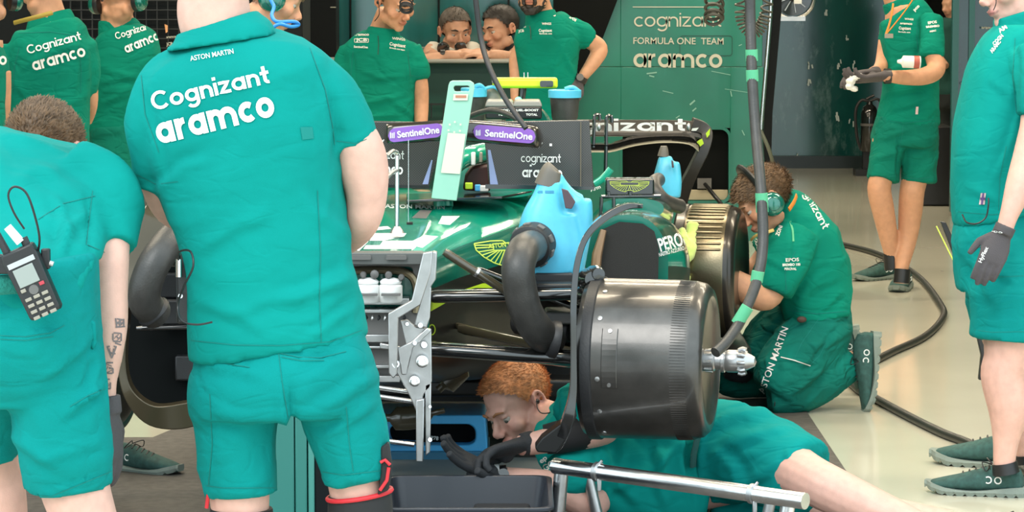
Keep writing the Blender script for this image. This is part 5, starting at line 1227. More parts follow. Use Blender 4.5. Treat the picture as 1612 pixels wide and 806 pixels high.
# ---------- B: man bending at left with radio
B_ = Person('person bending forward at the left edge, radio on belt, tattooed forearm', 6.2, base(60, 6.2))
hC = P(70, 246, 6.95); hR = frame3((.25, .75, -.6), (.1, .55, .8)); B_.heads = [(hC, hR, .98)]
bo = B_.body([('H', hC, hR, .98), ('L', [(68, 260, .60, 44), (66, 282, .45, 48)]),
  ('S', [(60, 222, .34, 66, .085), (57, 236, .34, 100, .12), (52, 262, .28, 128, .14), (46, 310, .2, 142, .15), (35, 370, .08, 136, .155), (30, 425, .02, 124, .15), (38, 470, 0, 112, .15), (48, 530, 0, 108, .16), (55, 600, .03, 106, .15)]),
  ('L', [(160, 290, .24, 30), (174, 360, .19, 30), (172, 410, .14, 32), (171, 460, .12, 31), (172, 510, .11, 30), (172, 560, .10, 22), (170, 600, .10, 15), (170, 630, .10, 14), (172, 660, .1, 14)]),
  ('L', [(-75, 290, .22, 40), (-90, 400, .17, 34), (-92, 470, .14, 30), (-80, 560, .3, 22)]),
  ('L', [(85, 560, 0, 76), (105, 700, 0, 62), (120, 775, 0, 56), (140, 840, 0, 50), (142, 940, .03, 54), (140, 1100, .03, 34), (138, 1230, 0, 28)]),
  ('L', [(-30, 560, .25, 66), (-28, 690, .30, 52), (-10, 750, .33, 46), (0, 800, .33, 44), (-5, 900, .35, 48), (-5, 1060, .35, 30), (-5, 1165, .33, 25)])], m_skin, .0075)
hair('hair', B_.root, hC, hR, .98, hair_b, .022, 5200, k=1.09, hz=([-.12, -.06, -.03, .03, .06, .1], [-.06, -.06, -.035, .0, .05, .07]), thick=.0013)
shB = B_.cloth('shirt', [('T', [(60, 216, .34, 66, .085), (57, 232, .34, 100, .12), (52, 262, .28, 128, .14), (46, 310, .2, 142, .15), (35, 370, .08, 136, .155), (30, 425, .02, 126, .155), (44, 470, 0, 108, .15), (60, 505, .0, 85, .13)]),
  ('L', [(120, 262, .26, 46), (165, 300, .22, 49), (174, 345, .19, 45), (176, 390, .16, 42)]), ('L', [(-35, 262, .26, 44), (-75, 330, .2, 44), (-85, 390, .18, 38)])], m_shirt, .009, 3, .009,
  [(30, 250, 150, 320, 10, .006), (90, 400, 140, 330, 9, .010), (110, 470, 150, 400, 8, .012), (60, 330, 130, 400, 10, .008), (90, 300, 100, 400, 8, .008), (138, 300, 140, 400, 6, -.005), (10, 290, 120, 260, 12, .005)], 5, 6, (.6, 0, -1))
decal('shirt_lettering', stroke_text('oc', .28), (70, 214), (105, 222), 9, Target([shB], 6.4), m_white, shB, .004)
B_.cloth('shorts', [('T', [(30, 415, 0, 124, .145), (38, 470, 0, 118, .155), (48, 530, 0, 112, .165), (55, 590, .02, 112, .16), (58, 630, .04, 108, .15)]),
  ('L', [(85, 560, -.02, 82), (95, 640, -.02, 80), (103, 710, -.01, 74), (108, 766, 0, 70)]), ('L', [(-30, 560, .22, 70), (-25, 650, .28, 60), (-20, 722, .3, 50)])], m_shorts, .010, 2, .006,
  [(0, 500, 120, 470, 10, .004), (60, 600, 160, 520, 8, .008), (90, 660, 170, 600, 7, .008), (20, 680, 100, 740, 9, .008), (130, 620, 150, 560, 6, -.008), (0, 525, 100, 512, 4, -.007), (30, 775, 178, 745, 3, -.004), (110, 640, 165, 610, 4, .008), (60, 720, 170, 690, 8, .006)], 21, 7, (1, 0, -.7))
b_ = B(); tube(b_, cat([tuple(P(-90, 452, 6.02)), tuple(P(-20, 450, 6.0)), tuple(P(30, 447, 6.02)), tuple(P(62, 450, 6.06))], 5), .019, 12, sq=.35, up=(0, 0, 1)); out('belt', b_, mat('webbing', (.01, .20, .16), .9, bump=1, bscale=160), B_.root)
# pocket flap
b_ = B(); prism(b_, [(128, 492), (150, 508), (152, 540), (146, 552), (134, 530)], 6.13, .02); out('pocket_flap', b_, m_shorts, B_.root, bevel=.005)
stitch(B_.objs['shorts'], 6.1, [[(0, 528), (40, 530), (80, 524), (102, 512)], [(0, 534), (40, 536), (84, 530)], [(36, 778), (80, 782), (176, 742)], [(110, 640), (140, 622), (166, 612)]])
stitch(shB, 6.1, [[(138, 385), (175, 402), (212, 392)], [(146, 300), (140, 350), (136, 385)], [(60, 345), (100, 320), (150, 308)]])
# tattoo lettering down the forearm
tgb = Target([bo], 6.2); m_tat = mat('tattoo_ink', (.16, .13, .13), .6)
TT = []
def tat(cx, cy, L_): TT.extend(sum([seg(cx+a, cy+b, cx+c, cy+d, 2.3)+seg(cx+a*.55+1, cy+b*.6+2, cx+c*.55-1, cy+d*.6-1, 1.2) for a, b, c, d in L_], []))
tat(189, 508, [(-7, -7, -5, 6), (-5, -6, 7, -4), (0, -6, 0, 7), (6, -6, 6, 6), (-7, 7, 8, 6), (-6, 0, 6, 1)])
tat(185, 532, [(-6, -8, 6, -7), (-7, -7, -7, 4), (-7, 5, 5, 6), (6, -7, 6, 5), (-2, -3, 3, 2), (-4, 8, 6, 11)])
tat(176, 555, [(-7, -9, 0, 9), (0, 9, 7, -9), (-8, -9, -3, -10), (3, -10, 8, -9), (-2, 0, 6, 2)])
tat(172, 580, [(6, -9, -4, -9), (-5, -9, -7, 6), (-7, 7, 5, 8), (-1, -1, 6, 0), (6, 0, 6, 8)])
tat(168, 604, [(-5, -7, -5, 8), (-5, -7, 5, -7), (-5, 0, 3, 0), (0, 8, 6, 8), (6, -2, 6, 8)])
patch('tattoo', TT, tgb, m_tat, bo, .0015)
gm = B(); hand_shapes(gm, P(172, 650, 6.30), (P(176, 720, 6.30)-P(172, 650, 6.30)), (-1, .4, 0), side=1, curl=(15, 20, 22, 25)); tube(gm, [P(171, 622, 6.30), P(172, 650, 6.3)], [.024, .026], 16)
link_mesh('glove', remesh(gm, .004, 2), m_gloveg, B_.root)
feet(B_, [((P(138, 1200, 6.14).x, 6.14, 0), (0, 1, 0), (0, 0, 1), .98), ((P(-5, 1200, 6.46).x, 6.46, 0), (-.2, 1, 0), (0, 0, 1), .98)])
# ---------- L: man lying under the front corner
L_ = Person('ginger haired person lying on the floor under the suspension with black gloves', 9.35, base(1000, 9.35))
hC = P(815, 637, 9.52); hR = frame3((-.66, -.56, -.50), (-.46, -.12, .86)); L_.heads = [(hC, hR, 1.12)]
L_.body([('H', hC, hR, 1.12), ('L', [(838, 650, .19, 30), (866, 664, .12, 33), (895, 674, .05, 38)]),
  ('T', [(885, 668, 0, 45, .08), (920, 700, -.05, 72, .11), (1000, 735, -.05, 78, .12), (1080, 735, 0, 72, .11), (1140, 725, 0, 70, .11)]),
  ('L', [(905, 650, -.05, 30), (940, 668, -.16, 27), (952, 676, -.20, 24), (920, 685, -.22, 23), (880, 690, -.24, 21), (845, 697, -.26, 19), (815, 702, -.26, 16)]),
  ('L', [(940, 750, -.1, 30), (930, 790, -.18, 30), (880, 768, -.22, 26), (835, 758, -.25, 21), (800, 752, -.26, 17), (785, 749, -.26, 16)]),
  ('L', [(1120, 700, 0, 58), (1200, 718, -.12, 52), (1270, 752, -.3, 40), (1310, 772, -.36, 38), (1360, 796, -.38, 36), (1430, 826, -.42, 30), (1500, 856, -.45, 20), (1530, 862, -.45, 18)]),
  ('L', [(1120, 770, .1, 50), (1220, 790, .1, 46), (1320, 800, .1, 34), (1420, 812, .12, 26), (1500, 822, .12, 18)])], m_skin, .0055, 2)
eyes(L_.root, hC, hR, 1.12, (-.003, -.003), mat('brow_ginger', (.35, .16, .07), .7))
hair('hair', L_.root, hC, hR, 1.12, hair_r, .017, 6500, k=1.07, hz=([-.12, -.06, -.03, -.012, .008, .028, .045, .07, .1], [-.060, -.050, -.03, .022, .0, .040, .064, .080, .09]), thick=.0010, comb=(0, .9, .5))
b_ = B(); e0 = hC+hR@Vector((.086, -.010, -.004))*1.0
side = 1 if (hR@Vector((1, 0, 0))).y < 0 else -1
ec = hC+hR@Vector((side*.092, -.008, -.002)); ell(b_, ec, (.009, .009, .009)); ep = out('earpiece', b_, m_black, L_.root)
tube_th('earpiece_wire', [ec, P(846, 642, 9.38), P(852, 650, 9.36), P(864, 650, 9.38), P(874, 646, 9.40)], .0018, m_black, ep)
shL = L_.cloth('shirt', [('T', [(872, 642, .02, 52, .09), (888, 655, 0, 66, .11), (915, 685, -.05, 82, .125), (960, 715, -.07, 95, .135), (1020, 738, -.06, 100, .14), (1085, 745, -.02, 94, .135), (1112, 748, 0, 90, .13)]),
  ('L', [(900, 640, -.08, 38), (925, 650, -.17, 36), (945, 655, -.22, 32)]), ('L', [(935, 735, -.15, 48), (900, 745, -.20, 40), (872, 738, -.24, 26)])], m_shirt, .009, 2, .008,
  [(950, 640, 1080, 700, 10, .012), (960, 780, 1080, 690, 9, .014), (930, 690, 1010, 800, 9, .012), (1030, 690, 1050, 800, 8, .012), (880, 600, 890, 680, 6, .008), (1075, 650, 1100, 800, 7, -.014), (980, 700, 960, 800, 8, .01)], 31, 7, (1, 0, .8))
decal('sleeve_print', font_text('pe co', .04), (908, 614), (924, 600), 7, Target([shL], 9.2), m_wprint, shL, .004); decal('sleeve_print', font_text('ZOO co', .04), (906, 624), (924, 611), 6, Target([shL], 9.2), m_wprint, shL, .004)
decal('sleeve_print', font_text('GO', .04), (858, 742), (874, 732), 10, Target([shL], 9.2), m_wprint, shL, .004); decal('sleeve_print', font_text('ep', .04), (852, 730), (862, 722), 8, Target([shL], 9.2), m_wprint, shL, .004)
L_.cloth('shorts', [('T', [(1098, 720, 0, 82, .13), (1130, 712, 0, 84, .14), (1170, 712, -.05, 82, .13)]), ('L', [(1130, 712, -.02, 76), (1190, 722, -.1, 76), (1235, 738, -.18, 68), (1268, 752, -.24, 60)]), ('L', [(1120, 775, .1, 60), (1200, 790, .1, 56), (1270, 800, .1, 46)])], m_shorts, .010, 2, .008,
  [(1110, 670, 1230, 650, 9, .010), (1120, 700, 1250, 680, 8, .008), (1130, 690, 1180, 760, 10, -.010), (1150, 790, 1240, 720, 9, .010), (1100, 650, 1098, 790, 7, .012), (1245, 700, 1225, 780, 5, .006), (1110, 720, 1200, 690, 6, .01)], 41, 7, (1, 0, .4))
b_ = B(); tube(b_, [P(1114, 648, 9.22), P(1099, 685, 9.19), P(1092, 715, 9.18), P(1091, 735, 9.19)], .012, 10, sq=.5); out('belt', b_, mat('belt_cloth', (.012, .08, .07), .8), L_.root)
b_ = B(); tube(b_, cat([tuple(P(925, 683, 9.10)), tuple(P(900, 686, 9.08)), tuple(P(875, 690, 9.08)), tuple(P(845, 690, 9.08))], 4), [.044, .048, .048, .046, .046, .046, .045, .044, .044, .042, .040, .038, .034], 18) if False else tube(b_, [P(925, 680, 9.14), P(900, 684, 9.12), P(876, 689, 9.12), P(858, 692, 9.12)], [.050, .050, .048, .044], 18); out('elbow_guard', b_, MATS['neoprene'], L_.root)
W1 = P(822, 700, 9.08); gm = B(); hand_shapes(gm, W1, P(760, 716, 9.02)-W1, (.15, -.4, -1), side=-1, curl=(34, 38, 40, 44), size=1.32, thumb=25); tube(gm, [P(838, 697, 9.10), W1], [.036, .033], 18)
g1 = link_mesh('glove', remesh(gm, .0035, 2), m_glove, L_.root)
W2 = P(783, 750, 9.08); gm = B(); hand_shapes(gm, W2, P(725, 722, 9.02)-W2, (.3, -.3, .9), side=-1, curl=(8, 10, 12, 14), size=1.35, thumb=10, spread=.12); tube(gm, [P(795, 753, 9.08), W2], [.032, .032], 18)
link_mesh('glove', remesh(gm, .0035, 2), m_glove, L_.root)
decal('glove_print', font_text('HyFlex', .03), (764, 700), (790, 695), 6.5, Target([g1], 9.0), m_white, g1, .002)
w_ = thing('wrist_watch', 'steel wrist watch on the lower wrist of the lying person', 'watch', tuple(P(790, 752, 9.05)))
b_ = B(); A2 = P(793, 752, 9.08); lathe(b_, A2, (1, .02, .1), [(-.014, .0345), (-.014, .037), (.010, .037), (.010, .0345)], 24); out('strap', b_, m_steel, w_); b_ = B(); lathe(b_, A2+Vector((-.001, -.03, .014)), (0, -1, .35), [(0, .017), (.010, .016), (.010, 0)], 24); out('watch_case', b_, m_gloss, w_)
b_ = B(); lathe(b_, P(784, 750, 9.08), (1, .02, .1), [(-.008, .034), (-.008, .0365), (.006, .0365), (.006, .034)], 24); out('white_cuff', b_, m_white, L_.root)
feet(L_, [(P(1535, 868, 8.85), (.9, -.4, .15), (-.1, 0, 1), .95)])
# ---------- K: kneeling man with headset
K_ = Person('kneeling person in headset and green trousers polishing the sidepod', 11.7, base(1270, 11.7))
hC = P(1203, 316, 11.62); hR = frame3((-.80, -.18, -.55), (-.55, .0, .83)); K_.heads = [(hC, hR, 1.06)]
hc1 = P(1108, 420, 11.48)
K_.body([('H', hC, hR, 1.06), ('L', [(1215, 325, 0, 28), (1240, 335, .02, 30), (1256, 345, .03, 32)]),
  ('T', [(1240, 345, 0, 38, .09), (1262, 385, 0, 52, .12), (1278, 440, 0, 50, .12), (1285, 500, 0, 46, .12), (1288, 540, 0, 45, .12)]),
  ('L', [(1240, 375, -.12, 25), (1222, 430, -.18, 25), (1205, 466, -.2, 24), (1170, 452, -.24, 22), (1140, 432, -.25, 17), (1110, 412, -.25, 12), (1098, 406, -.25, 12)]),
  ('L', [(1225, 380, .15, 24), (1195, 420, .14, 20), (1170, 432, .1, 16), (1155, 445, .05, 11)]),
  ('G', (P(1105, 411, 11.45), P(1075, 398, 11.42)-P(1105, 411, 11.45), (-.5, .8, .3)), dict(side=-1, size=1.05, curl=(14, 16, 18, 20), spread=.25)),
  ('G', (P(1152, 447, 11.75), P(1132, 462, 11.72)-P(1152, 447, 11.75), (-.2, -.4, 1)), dict(side=1, size=.95, curl=25)),
  ('L', [(1290, 520, 0, 38), (1255, 570, -.04, 34), (1232, 610, -.08, 24), (1260, 605, -.06, 24), (1300, 590, -.05, 22), (1345, 565, 0, 16)]),
  ('L', [(1270, 520, .15, 32), (1210, 550, .2, 24), (1162, 582, .22, 18), (1210, 590, .25, 18), (1290, 560, .25, 20), (1325, 535, .25, 14)])], m_skin2, .0065, 2)
eyes(K_.root, hC, hR, 1.06, (0, -.003), hair_b)
hair('hair', K_.root, hC, hR, 1.06, hair_b, .022, 5200, k=1.09, hz=([-.12, -.06, -.03, -.012, .01, .028, .045, .07, .1], [-.07, -.065, -.045, -.02, -.02, -.01, .02, .045, .05]), thick=.0013, comb=(0, .8, .2))
headset(K_.root, hC+hR@Vector((0, .012, -.015)), hR, 1.18)
shK = K_.cloth('shirt', [('T', [(1224, 318, .02, 30, .085), (1238, 334, .02, 42, .11), (1254, 368, 0, 58, .14), (1268, 405, 0, 64, .15), (1277, 445, 0, 62, .15), (1284, 480, 0, 55, .15), (1288, 500, 0, 52, .15)]),
  ('L', [(1256, 372, -.1, 36), (1236, 405, -.16, 39), (1222, 435, -.18, 38), (1214, 458, -.19, 34)]), ('L', [(1232, 372, .12, 30), (1205, 400, .15, 28)])], m_shirt_shade, .0095, 2, .007,
  [(1250, 480, 1320, 430, 6, .008), (1240, 470, 1300, 410, 6, -.008), (1255, 440, 1330, 400, 7, .007), (1290, 490, 1330, 460, 5, .008), (1250, 345, 1245, 440, 5, -.009), (1200, 400, 1240, 430, 5, .006)], 51, 9, (1, 0, .8))
tgK = Target([shK], 11.5)
patch('shirt_piping', segs([(1244, 348), (1248, 362), (1249, 380)], 3), tgK, m_tape, shK, .004)
decal('shirt_lettering', stroke_text('cognizant', .2), (1254, 285), (1296, 362), 9, tgK, m_wprint, shK, .004) if True else None
decal('sleeve_print', font_text('EPOS', .03), (1237, 412), (1258, 411), 5.5, tgK, m_wprint, shK, .004); decal('sleeve_print', font_text('BREMBO 100', .05), (1232, 419), (1260, 418), 4, tgK, m_wprint, shK, .004); decal('sleeve_print', font_text('PERCIVAL', .05), (1235, 425), (1254, 425), 3.6, tgK, m_wprint, shK, .004)
decal('shoulder_print', font_text('ZONI', .05), (1226, 372), (1232, 356), 6, tgK, m_wprint, shK, .004); decal('chest_print', font_text('pco', .05), (1196, 392), (1192, 375), 7, tgK, m_wprint, shK, .004)
b_ = B(); tube(b_, cat([tuple(P(1182, 378, 11.52)), tuple(P(1190, 371, 11.49)), tuple(P(1203, 367, 11.47)), tuple(P(1218, 362, 11.48))], 4), .006, 8, sq=.4); out('collar_trim', b_, mat('gold_trim', (.55, .40, .12), .5), K_.root)
b_ = B(); tube(b_, cat([tuple(P(1242, 330, 11.50)), tuple(P(1250, 318, 11.53)), tuple(P(1254, 308, 11.58))], 4), .010, 8, sq=.3); out('lanyard', b_, m_orange, K_.root)
paK = K_.cloth('trousers', [('T', [(1286, 488, 0, 52, .14), (1288, 520, 0, 50, .15), (1275, 555, 0, 50, .14)]),
  ('L', [(1290, 520, -.02, 50), (1260, 555, -.06, 53), (1234, 595, -.09, 49), (1220, 618, -.1, 40)]), ('L', [(1212, 625, -.1, 30), (1250, 618, -.09, 34), (1292, 598, -.05, 34), (1322, 582, -.02, 27), (1338, 574, 0, 24)]),
  ('L', [(1262, 505, .08, 46), (1220, 530, .1, 44), (1195, 580, .05, 40)]),
  ('L', [(1262, 515, .15, 44), (1205, 545, .2, 38), (1158, 582, .22, 30), (1148, 596, .22, 26), (1210, 600, .25, 26), (1300, 560, .25, 24), (1320, 540, .25, 22)])], m_pants, .010, 2, .008,
  [(1330, 500, 1260, 590, 5, -.009), (1290, 580, 1240, 600, 5, .009), (1300, 600, 1270, 640, 4, .008), (1240, 570, 1290, 570, 4, .006), (1250, 620, 1300, 570, 5, .008), (1320, 560, 1330, 610, 4, .008), (1205, 560, 1215, 600, 4, .006), (1180, 510, 1230, 520, 5, .006)], 61, 11, (1, 0, .5))
decal('trouser_lettering', font_text('ASTON MARTIN', .012), (1203, 621), (1241, 517), 11, Target([paK], 11.5), m_white, paK, .004)
patch('pocket_zip', segs([(1229, 562), (1250, 567), (1276, 576)], 1.6), Target([paK], 11.5), m_wprint, paK, .004)
K_.part('knee_pad', [('L', [(1152, 560, .16, 22), (1162, 575, .15, 25), (1160, 596, .16, 22)])], MATS['neoprene'], .008)
K_.part('ankle_sock', [('L', [(1344, 570, 0, 19), (1358, 562, .0, 18)])], m_black)
K_.part('pocket_badge', [('E', (1262, 503, -.15), (.018, .008, .012))], mat('badge_brown', (.06, .03, .02), .6))
K_.part('knee_cap', [('L', [(1218, 632, -.14, 14), (1235, 634, -.14, 12)])], MATS['neoprene'])
feet(K_, [(P(1386, 524, 11.66), (-.10, -.05, -1), (-1, -.1, .10), 1.0), (P(1352, 512, 12.1), (.15, 0, -1), (-1, 0, -.1), .95)])
# shoes point down: sole faces away to the right
yc = thing('microfibre_cloth', 'yellow green cloth pressed on the sidepod by the kneeling person', 'cloth', tuple(P(1075, 400, 11.3)))
b_ = B()
K2 = Person.__new__(Person)
for L0 in ([(1091, 352, 11.28, 7), (1090, 372, 11.26, 9), (1083, 396, 11.22, 10), (1070, 416, 11.18, 11), (1062, 436, 11.15, 10)], [(1073, 362, 11.25, 5), (1076, 385, 11.22, 7), (1066, 408, 11.17, 9), (1058, 430, 11.12, 10)], [(1060, 436, 11.15, 8), (1075, 437, 11.2, 8), (1083, 444, 11.22, 4)], [(1048, 408, 11.1, 3), (1053, 420, 11.1, 5), (1058, 434, 11.1, 6)]):
    limb(b_, [(x, y, d, r) for x, y, d, r in [(a, b2, c-11, e) for a, b2, c, e in L0]], 11)
me = remesh(b_, .005, 3); displace(me, .006, (), 8, 30, (.4, 0, 1)); link_mesh('cloth', me, m_yellowcloth, yc)
# ================================================================== people further back and at the right
# ---------- N: right edge man
N_ = Person('person standing at the right edge in turquoise shirt and shorts with a grey glove', 9.8, base(1590, 9.8))
hC = P(1590, -28, 9.8); hR = frame3((-.85, -.45, -.30), (-.2, 0, 1)); N_.heads = [(hC, hR, 1.1)]
N_.body([('H', hC, hR, 1.1), ('L', [(1600, -10, 0, 32), (1612, 30, 0, 36), (1616, 60, 0, 40)]),
  ('T', [(1612, 50, 0, 45, .12), (1600, 110, 0, 66, .15), (1578, 200, 0, 74, .15), (1570, 300, 0, 62, .13), (1572, 380, 0, 56, .12), (1578, 430, 0, 54, .12)]),
  ('L', [(1632, 90, -.15, 30), (1634, 180, -.22, 27), (1622, 235, -.25, 25), (1606, 290, -.28, 23), (1588, 340, -.30, 15), (1580, 366, -.30, 14)]),
  ('L', [(1590, 420, -.07, 44), (1592, 500, -.1, 46), (1588, 560, -.1, 40), (1580, 590, -.1, 37), (1588, 640, -.1, 34), (1584, 690, -.1, 22), (1581, 725, -.1, 18), (1584, 745, -.1, 19)]),
  ('L', [(1570, 400, .12, 46), (1580, 500, .14, 44), (1590, 560, .15, 34), (1600, 620, .15, 32), (1615, 700, .15, 19), (1618, 728, .15, 18)])], m_skin, .0065, 2)
b_ = B(); torso(b_, [(1604, 46, 0, 40, .085), (1601, 30, 0, 38, .08), (1598, 20, 0, 36, .078)], 9.8); link_mesh('collar', remesh(b_, .006, 2), m_shirt, N_.root)
shN = N_.cloth('shirt', [('T', [(1612, 42, 0, 44, .12), (1610, 65, 0, 60, .14), (1601, 110, 0, 74, .16), (1590, 160, 0, 78, .165), (1580, 220, 0, 80, .17), (1575, 280, 0, 76, .165), (1573, 330, 0, 73, .16), (1574, 341, 0, 73, .16)]),
  ('L', [(1628, 85, -.14, 36), (1634, 130, -.2, 36), (1636, 180, -.22, 34)])], m_shirt, .0095, 2, .005,
  [(1605, 180, 1560, 290, 5, .006), (1520, 290, 1580, 330, 8, .004), (1600, 60, 1598, 180, 5, -.008), (1560, 120, 1600, 170, 7, .004)], 71, 6, (.6, 0, 1))
tgN = Target([shN], 9.6)
for (s_, a, b, h_) in (('AM', (1574, 52), (1586, 44), 7), ('COGN', (1566, 72), (1580, 57), 6), ('ARAMC', (1562, 84), (1576, 66), 6), ('pco', (1590, 38), (1606, 24), 9)):
    decal('chest_print', font_text(s_, .04), a, b, h_, tgN, m_wprint, shN, .004)
patch('hem_tag', [[(1544, 304), (1552, 304), (1550, 322), (1541, 322)]], tgN, mat('tag_pink', (.6, .45, .45), .7), shN, .004); patch('hem_tag', [[(1546.5, 304), (1549.5, 304), (1547, 322), (1544, 322)], [(1543, 311), (1551, 311), (1551, 315), (1543, 315)]], tgN, mat('tag_blue', (.12, .06, .2), .7), shN, .006)
N_.cloth('shorts', [('T', [(1573, 328, 0, 62, .13), (1573, 346, 0, 66, .145), (1573, 380, 0, 72, .16), (1578, 450, 0, 70, .155)]), ('L', [(1580, 375, -.04, 56), (1586, 420, -.09, 58), (1586, 480, -.1, 60), (1584, 531, -.1, 59)]), ('L', [(1568, 420, .1, 52), (1575, 480, .12, 52), (1580, 525, .13, 48)])], m_shorts, .010, 2, .005,
  [(1520, 400, 1580, 480, 9, .006), (1530, 520, 1612, 516, 3, -.004), (1540, 420, 1600, 440, 6, .006), (1600, 440, 1560, 500, 8, .006)], 73, 7, (1, 0, .3))
W_ = P(1578, 368, 9.5); gm = B(); hand_shapes(gm, W_, P(1556, 420, 9.48)-W_, (.1, 1, .0), side=-1, curl=(12, 14, 16, 18), size=1.02, spread=-.03, thumb=5); tube(gm, [P(1584, 355, 9.5), W_], [.032, .032], 18)
gN = link_mesh('glove', remesh(gm, .004, 2), m_gloveg, N_.root)
decal('glove_print', font_text('HyFlex', .03), (1545, 414), (1556, 390), 6, Target([gN], 9.4), m_white, gN, .002)
decal('glove_print', font_text('ooo', .03), (1556, 364), (1578, 368), 4, Target([gN], 9.4), m_white, gN, .002)
tube_th('radio_cable', [P(1515, 338, 9.62), P(1522, 350, 9.58), P(1538, 352, 9.55), P(1552, 342, 9.55), P(1556, 322, 9.55), P(1556, 312, 9.56)], .0025, m_black, N_.root)
tube_th('ear_wire', [P(1567, -10, 9.62), P(1568, 5, 9.60), P(1564, 16, 9.62)], .0015, m_black, N_.root)
N_.part('sock', [('L', [(1581, 728, -.1, 20), (1584, 745, -.1, 22)])], m_black); N_.part('sock', [('L', [(1617, 715, .15, 20), (1619, 728, .15, 22)])], m_black)
def sh_at(p, heelpx, toepx, z=0.0, size=None, D=None):
    a = PF(*heelpx, z); b2 = PF(*toepx, z); d = b2-a; shoe(p.root, a, d, (0, 0, 1), d.length/.305 if size is None else size)
sh_at(N_, (1612, 782), (1457, 774)); sh_at(N_, (1640, 738), (1465, 728))
# ---------- M: can holder by the teal wall
M_ = Person('person by the teal wall holding a spray can under the arm and a white rag', 15.6, base(1420, 15.6))
hC = P(1402, -42, 15.6); hR = frame3((-.75, -.5, -.45), (-.3, 0, 1)); M_.heads = [(hC, hR, 1.05)]
M_.body([('H', hC, hR, 1.05), ('L', [(1404, -25, 0, 18), (1410, 0, 0, 19), (1420, 15, 0, 22)]),
  ('T', [(1425, 8, 0, 32, .08), (1434, 60, 0, 42, .10), (1432, 140, 0, 36, .10), (1425, 190, 0, 36, .10), (1424, 215, 0, 34, .09)]),
  ('L', [(1464, 40, -.10, 13), (1468, 80, -.17, 14), (1474, 108, -.2, 15), (1455, 120, -.26, 14), (1425, 122, -.32, 12), (1398, 120, -.38, 9.5), (1390, 120, -.38, 9)]),
  ('L', [(1400, 40, .1, 15), (1392, 90, 0, 13), (1384, 108, -.1, 10), (1374, 114, -.2, 9)]),
  ('L', [(1396, 220, -.02, 25), (1390, 270, -.06, 19), (1384, 296, -.08, 19), (1390, 330, -.06, 18), (1398, 370, -.02, 15), (1404, 410, 0, 10), (1404, 424, 0, 10)]),
  ('L', [(1444, 220, .02, 25), (1442, 270, 0, 21), (1436, 300, -.03, 20), (1433, 335, 0, 19), (1428, 380, 0, 15), (1420, 420, -.05, 11), (1418, 446, -.06, 10)])], m_skin2, .0075, 2)
b_ = B(); torso(b_, [(1418, 16, 0, 26, .07), (1413, 7, 0, 24, .065), (1409, -1, 0, 22, .06)], 15.6); link_mesh('collar', remesh(b_, .007, 2), m_shirt_shade, M_.root)
shM = M_.cloth('shirt', [('T', [(1420, 12, 0, 28, .085), (1426, 24, 0, 40, .10), (1432, 60, 0, 46, .12), (1433, 110, 0, 44, .12), (1432, 150, 0, 44, .12), (1429, 194, 0, 49, .125)]),
  ('L', [(1462, 32, -.08, 21), (1466, 60, -.14, 22), (1466, 90, -.17, 21)]), ('L', [(1404, 36, .08, 16), (1398, 66, .06, 16)])], m_shirt_shade, .010, 2, .006,
  [(1390, 150, 1470, 130, 4, .006), (1400, 175, 1470, 150, 4, .007), (1445, 30, 1444, 95, 3, -.008), (1400, 110, 1440, 100, 4, .006)], 81, 8, (1, 0, .3))
tgM = Target([shM], 15.3)
for (s_, a, b, h_) in (('aramco', (1417, 38), (1436, 39), 3.6), ('Cognizant', (1415, 46), (1434, 47), 4.5), ('formula one', (1414, 51), (1433, 52), 2.4), ('WINGS', (1424, 31), (1438, 32), 3)):
    decal('chest_print', font_text(s_, .04), a, b, h_, tgM, m_wprint, shM, .004)
for (s_, a, b, h_) in (('EPOS', (1461, 38), (1475, 36), 4), ('BREMBO', (1458, 44), (1479, 42), 3.2), ('PERC', (1464, 51), (1474, 49), 2.5)):
    decal('sleeve_print', font_text(s_, .05), a, b, h_, tgM, m_wprint, shM, .004)
decal('shoulder_print', font_text('pco', .05), (1440, 18), (1448, 10), 5, tgM, m_wprint, shM, .004)
patch('hem_tag', [[(1442, 168), (1446, 168), (1445, 180), (1441, 180)]], tgM, MATS['tag_pink'], shM, .004)
b_ = B(); tube(b_, cat([tuple(P(1440, -6, 15.5)), tuple(P(1427, 14, 15.45)), tuple(P(1410, 36, 15.42)), tuple(P(1394, 55, 15.42))], 5), .011, 8, sq=.3, up=(0, 1, 0)); tube(b_, cat([tuple(P(1394, 55, 15.42)), tuple(P(1400, 38, 15.44)), tuple(P(1404, 20, 15.46)), tuple(P(1406, 6, 15.5))], 5), .005, 8); out('lanyard', b_, m_orange, M_.root)
b_ = B(); pbox(b_, 1393, 53, 1406, 60, 15.38, .01); out('badge_clip', b_, m_beige, M_.root, False)
M_.cloth('shorts', [('T', [(1427, 186, 0, 48, .12), (1424, 220, 0, 52, .125), (1423, 228, 0, 50, .12)]), ('L', [(1402, 215, -.02, 28), (1394, 255, -.05, 24.5), (1389, 283, -.07, 25)]), ('L', [(1446, 215, .02, 31), (1447, 255, 0, 27.5), (1446, 286, -.01, 27.5)])], m_shorts_shade, .010, 2, .007,
  [(1415, 210, 1412, 280, 3, -.012), (1380, 220, 1430, 205, 4, .008), (1425, 225, 1475, 215, 4, .007), (1430, 250, 1470, 240, 4, .006), (1375, 250, 1405, 240, 4, .006)], 83, 9, (1, 0, .3))
for (w, t_, nn, sd) in (((1392, 120, 15.22), (1350, 126, 15.18), (.1, .3, 1), 1), ((1374, 115, 15.38), (1345, 117, 15.3), (0, -.3, -1), -1)):
    gm = B(); Wp = P(*w); hand_shapes(gm, Wp, P(*t_)-Wp, nn, side=sd, curl=(26, 30, 32, 34), size=1.32); tube(gm, [Wp+(Wp-P(*t_))*.25, Wp], [.032, .031], 16); gM = link_mesh('glove', remesh(gm, .005, 2), m_gloveg, M_.root)
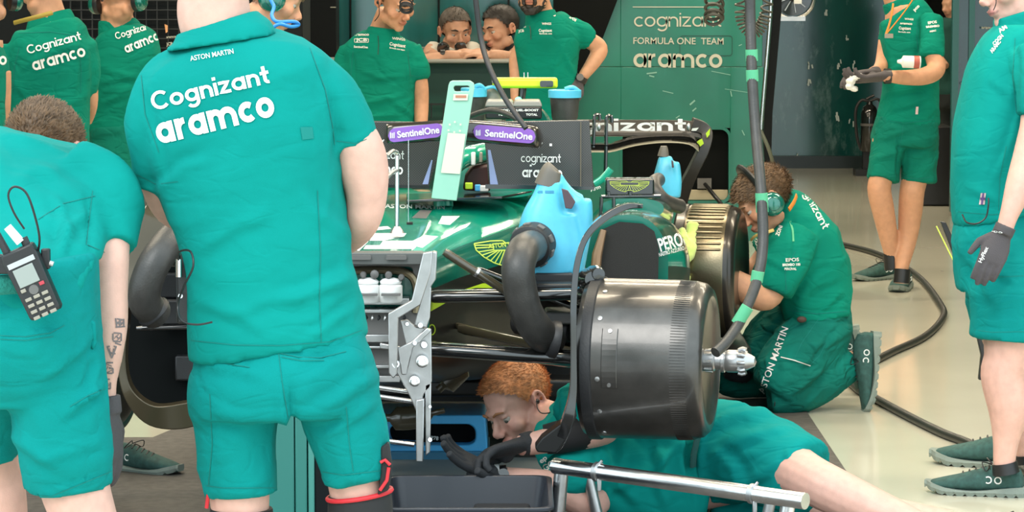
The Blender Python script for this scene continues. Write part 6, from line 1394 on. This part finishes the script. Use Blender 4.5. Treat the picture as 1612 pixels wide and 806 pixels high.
b_ = B(); lathe(b_, P(1397, 120, 15.23), (1, .1, 0), [(-.015, .034), (-.015, .037), (.015, .037), (.015, .034)], 20); out('watch_strap', b_, m_black, M_.root)
M_.part('sock', [('L', [(1402, 398, 0, 12), (1405, 424, 0, 13)])], m_black); M_.part('sock', [('L', [(1421, 424, -.05, 13), (1419, 446, -.06, 13)])], m_black)
sh_at(M_, (1412, 438), (1343, 443)); sh_at(M_, (1428, 452), (1385, 474), size=1.0)
# ---------- C, D, E: backs at the left
def backman(label, D, cx, cy, s, lean, yaw, hd, letter, seedv, grp=None):
    pass
C_ = Person('person with back turned, white lettering on dark green shirt, second from the left edge', 12.8, base(78, 12.8))
hC = P(68, -18, 12.8); hR = frame3((-.5, .8, -.25), (0, .1, 1)); C_.heads = [(hC, hR, 1.05)]
C_.body([('H', hC, hR, 1.05), ('L', [(70, -5, 0, 24), (76, 18, 0, 26), (80, 35, 0, 28)]), ('T', [(80, 46, 0, 32, .07), (80, 80, 0, 50, .10), (78, 160, 0, 52, .11), (78, 260, 0, 52, .11), (80, 300, 0, 50, .11)]),
  ('L', [(126, 90, 0, 10), (140, 130, .03, 13), (142, 165, .06, 12), (136, 190, .2, 10)]), ('L', [(26, 90, 0, 10), (4, 130, .03, 13), (0, 175, .06, 12)]),
  ('L', [(55, 280, 0, 27), (55, 400, 0, 20), (55, 560, 0, 11)]), ('L', [(103, 280, 0, 27), (103, 400, 0, 20), (103, 560, 0, 11)])], m_skin2, .009, 2)
hair('hair', C_.root, hC, hR, 1.05, hair_d, .014, 600)
b_ = B(); torso(b_, [(82, 44, 0, 42, .08), (80, 30, 0, 37, .07), (78, 20, 0, 33, .065)], 12.8); link_mesh('collar', remesh(b_, .008, 2), m_shirt_shade, C_.root)
shC = C_.cloth('shirt', [('T', [(80, 34, 0, 36, .085), (82, 46, 0, 52, .10), (80, 70, 0, 64, .12), (78, 110, 0, 66, .125), (77, 160, 0, 64, .12), (77, 230, 0, 61, .12), (78, 262, 0, 62, .12)]),
  ('L', [(128, 68, 0, 21), (137, 105, .02, 19), (139, 148, .03, 13)]), ('L', [(22, 72, 0, 20), (12, 110, .0, 19), (8, 150, .03, 15)])], m_shirt_shade, .0105, 2, .006,
  [(30, 190, 140, 150, 5, .007), (40, 215, 140, 195, 5, .006), (20, 130, 60, 180, 5, .006), (125, 70, 127, 150, 4, -.008)], 91, 7, (1, 0, .3))
tgC = Target([shC], 12.6)
decal('shirt_lettering', stroke_text('Cognizant', .21), (44, 85), (129, 62), 9.5, tgC, m_white, shC, .004); decal('shirt_lettering', stroke_text('aramco', .26), (53, 112), (136, 88), 14.5, tgC, m_white, shC, .004); decal('shirt_lettering', font_text('ASTON MARTIN', .015), (56, 40), (86, 33), 3.8, tgC, m_wprint, shC, .004)
b_ = B(); tube(b_, cat([tuple(P(22, 36, 12.62)), tuple(P(45, 30, 12.58)), tuple(P(68, 24, 12.58)), tuple(P(82, 20, 12.64))], 4), .009, 8, sq=.4); out('lanyard', b_, mat('lanyard_yellow', (.30, .22, .03), .6), C_.root)
C_.cloth('trousers', [('T', [(78, 232, 0, 54, .10), (78, 258, 0, 60, .12), (79, 290, 0, 62, .12)]), ('L', [(55, 280, 0, 31), (55, 400, 0, 26), (55, 560, 0, 20)]), ('L', [(103, 280, 0, 31), (103, 400, 0, 26), (103, 560, 0, 20)])], m_shorts_shade, .012, 2)
feet(C_, [((P(55, 300, 12.75).x, 12.7, 0), (-.1, 1, 0), (0, 0, 1), 1.0), ((P(103, 300, 12.75).x, 12.7, 0), (.1, 1, 0), (0, 0, 1), 1.0)])
D_ = Person('bald person in a headset leaning right, back turned, beside the black gridded cabinet', 13.4, base(185, 13.4))
hC = P(186, -8, 13.35); hR = frame3((.35, .85, -.35), (0, .2, 1)); D_.heads = [(hC, hR, 1.05)]
D_.body([('H', hC, hR, 1.05), ('L', [(184, 5, 0, 25), (184, 28, 0, 26), (188, 45, 0, 28)]), ('S', [(187, 48, 0, 32, .08), (190, 58, 0, 44, .10), (198, 80, 0, 54, .12), (197, 110, 0, 55, .12), (188, 140, 0, 47, .12), (178, 175, 0, 38, .11), (176, 205, 0, 36, .11), (182, 270, 0, 40, .11)]),
  ('L', [(218, 82, .1, 10), (243, 110, .15, 12), (250, 150, .2, 11)]), ('L', [(160, 85, 0, 9), (150, 120, .05, 12), (150, 160, .1, 11)]), ('L', [(165, 260, 0, 24), (165, 400, 0, 18), (165, 550, 0, 11)]), ('L', [(198, 260, 0, 24), (205, 400, 0, 18), (205, 550, 0, 11)])], m_skin2, .009, 2)
b_ = B(); torso(b_, [(188, 48, 0, 36, .075), (185, 38, 0, 31, .07), (184, 30, 0, 29, .065)], 13.4); link_mesh('collar', remesh(b_, .008, 2), m_shirt_shade, D_.root)
headset(D_.root, hC+hR@Vector((0, .01, -.035)), hR, 1.1)
shD = D_.cloth('shirt', [('T', [(186, 44, 0, 30, .08), (190, 56, 0, 44, .10), (198, 80, 0, 54, .12), (197, 110, 0, 55, .12), (188, 140, 0, 47, .12), (178, 175, 0, 38, .11), (176, 205, 0, 36, .11), (178, 225, 0, 38, .11)]), ('L', [(222, 68, .06, 18), (238, 92, .1, 18), (244, 112, .14, 15)]), ('L', [(158, 72, 0, 18), (152, 110, .02, 17), (150, 135, .04, 14)])], m_shirt_shade, .0105, 2, .006,
  [(150, 100, 240, 130, 5, .006), (150, 130, 220, 115, 4, .007), (150, 165, 210, 135, 5, .007)], 93, 8, (1, 0, .5))
tgD = Target([shD], 13.2)
decal('shirt_lettering', stroke_text('Cognizant', .21), (183, 62), (240, 44), 7.5, tgD, m_white, shD, .004); decal('shirt_lettering', stroke_text('aramco', .26), (199, 84), (252, 62), 11.5, tgD, m_white, shD, .004); decal('shirt_lettering', font_text('ASTON', .015), (191, 38), (201, 35), 3, tgD, m_wprint, shD, .004)
D_.cloth('trousers', [('T', [(176, 198, 0, 36, .11), (180, 240, 0, 42, .12), (184, 275, 0, 44, .12)]), ('L', [(166, 250, 0, 30), (166, 400, 0, 26), (165, 545, 0, 20)]), ('L', [(200, 250, 0, 30), (205, 400, 0, 26), (205, 545, 0, 20)])], m_shorts_shade, .012, 2)
feet(D_, [((P(165, 300, 13.3).x, 13.3, 0), (-.1, 1, 0), (0, 0, 1), 1.0), ((P(205, 300, 13.3).x, 13.3, 0), (.1, 1, 0), (0, 0, 1), 1.0)])
E_ = Person('person cut off by the left edge, only a green shirt side with letters showing', 12.0, base(-50, 12.0))
hC = P(-18, -10, 12.0); hR = frame3((-.4, .85, -.25), (0, .1, 1)); E_.heads = [(hC, hR, 1.05)]
E_.body([('H', hC, hR, 1.05), ('L', [(-25, 5, 0, 26), (-38, 45, 0, 30)]), ('T', [(-45, 60, 0, 50, .10), (-48, 120, 0, 52, .11), (-45, 280, 0, 50, .11)]), ('L', [(2, 110, 0, 16), (4, 170, .02, 13), (-2, 230, .1, 10)]), ('L', [(-70, 280, 0, 28), (-70, 600, 0, 12)]), ('L', [(-25, 280, 0, 28), (-25, 600, 0, 12)])], m_skin2, .009, 2)
headset(E_.root, hC+hR@Vector((0, .01, -.02)), hR, 1.1)
shE = E_.cloth('shirt', [('T', [(-42, 50, 0, 36, .09), (-45, 75, 0, 52, .12), (-48, 110, 0, 60, .12), (-48, 180, 0, 58, .12), (-47, 280, 0, 57, .12)]), ('L', [(-6, 92, 0, 19), (-3, 130, 0, 18), (-4, 178, .02, 15)])], m_shirt_shade, .0105, 2)
decal('shirt_lettering', stroke_text('aramco', .26), (-70, 106), (11, 102), 14.5, Target([shE], 11.8), m_white, shE, .004)
E_.cloth('trousers', [('T', [(-47, 270, 0, 57, .12), (-47, 310, 0, 58, .12)]), ('L', [(-72, 300, 0, 31), (-72, 600, 0, 22)]), ('L', [(-22, 300, 0, 31), (-22, 600, 0, 22)])], m_shorts_shade, .012, 2)
# ---------- F: headset man behind A
F_ = Person('person in a headset with a curly blue cord standing behind the man with large lettering', 10.0, base(415, 10.0))
hC = P(427, -10, 10.0); hR = frame3((.85, .15, -.45), (.25, 0, 1)); F_.heads = [(hC, hR, 1.05)]
F_.body([('L', [(470, 130, 0, 18), (484, 200, .04, 18), (486, 260, .05, 16), (480, 330, .0, 12)]), ('L', [(345, 130, 0, 18), (332, 200, .04, 18), (330, 260, .05, 16), (336, 330, .0, 12)]), ('H', hC, hR, 1.05), ('L', [(418, 12, 0, 28), (410, 45, 0, 31), (408, 70, 0, 33)]), ('T', [(412, 70, 0, 45, .1), (405, 120, 0, 70, .12), (405, 300, 0, 64, .12), (410, 440, 0, 66, .12), (415, 480, 0, 62, .12)]), ('L', [(385, 470, 0, 36), (385, 600, 0, 28), (385, 740, 0, 14)]), ('L', [(440, 470, 0, 36), (440, 600, 0, 28), (440, 740, 0, 14)])], m_skin2, .0085, 2)
eyes(F_.root, hC, hR, 1.05, (0, -.002), hair_b); hair('hair', F_.root, hC, hR, 1.05, hair_b, .012, 900)
headset(F_.root, hC+hR@Vector((0, .005, -.012)), hR, 1.15)
F_.cloth('shirt', [('L', [(470, 110, 0, 26), (482, 170, .02, 25), (484, 205, .04, 23)]), ('L', [(345, 110, 0, 26), (334, 170, .02, 25), (332, 205, .04, 23)]), ('T', [(416, 62, 0, 40, .1), (408, 80, 0, 58, .12), (405, 130, 0, 76, .13), (405, 300, 0, 70, .13), (408, 390, 0, 72, .13)]), ('L', [(440, 100, .1, 26), (470, 140, .15, 24)])], m_shirt_shade, .012, 2)
F_.cloth('trousers', [('T', [(408, 380, 0, 70, .13), (412, 480, 0, 70, .13)]), ('L', [(385, 470, 0, 40), (385, 600, 0, 34), (385, 740, 0, 24)]), ('L', [(440, 470, 0, 40), (440, 600, 0, 34), (440, 740, 0, 24)])], m_shorts_shade, .012, 2)
tube_th('blue_cord', [P(430, -60, 9.78), P(424, -10, 9.76), P(431, 10, 9.75), P(428, 24, 9.73), P(436, 34, 9.72), P(462, 34, 9.74), P(470, 39, 9.76), P(458, 42, 9.73), P(440, 38, 9.71), P(428, 46, 9.72), P(424, 58, 9.76)], .0058, mat('cord_blue', (.02, .22, .62), .4), F_.root, 8, 10)
# ---------- G: standing man looking down
G_ = Person('standing person in green polo shirt looking down to the right before the teal glass', 15.6, base(598, 15.6))
hC = P(622, 2, 15.5); hR = frame3((.52, -.62, -.42), (.18, -.35, 1)); G_.heads = [(hC, hR, 1.12)]
G_.body([('H', hC, hR, 1.12), ('L', [(614, 20, .03, 21), (606, 42, .06, 22), (602, 60, .06, 26)]), ('T', [(600, 62, 0, 38, .09), (598, 90, 0, 52, .11), (597, 180, 0, 44, .11), (597, 250, 0, 46, .11), (597, 290, 0, 44, .11)]),
  ('L', [(648, 96, 0, 10), (660, 125, 0, 13), (663, 165, .0, 12), (662, 200, -.05, 10), (655, 235, -.1, 8)]), ('L', [(552, 96, 0, 10), (537, 130, 0, 13), (534, 180, 0, 11)]), ('L', [(578, 280, 0, 24), (578, 380, 0, 17), (578, 460, 0, 10)]), ('L', [(618, 280, 0, 24), (618, 380, 0, 17), (618, 460, 0, 10)])], m_skin2, .006, 2)
eyes(G_.root, hC, hR, 1.12, (0, -.004), hair_b); hair('hair', G_.root, hC, hR, 1.12, hair_b, .012, 1200, k=1.04)
b_ = B(); ss = 1 if (hR@Vector((1, 0, 0))).x < 0 else -1; ec = hC+hR@Vector((ss*.094, -.008, -.002)); ell(b_, ec, (.010, .010, .010)); ep = out('earpiece', b_, m_black, G_.root); tube_th('earpiece_wire', [ec, P(597, 22, 15.35), P(590, 33, 15.4)], .002, m_black, ep)
b_ = B(); torso(b_, [(602, 62, -.01, 33, .08), (603, 52, -.01, 27, .075), (604, 44, .0, 24, .07)], 15.6); link_mesh('collar', remesh(b_, .007, 2), m_shirt_shade, G_.root)
shG = G_.cloth('shirt', [('T', [(601, 52, 0, 30, .085), (600, 62, 0, 48, .10), (599, 80, 0, 62, .12), (597, 110, 0, 60, .125), (596, 150, 0, 55, .12), (597, 200, 0, 53, .12), (598, 225, 0, 54, .12)]),
  ('L', [(645, 78, 0, 19), (655, 100, 0, 19), (659, 124, 0, 16)]), ('L', [(552, 78, 0, 19), (540, 105, 0, 18), (537, 128, 0, 16)])], m_shirt_shade, .0095, 2, .007,
  [(560, 170, 640, 150, 4, .008), (555, 190, 640, 180, 4, .008), (570, 130, 640, 120, 4, .006), (560, 110, 610, 130, 4, .006), (643, 80, 646, 130, 3, -.009), (552, 85, 556, 130, 3, -.008), (600, 150, 650, 185, 4, .007)], 95, 9, (1, 0, .2))
tgG = Target([shG], 15.3)
for (s_, a, b, h_) in (('aramco', (557, 56), (581, 56), 4.2), ('JCB', (560, 65), (578, 65), 5), ('SentinelOne', (557, 75), (579, 76), 3.4), ('WINGS', (617, 62), (638, 64), 4), ('Cognizant', (613, 71), (638, 75), 5), ('formula one team', (613, 76), (637, 80), 2.4)):
    decal('chest_print', font_text(s_, .04), a, b, h_, tgG, m_wprint, shG, .004)
patch('chest_print', sum([seg(*q) for q in ((558, 61, 580, 61, .8), (558, 66.5, 580, 66.5, .8), (553, 45, 570, 43, 1.2), (635, 46, 648, 54, 3), (558, 61, 558, 66, .8), (580, 61, 580, 66, .8))], []), tgG, m_wprint, shG, .004)
patch('zip', segs([(595, 56), (596, 70), (595, 86)], 1.2), tgG, mat('zip_dark', (.002, .06, .04), .5), shG, .004)
G_.cloth('trousers', [('T', [(598, 215, 0, 53, .12), (598, 290, 0, 54, .12)]), ('L', [(576, 280, 0, 28), (576, 450, 0, 22)]), ('L', [(620, 280, 0, 28), (620, 450, 0, 22)])], m_shorts_shade, .012, 2)
# ---------- H, I: two men leaning on the counter
H_ = Person('person in a white shirt with headphones round the neck leaning on the counter', 17.2, base(712, 17.2))
hC = P(717, 49, 17.2); hR = frame3((.30, -.9, -.22), (0, -.1, 1)); H_.heads = [(hC, hR, 1.05)]
H_.body([('H', hC, hR, 1.05), ('L', [(714, 62, .03, 16), (712, 80, .06, 18)]), ('T', [(712, 80, .05, 34, .1), (712, 130, .1, 40, .11), (712, 300, .1, 36, .11)]), ('L', [(745, 85, 0, 14), (748, 93, -.25, 12), (725, 90, -.42, 11), (700, 88, -.45, 9)]), ('L', [(680, 80, 0, 13), (676, 90, -.2, 11), (682, 86, -.4, 9)]),
  ('G', (P(700, 88, 16.75), (-1, 0, -.05), (0, .3, -1)), dict(side=1, curl=15)), ('G', (P(686, 88, 16.74), (-1, -.2, -.15), (0, .3, -1)), dict(side=1, curl=35))], m_skin3, .0065, 2)
eyes(H_.root, hC, hR, 1.05, (0, -.002), hair_d); hair('hair', H_.root, hC, hR, 1.05, hair_g, .016, 1500, k=1.07)
H_.cloth('shirt', [('T', [(712, 72, .06, 24, .09), (712, 80, .05, 36, .11), (712, 110, .1, 39, .12), (712, 250, .12, 38, .12)]), ('L', [(742, 80, .02, 17), (748, 92, -.12, 15)]), ('L', [(684, 80, .02, 15), (679, 90, -.12, 13)])], mat('white_shirt', (.55, .53, .46), .9), .010, 2)
b_ = B(); tube(b_, cat([tuple(P(697, 70, 17.1)), tuple(P(700, 78, 17.0)), tuple(P(712, 83, 16.98)), tuple(P(726, 79, 17.0)), tuple(P(729, 70, 17.1))], 5), .014, 10); nh = out('neck_headphones', b_, m_black, H_.root)
for x in (699, 724): b_ = B(); lathe(b_, P(x, 74, 17.0), (.2 if x > 712 else -.2, -1, -.2), [(0, .03), (.02, .034), (.04, .03), (.045, 0)], 20); out('ear_cup', b_, m_gloss, nh)
b_ = B(); lathe(b_, P(697, 88, 16.76), (1, 0, 0), [(-.012, .030), (-.012, .034), (.012, .034), (.012, .03)], 18); out('wrist_band', b_, m_black, H_.root)
I_ = Person('dark haired person in a dark shirt leaning on the counter beside the bearded one', 17.2, base(790, 17.2))
hC = P(787, 46, 17.15); hR = frame3((-.75, -.62, -.2), (-.1, 0, 1)); I_.heads = [(hC, hR, 1.05)]
I_.body([('H', hC, hR, 1.05), ('L', [(790, 60, .03, 16), (794, 80, .06, 18)]), ('T', [(795, 80, .05, 34, .1), (798, 130, .1, 38, .11), (798, 300, .1, 36, .11)]), ('L', [(815, 85, 0, 14), (805, 92, -.25, 12), (785, 89, -.42, 11), (770, 86, -.45, 8)]), ('L', [(765, 84, 0, 12), (755, 90, -.25, 11), (752, 84, -.4, 9)]),
  ('G', (P(770, 87, 16.75), (-1, 0, .1), (0, .3, -1)), dict(side=1, curl=25)), ('G', (P(757, 86, 16.78), (-1, -.1, .2), (0, .3, -1)), dict(side=-1, curl=35))], m_skin3, .0065, 2)
eyes(I_.root, hC, hR, 1.05, (0, -.002), hair_d); hair('hair', I_.root, hC, hR, 1.05, hair_d, .02, 1800, k=1.10)
I_.cloth('shirt', [('T', [(794, 72, .06, 24, .09), (796, 80, .05, 36, .11), (799, 110, .1, 39, .12), (799, 250, .12, 38, .12)]), ('L', [(818, 80, .02, 17), (815, 92, -.12, 14)]), ('L', [(770, 80, .02, 15), (760, 90, -.12, 12)])], mat('charcoal_shirt', (.02, .022, .022), .85), .010, 2)
# ---------- J: bearded man hand on hip
J_ = Person('bearded person in green polo with a gloved hand on the hip', 15.0, base(862, 15.0))
hC = P(840, -22, 14.95); hR = frame3((-.22, -.95, -.05), (0, 0, 1)); J_.heads = [(hC, hR, 1.12)]
J_.body([('H', hC, hR, 1.12), ('L', [(842, -8, .03, 20), (848, 15, .05, 21), (852, 30, .05, 24)]), ('T', [(856, 38, 0, 34, .09), (862, 70, 0, 44, .11), (862, 140, 0, 40, .11), (862, 220, 0, 42, .11), (862, 270, 0, 42, .11)]),
  ('L', [(896, 52, 0, 10), (924, 62, .03, 13), (944, 76, .05, 13), (936, 95, .02, 12), (918, 120, -.02, 8.5), (912, 128, -.02, 8)]), ('L', [(826, 60, 0, 9), (814, 90, 0, 12), (812, 120, -.02, 10), (812, 160, -.05, 8)]), ('L', [(842, 260, 0, 24), (842, 380, 0, 17), (842, 480, 0, 10)]), ('L', [(885, 260, 0, 24), (885, 380, 0, 17), (885, 480, 0, 10)])], m_skin2, .0065, 2)
eyes(J_.root, hC, hR, 1.12, (0, -.003), hair_d); hair('hair', J_.root, hC, hR, 1.12, hair_d, .014, 700)
b_ = B(); tj = T3(hC, hR, 1.12)
for c_, r_ in (((0, .036, -.088), (.048, .047, .026)), ((0, .068, -.100), (.030, .024, .020)), ((-.046, .018, -.066), (.014, .030, .026)), ((.046, .018, -.066), (.014, .030, .026)), ((0, .090, -.047), (.025, .010, .0055)), ((-.024, .084, -.062), (.008, .010, .018)), ((.024, .084, -.062), (.008, .010, .018)), ((0, .082, -.080), (.016, .014, .008))): ell(b_, tj(*c_), tuple(v*1.12 for v in r_), hR, 2)
me = remesh(b_, .004, 1); displace(me, .003, (), 4, 90); link_mesh('beard', me, hair_d, J_.root)
b_ = B(); torso(b_, [(855, 40, -.01, 31, .08), (852, 28, -.01, 26, .075), (850, 18, .0, 23, .07)], 15.0); link_mesh('collar', remesh(b_, .007, 2), m_shirt_shade, J_.root)
shJ = J_.cloth('shirt', [('T', [(854, 30, 0, 30, .085), (858, 42, 0, 46, .10), (861, 65, 0, 52, .12), (861, 110, 0, 46, .12), (861, 160, 0, 46, .12), (862, 210, 0, 48, .125)]), ('L', [(896, 42, 0, 18), (912, 52, .02, 19), (928, 63, .04, 17)]), ('L', [(826, 48, 0, 15), (820, 72, 0, 14)])], m_shirt_shade, .0095, 2, .006,
  [(890, 60, 870, 120, 4, .006), (885, 80, 905, 120, 3, .008), (830, 110, 880, 100, 4, .005)], 97, 8, (.5, 0, 1))
tgJ = Target([shJ], 14.8)
for (s_, a, b, h_) in (('aramco', (815, 44), (828, 43), 3.6), ('JCB', (816, 51), (825, 50), 4), ('WINGS', (853, 39), (868, 39), 3.5), ('Cognizant', (848, 50), (869, 50), 4.4), ('formula one', (849, 54), (869, 54), 2.4), ('pco', (864, 22), (874, 26), 5), ('EPOS', (896, 28), (906, 34), 4)):
    decal('chest_print', font_text(s_, .04), a, b, h_, tgJ, m_wprint, shJ, .004)
patch('zip', segs([(832, 36), (835, 46), (836, 62)], 1.2), tgJ, MATS['zip_dark'], shJ, .004)
J_.cloth('trousers', [('T', [(862, 200, 0, 47, .12), (862, 270, 0, 50, .12)]), ('L', [(842, 260, 0, 27), (842, 470, 0, 22)]), ('L', [(885, 260, 0, 27), (885, 470, 0, 22)])], m_shorts_shade, .012, 2)
gm = B(); Wp = P(912, 127, 14.98); hand_shapes(gm, Wp, P(892, 142, 14.9)-Wp, (0, 1, -.3), side=1, curl=(18, 20, 22, 24), size=1.05); link_mesh('glove', remesh(gm, .005, 2), m_gloveg, J_.root)
b_ = B(); lathe(b_, P(914, 123, 14.98), (.45, 0, .8), [(-.016, .030), (-.016, .034), (.012, .034), (.012, .030)], 20); ws = out('watch_strap', b_, m_black, J_.root); b_ = B(); lathe(b_, P(913, 122, 14.95), (0, -1, .2), [(0, .018), (.012, .017), (.012, 0)], 20); out('watch_case', b_, m_grey, ws)
# ---------- O: dim person in the doorway
O_ = Person('dimly seen person in dark clothes inside the doorway behind the can holder', 23.0, base(1500, 23.0))
hC = P(1502, 6, 23.0); hR = frame3((-.8, -.5, -.2), (0, 0, 1)); O_.heads = [(hC, hR, 1.0)]
O_.body([('H', hC, hR, 1.0), ('L', [(1502, 15, 0, 11), (1502, 30, 0, 12)]), ('T', [(1502, 32, 0, 28, .1), (1500, 100, 0, 26, .1), (1500, 160, 0, 26, .1)]), ('L', [(1478, 45, 0, 9), (1476, 85, -.05, 8), (1490, 105, -.15, 6)]), ('L', [(1492, 150, 0, 14), (1492, 310, 0, 7)]), ('L', [(1510, 150, 0, 14), (1510, 310, 0, 7)])], m_skin3, .010, 2)
hair('hair', O_.root, hC, hR, 1.0, hair_d, .012, 300)
O_.cloth('shirt', [('T', [(1502, 28, 0, 20, .1), (1502, 40, 0, 29, .12), (1500, 100, 0, 27, .12), (1500, 150, 0, 28, .12)]), ('L', [(1480, 42, 0, 11), (1477, 70, 0, 10)])], mat('dim_shirt', (.004, .05, .04), .9), .014, 2)
O_.cloth('trousers', [('T', [(1500, 145, 0, 28, .12), (1500, 170, 0, 28, .12)]), ('L', [(1491, 160, 0, 16), (1491, 300, 0, 12)]), ('L', [(1511, 160, 0, 16), (1511, 300, 0, 12)])], mat('dim_trousers', (.006, .01, .01), .9), .014, 2)
# ---------- Q: crouching person hidden behind B
Q_ = Person('orange haired person crouching behind the bending man, seen under the arm', 9.9, base(110, 9.9))
hC = P(124, 448, 9.7); hR = frame3((.45, .75, -.5), (.2, .4, 1)); Q_.heads = [(hC, hR, 1.0)]
Q_.body([('H', hC, hR, 1.0), ('L', [(118, 425, .05, 26), (110, 400, .12, 28)]), ('T', [(100, 400, .1, 45, .1), (80, 480, .05, 60, .12), (70, 560, 0, 62, .12), (70, 620, 0, 58, .12)]), ('L', [(130, 430, .0, 20), (165, 560, -.15, 18), (185, 640, -.2, 15), (178, 668, -.2, 14)]), ('L', [(90, 620, 0, 44), (140, 600, -.2, 38), (165, 660, -.15, 26), (172, 720, -.1, 18)]), ('L', [(60, 620, .1, 44), (100, 600, .05, 38), (110, 700, .1, 20), (110, 735, .1, 18)])], mat('skin_dim', (.20, .12, .09), .6, tint=True) if False else m_skin3, .009, 2)
hair('hair', Q_.root, hC, hR, 1.0, hair_o, .03, 3000, k=1.1, hz=([-.12, 0, .04, .1], [-.08, -.07, -.01, .05]))
shQ = Q_.cloth('shirt', [('T', [(112, 392, .1, 40, .1), (100, 430, .08, 52, .12), (82, 490, .05, 62, .13), (72, 570, 0, 64, .13)]), ('L', [(125, 415, .02, 26), (140, 440, -.02, 24)])], m_shirt_shade, .012, 2)
decal('shirt_print', font_text('EPOS', .04), (124, 424), (138, 428), 6, Target([shQ], 9.8), m_white, shQ, .004)
Q_.cloth('trousers', [('T', [(72, 560, 0, 63, .13), (72, 620, 0, 62, .13)]), ('L', [(90, 620, 0, 50), (135, 600, -.18, 44), (150, 650, -.15, 34)]), ('L', [(60, 620, .1, 50), (100, 600, .05, 44), (110, 700, .1, 30)])], mat('dark_trouser', (.012, .03, .028), .9), .012, 2)
sh_at(Q_, (172, 738), (232, 744), size=.95); sh_at(Q_, (95, 730), (160, 736), size=.95)

stitch(shN, 9.6, [[(1502, 333), (1560, 338), (1612, 334)], [(1600, 176), (1612, 178)], [(1598, 60), (1594, 120), (1600, 178)], [(1572, 332), (1574, 280), (1584, 230)]], .9)
stitch(N_.objs['shorts'], 9.6, [[(1526, 518), (1560, 523), (1612, 522)], [(1540, 430), (1580, 436), (1612, 434)]], .9)
stitch(shM, 15.4, [[(1446, 88), (1466, 91), (1486, 88)], [(1444, 34), (1443, 60), (1446, 88)], [(1384, 188), (1425, 194), (1474, 188)]], .7)
stitch(M_.objs['shorts'], 15.4, [[(1366, 275), (1390, 279), (1410, 277)], [(1422, 279), (1446, 282), (1470, 278)], [(1422, 196), (1420, 215), (1416, 235)]], .7)
stitch(shG, 15.4, [[(644, 118), (658, 121), (672, 118)], [(642, 78), (644, 100), (646, 120)], [(556, 80), (554, 100), (552, 124)]], .7)
stitch(shK, 11.5, [[(1240, 488), (1285, 494), (1334, 490)], [(1192, 440), (1210, 452), (1234, 462)], [(1252, 395), (1236, 430), (1238, 458)]], .9)
stitch(K_.objs['trousers'], 11.5, [[(1290, 500), (1262, 540), (1250, 566)], [(1300, 540), (1290, 560), (1276, 574)]], .9)
stitch(shC, 12.7, [[(125, 72), (128, 110), (127, 146)], [(30, 75), (22, 110), (20, 146)], [(30, 52), (80, 50), (120, 56)]], .7)
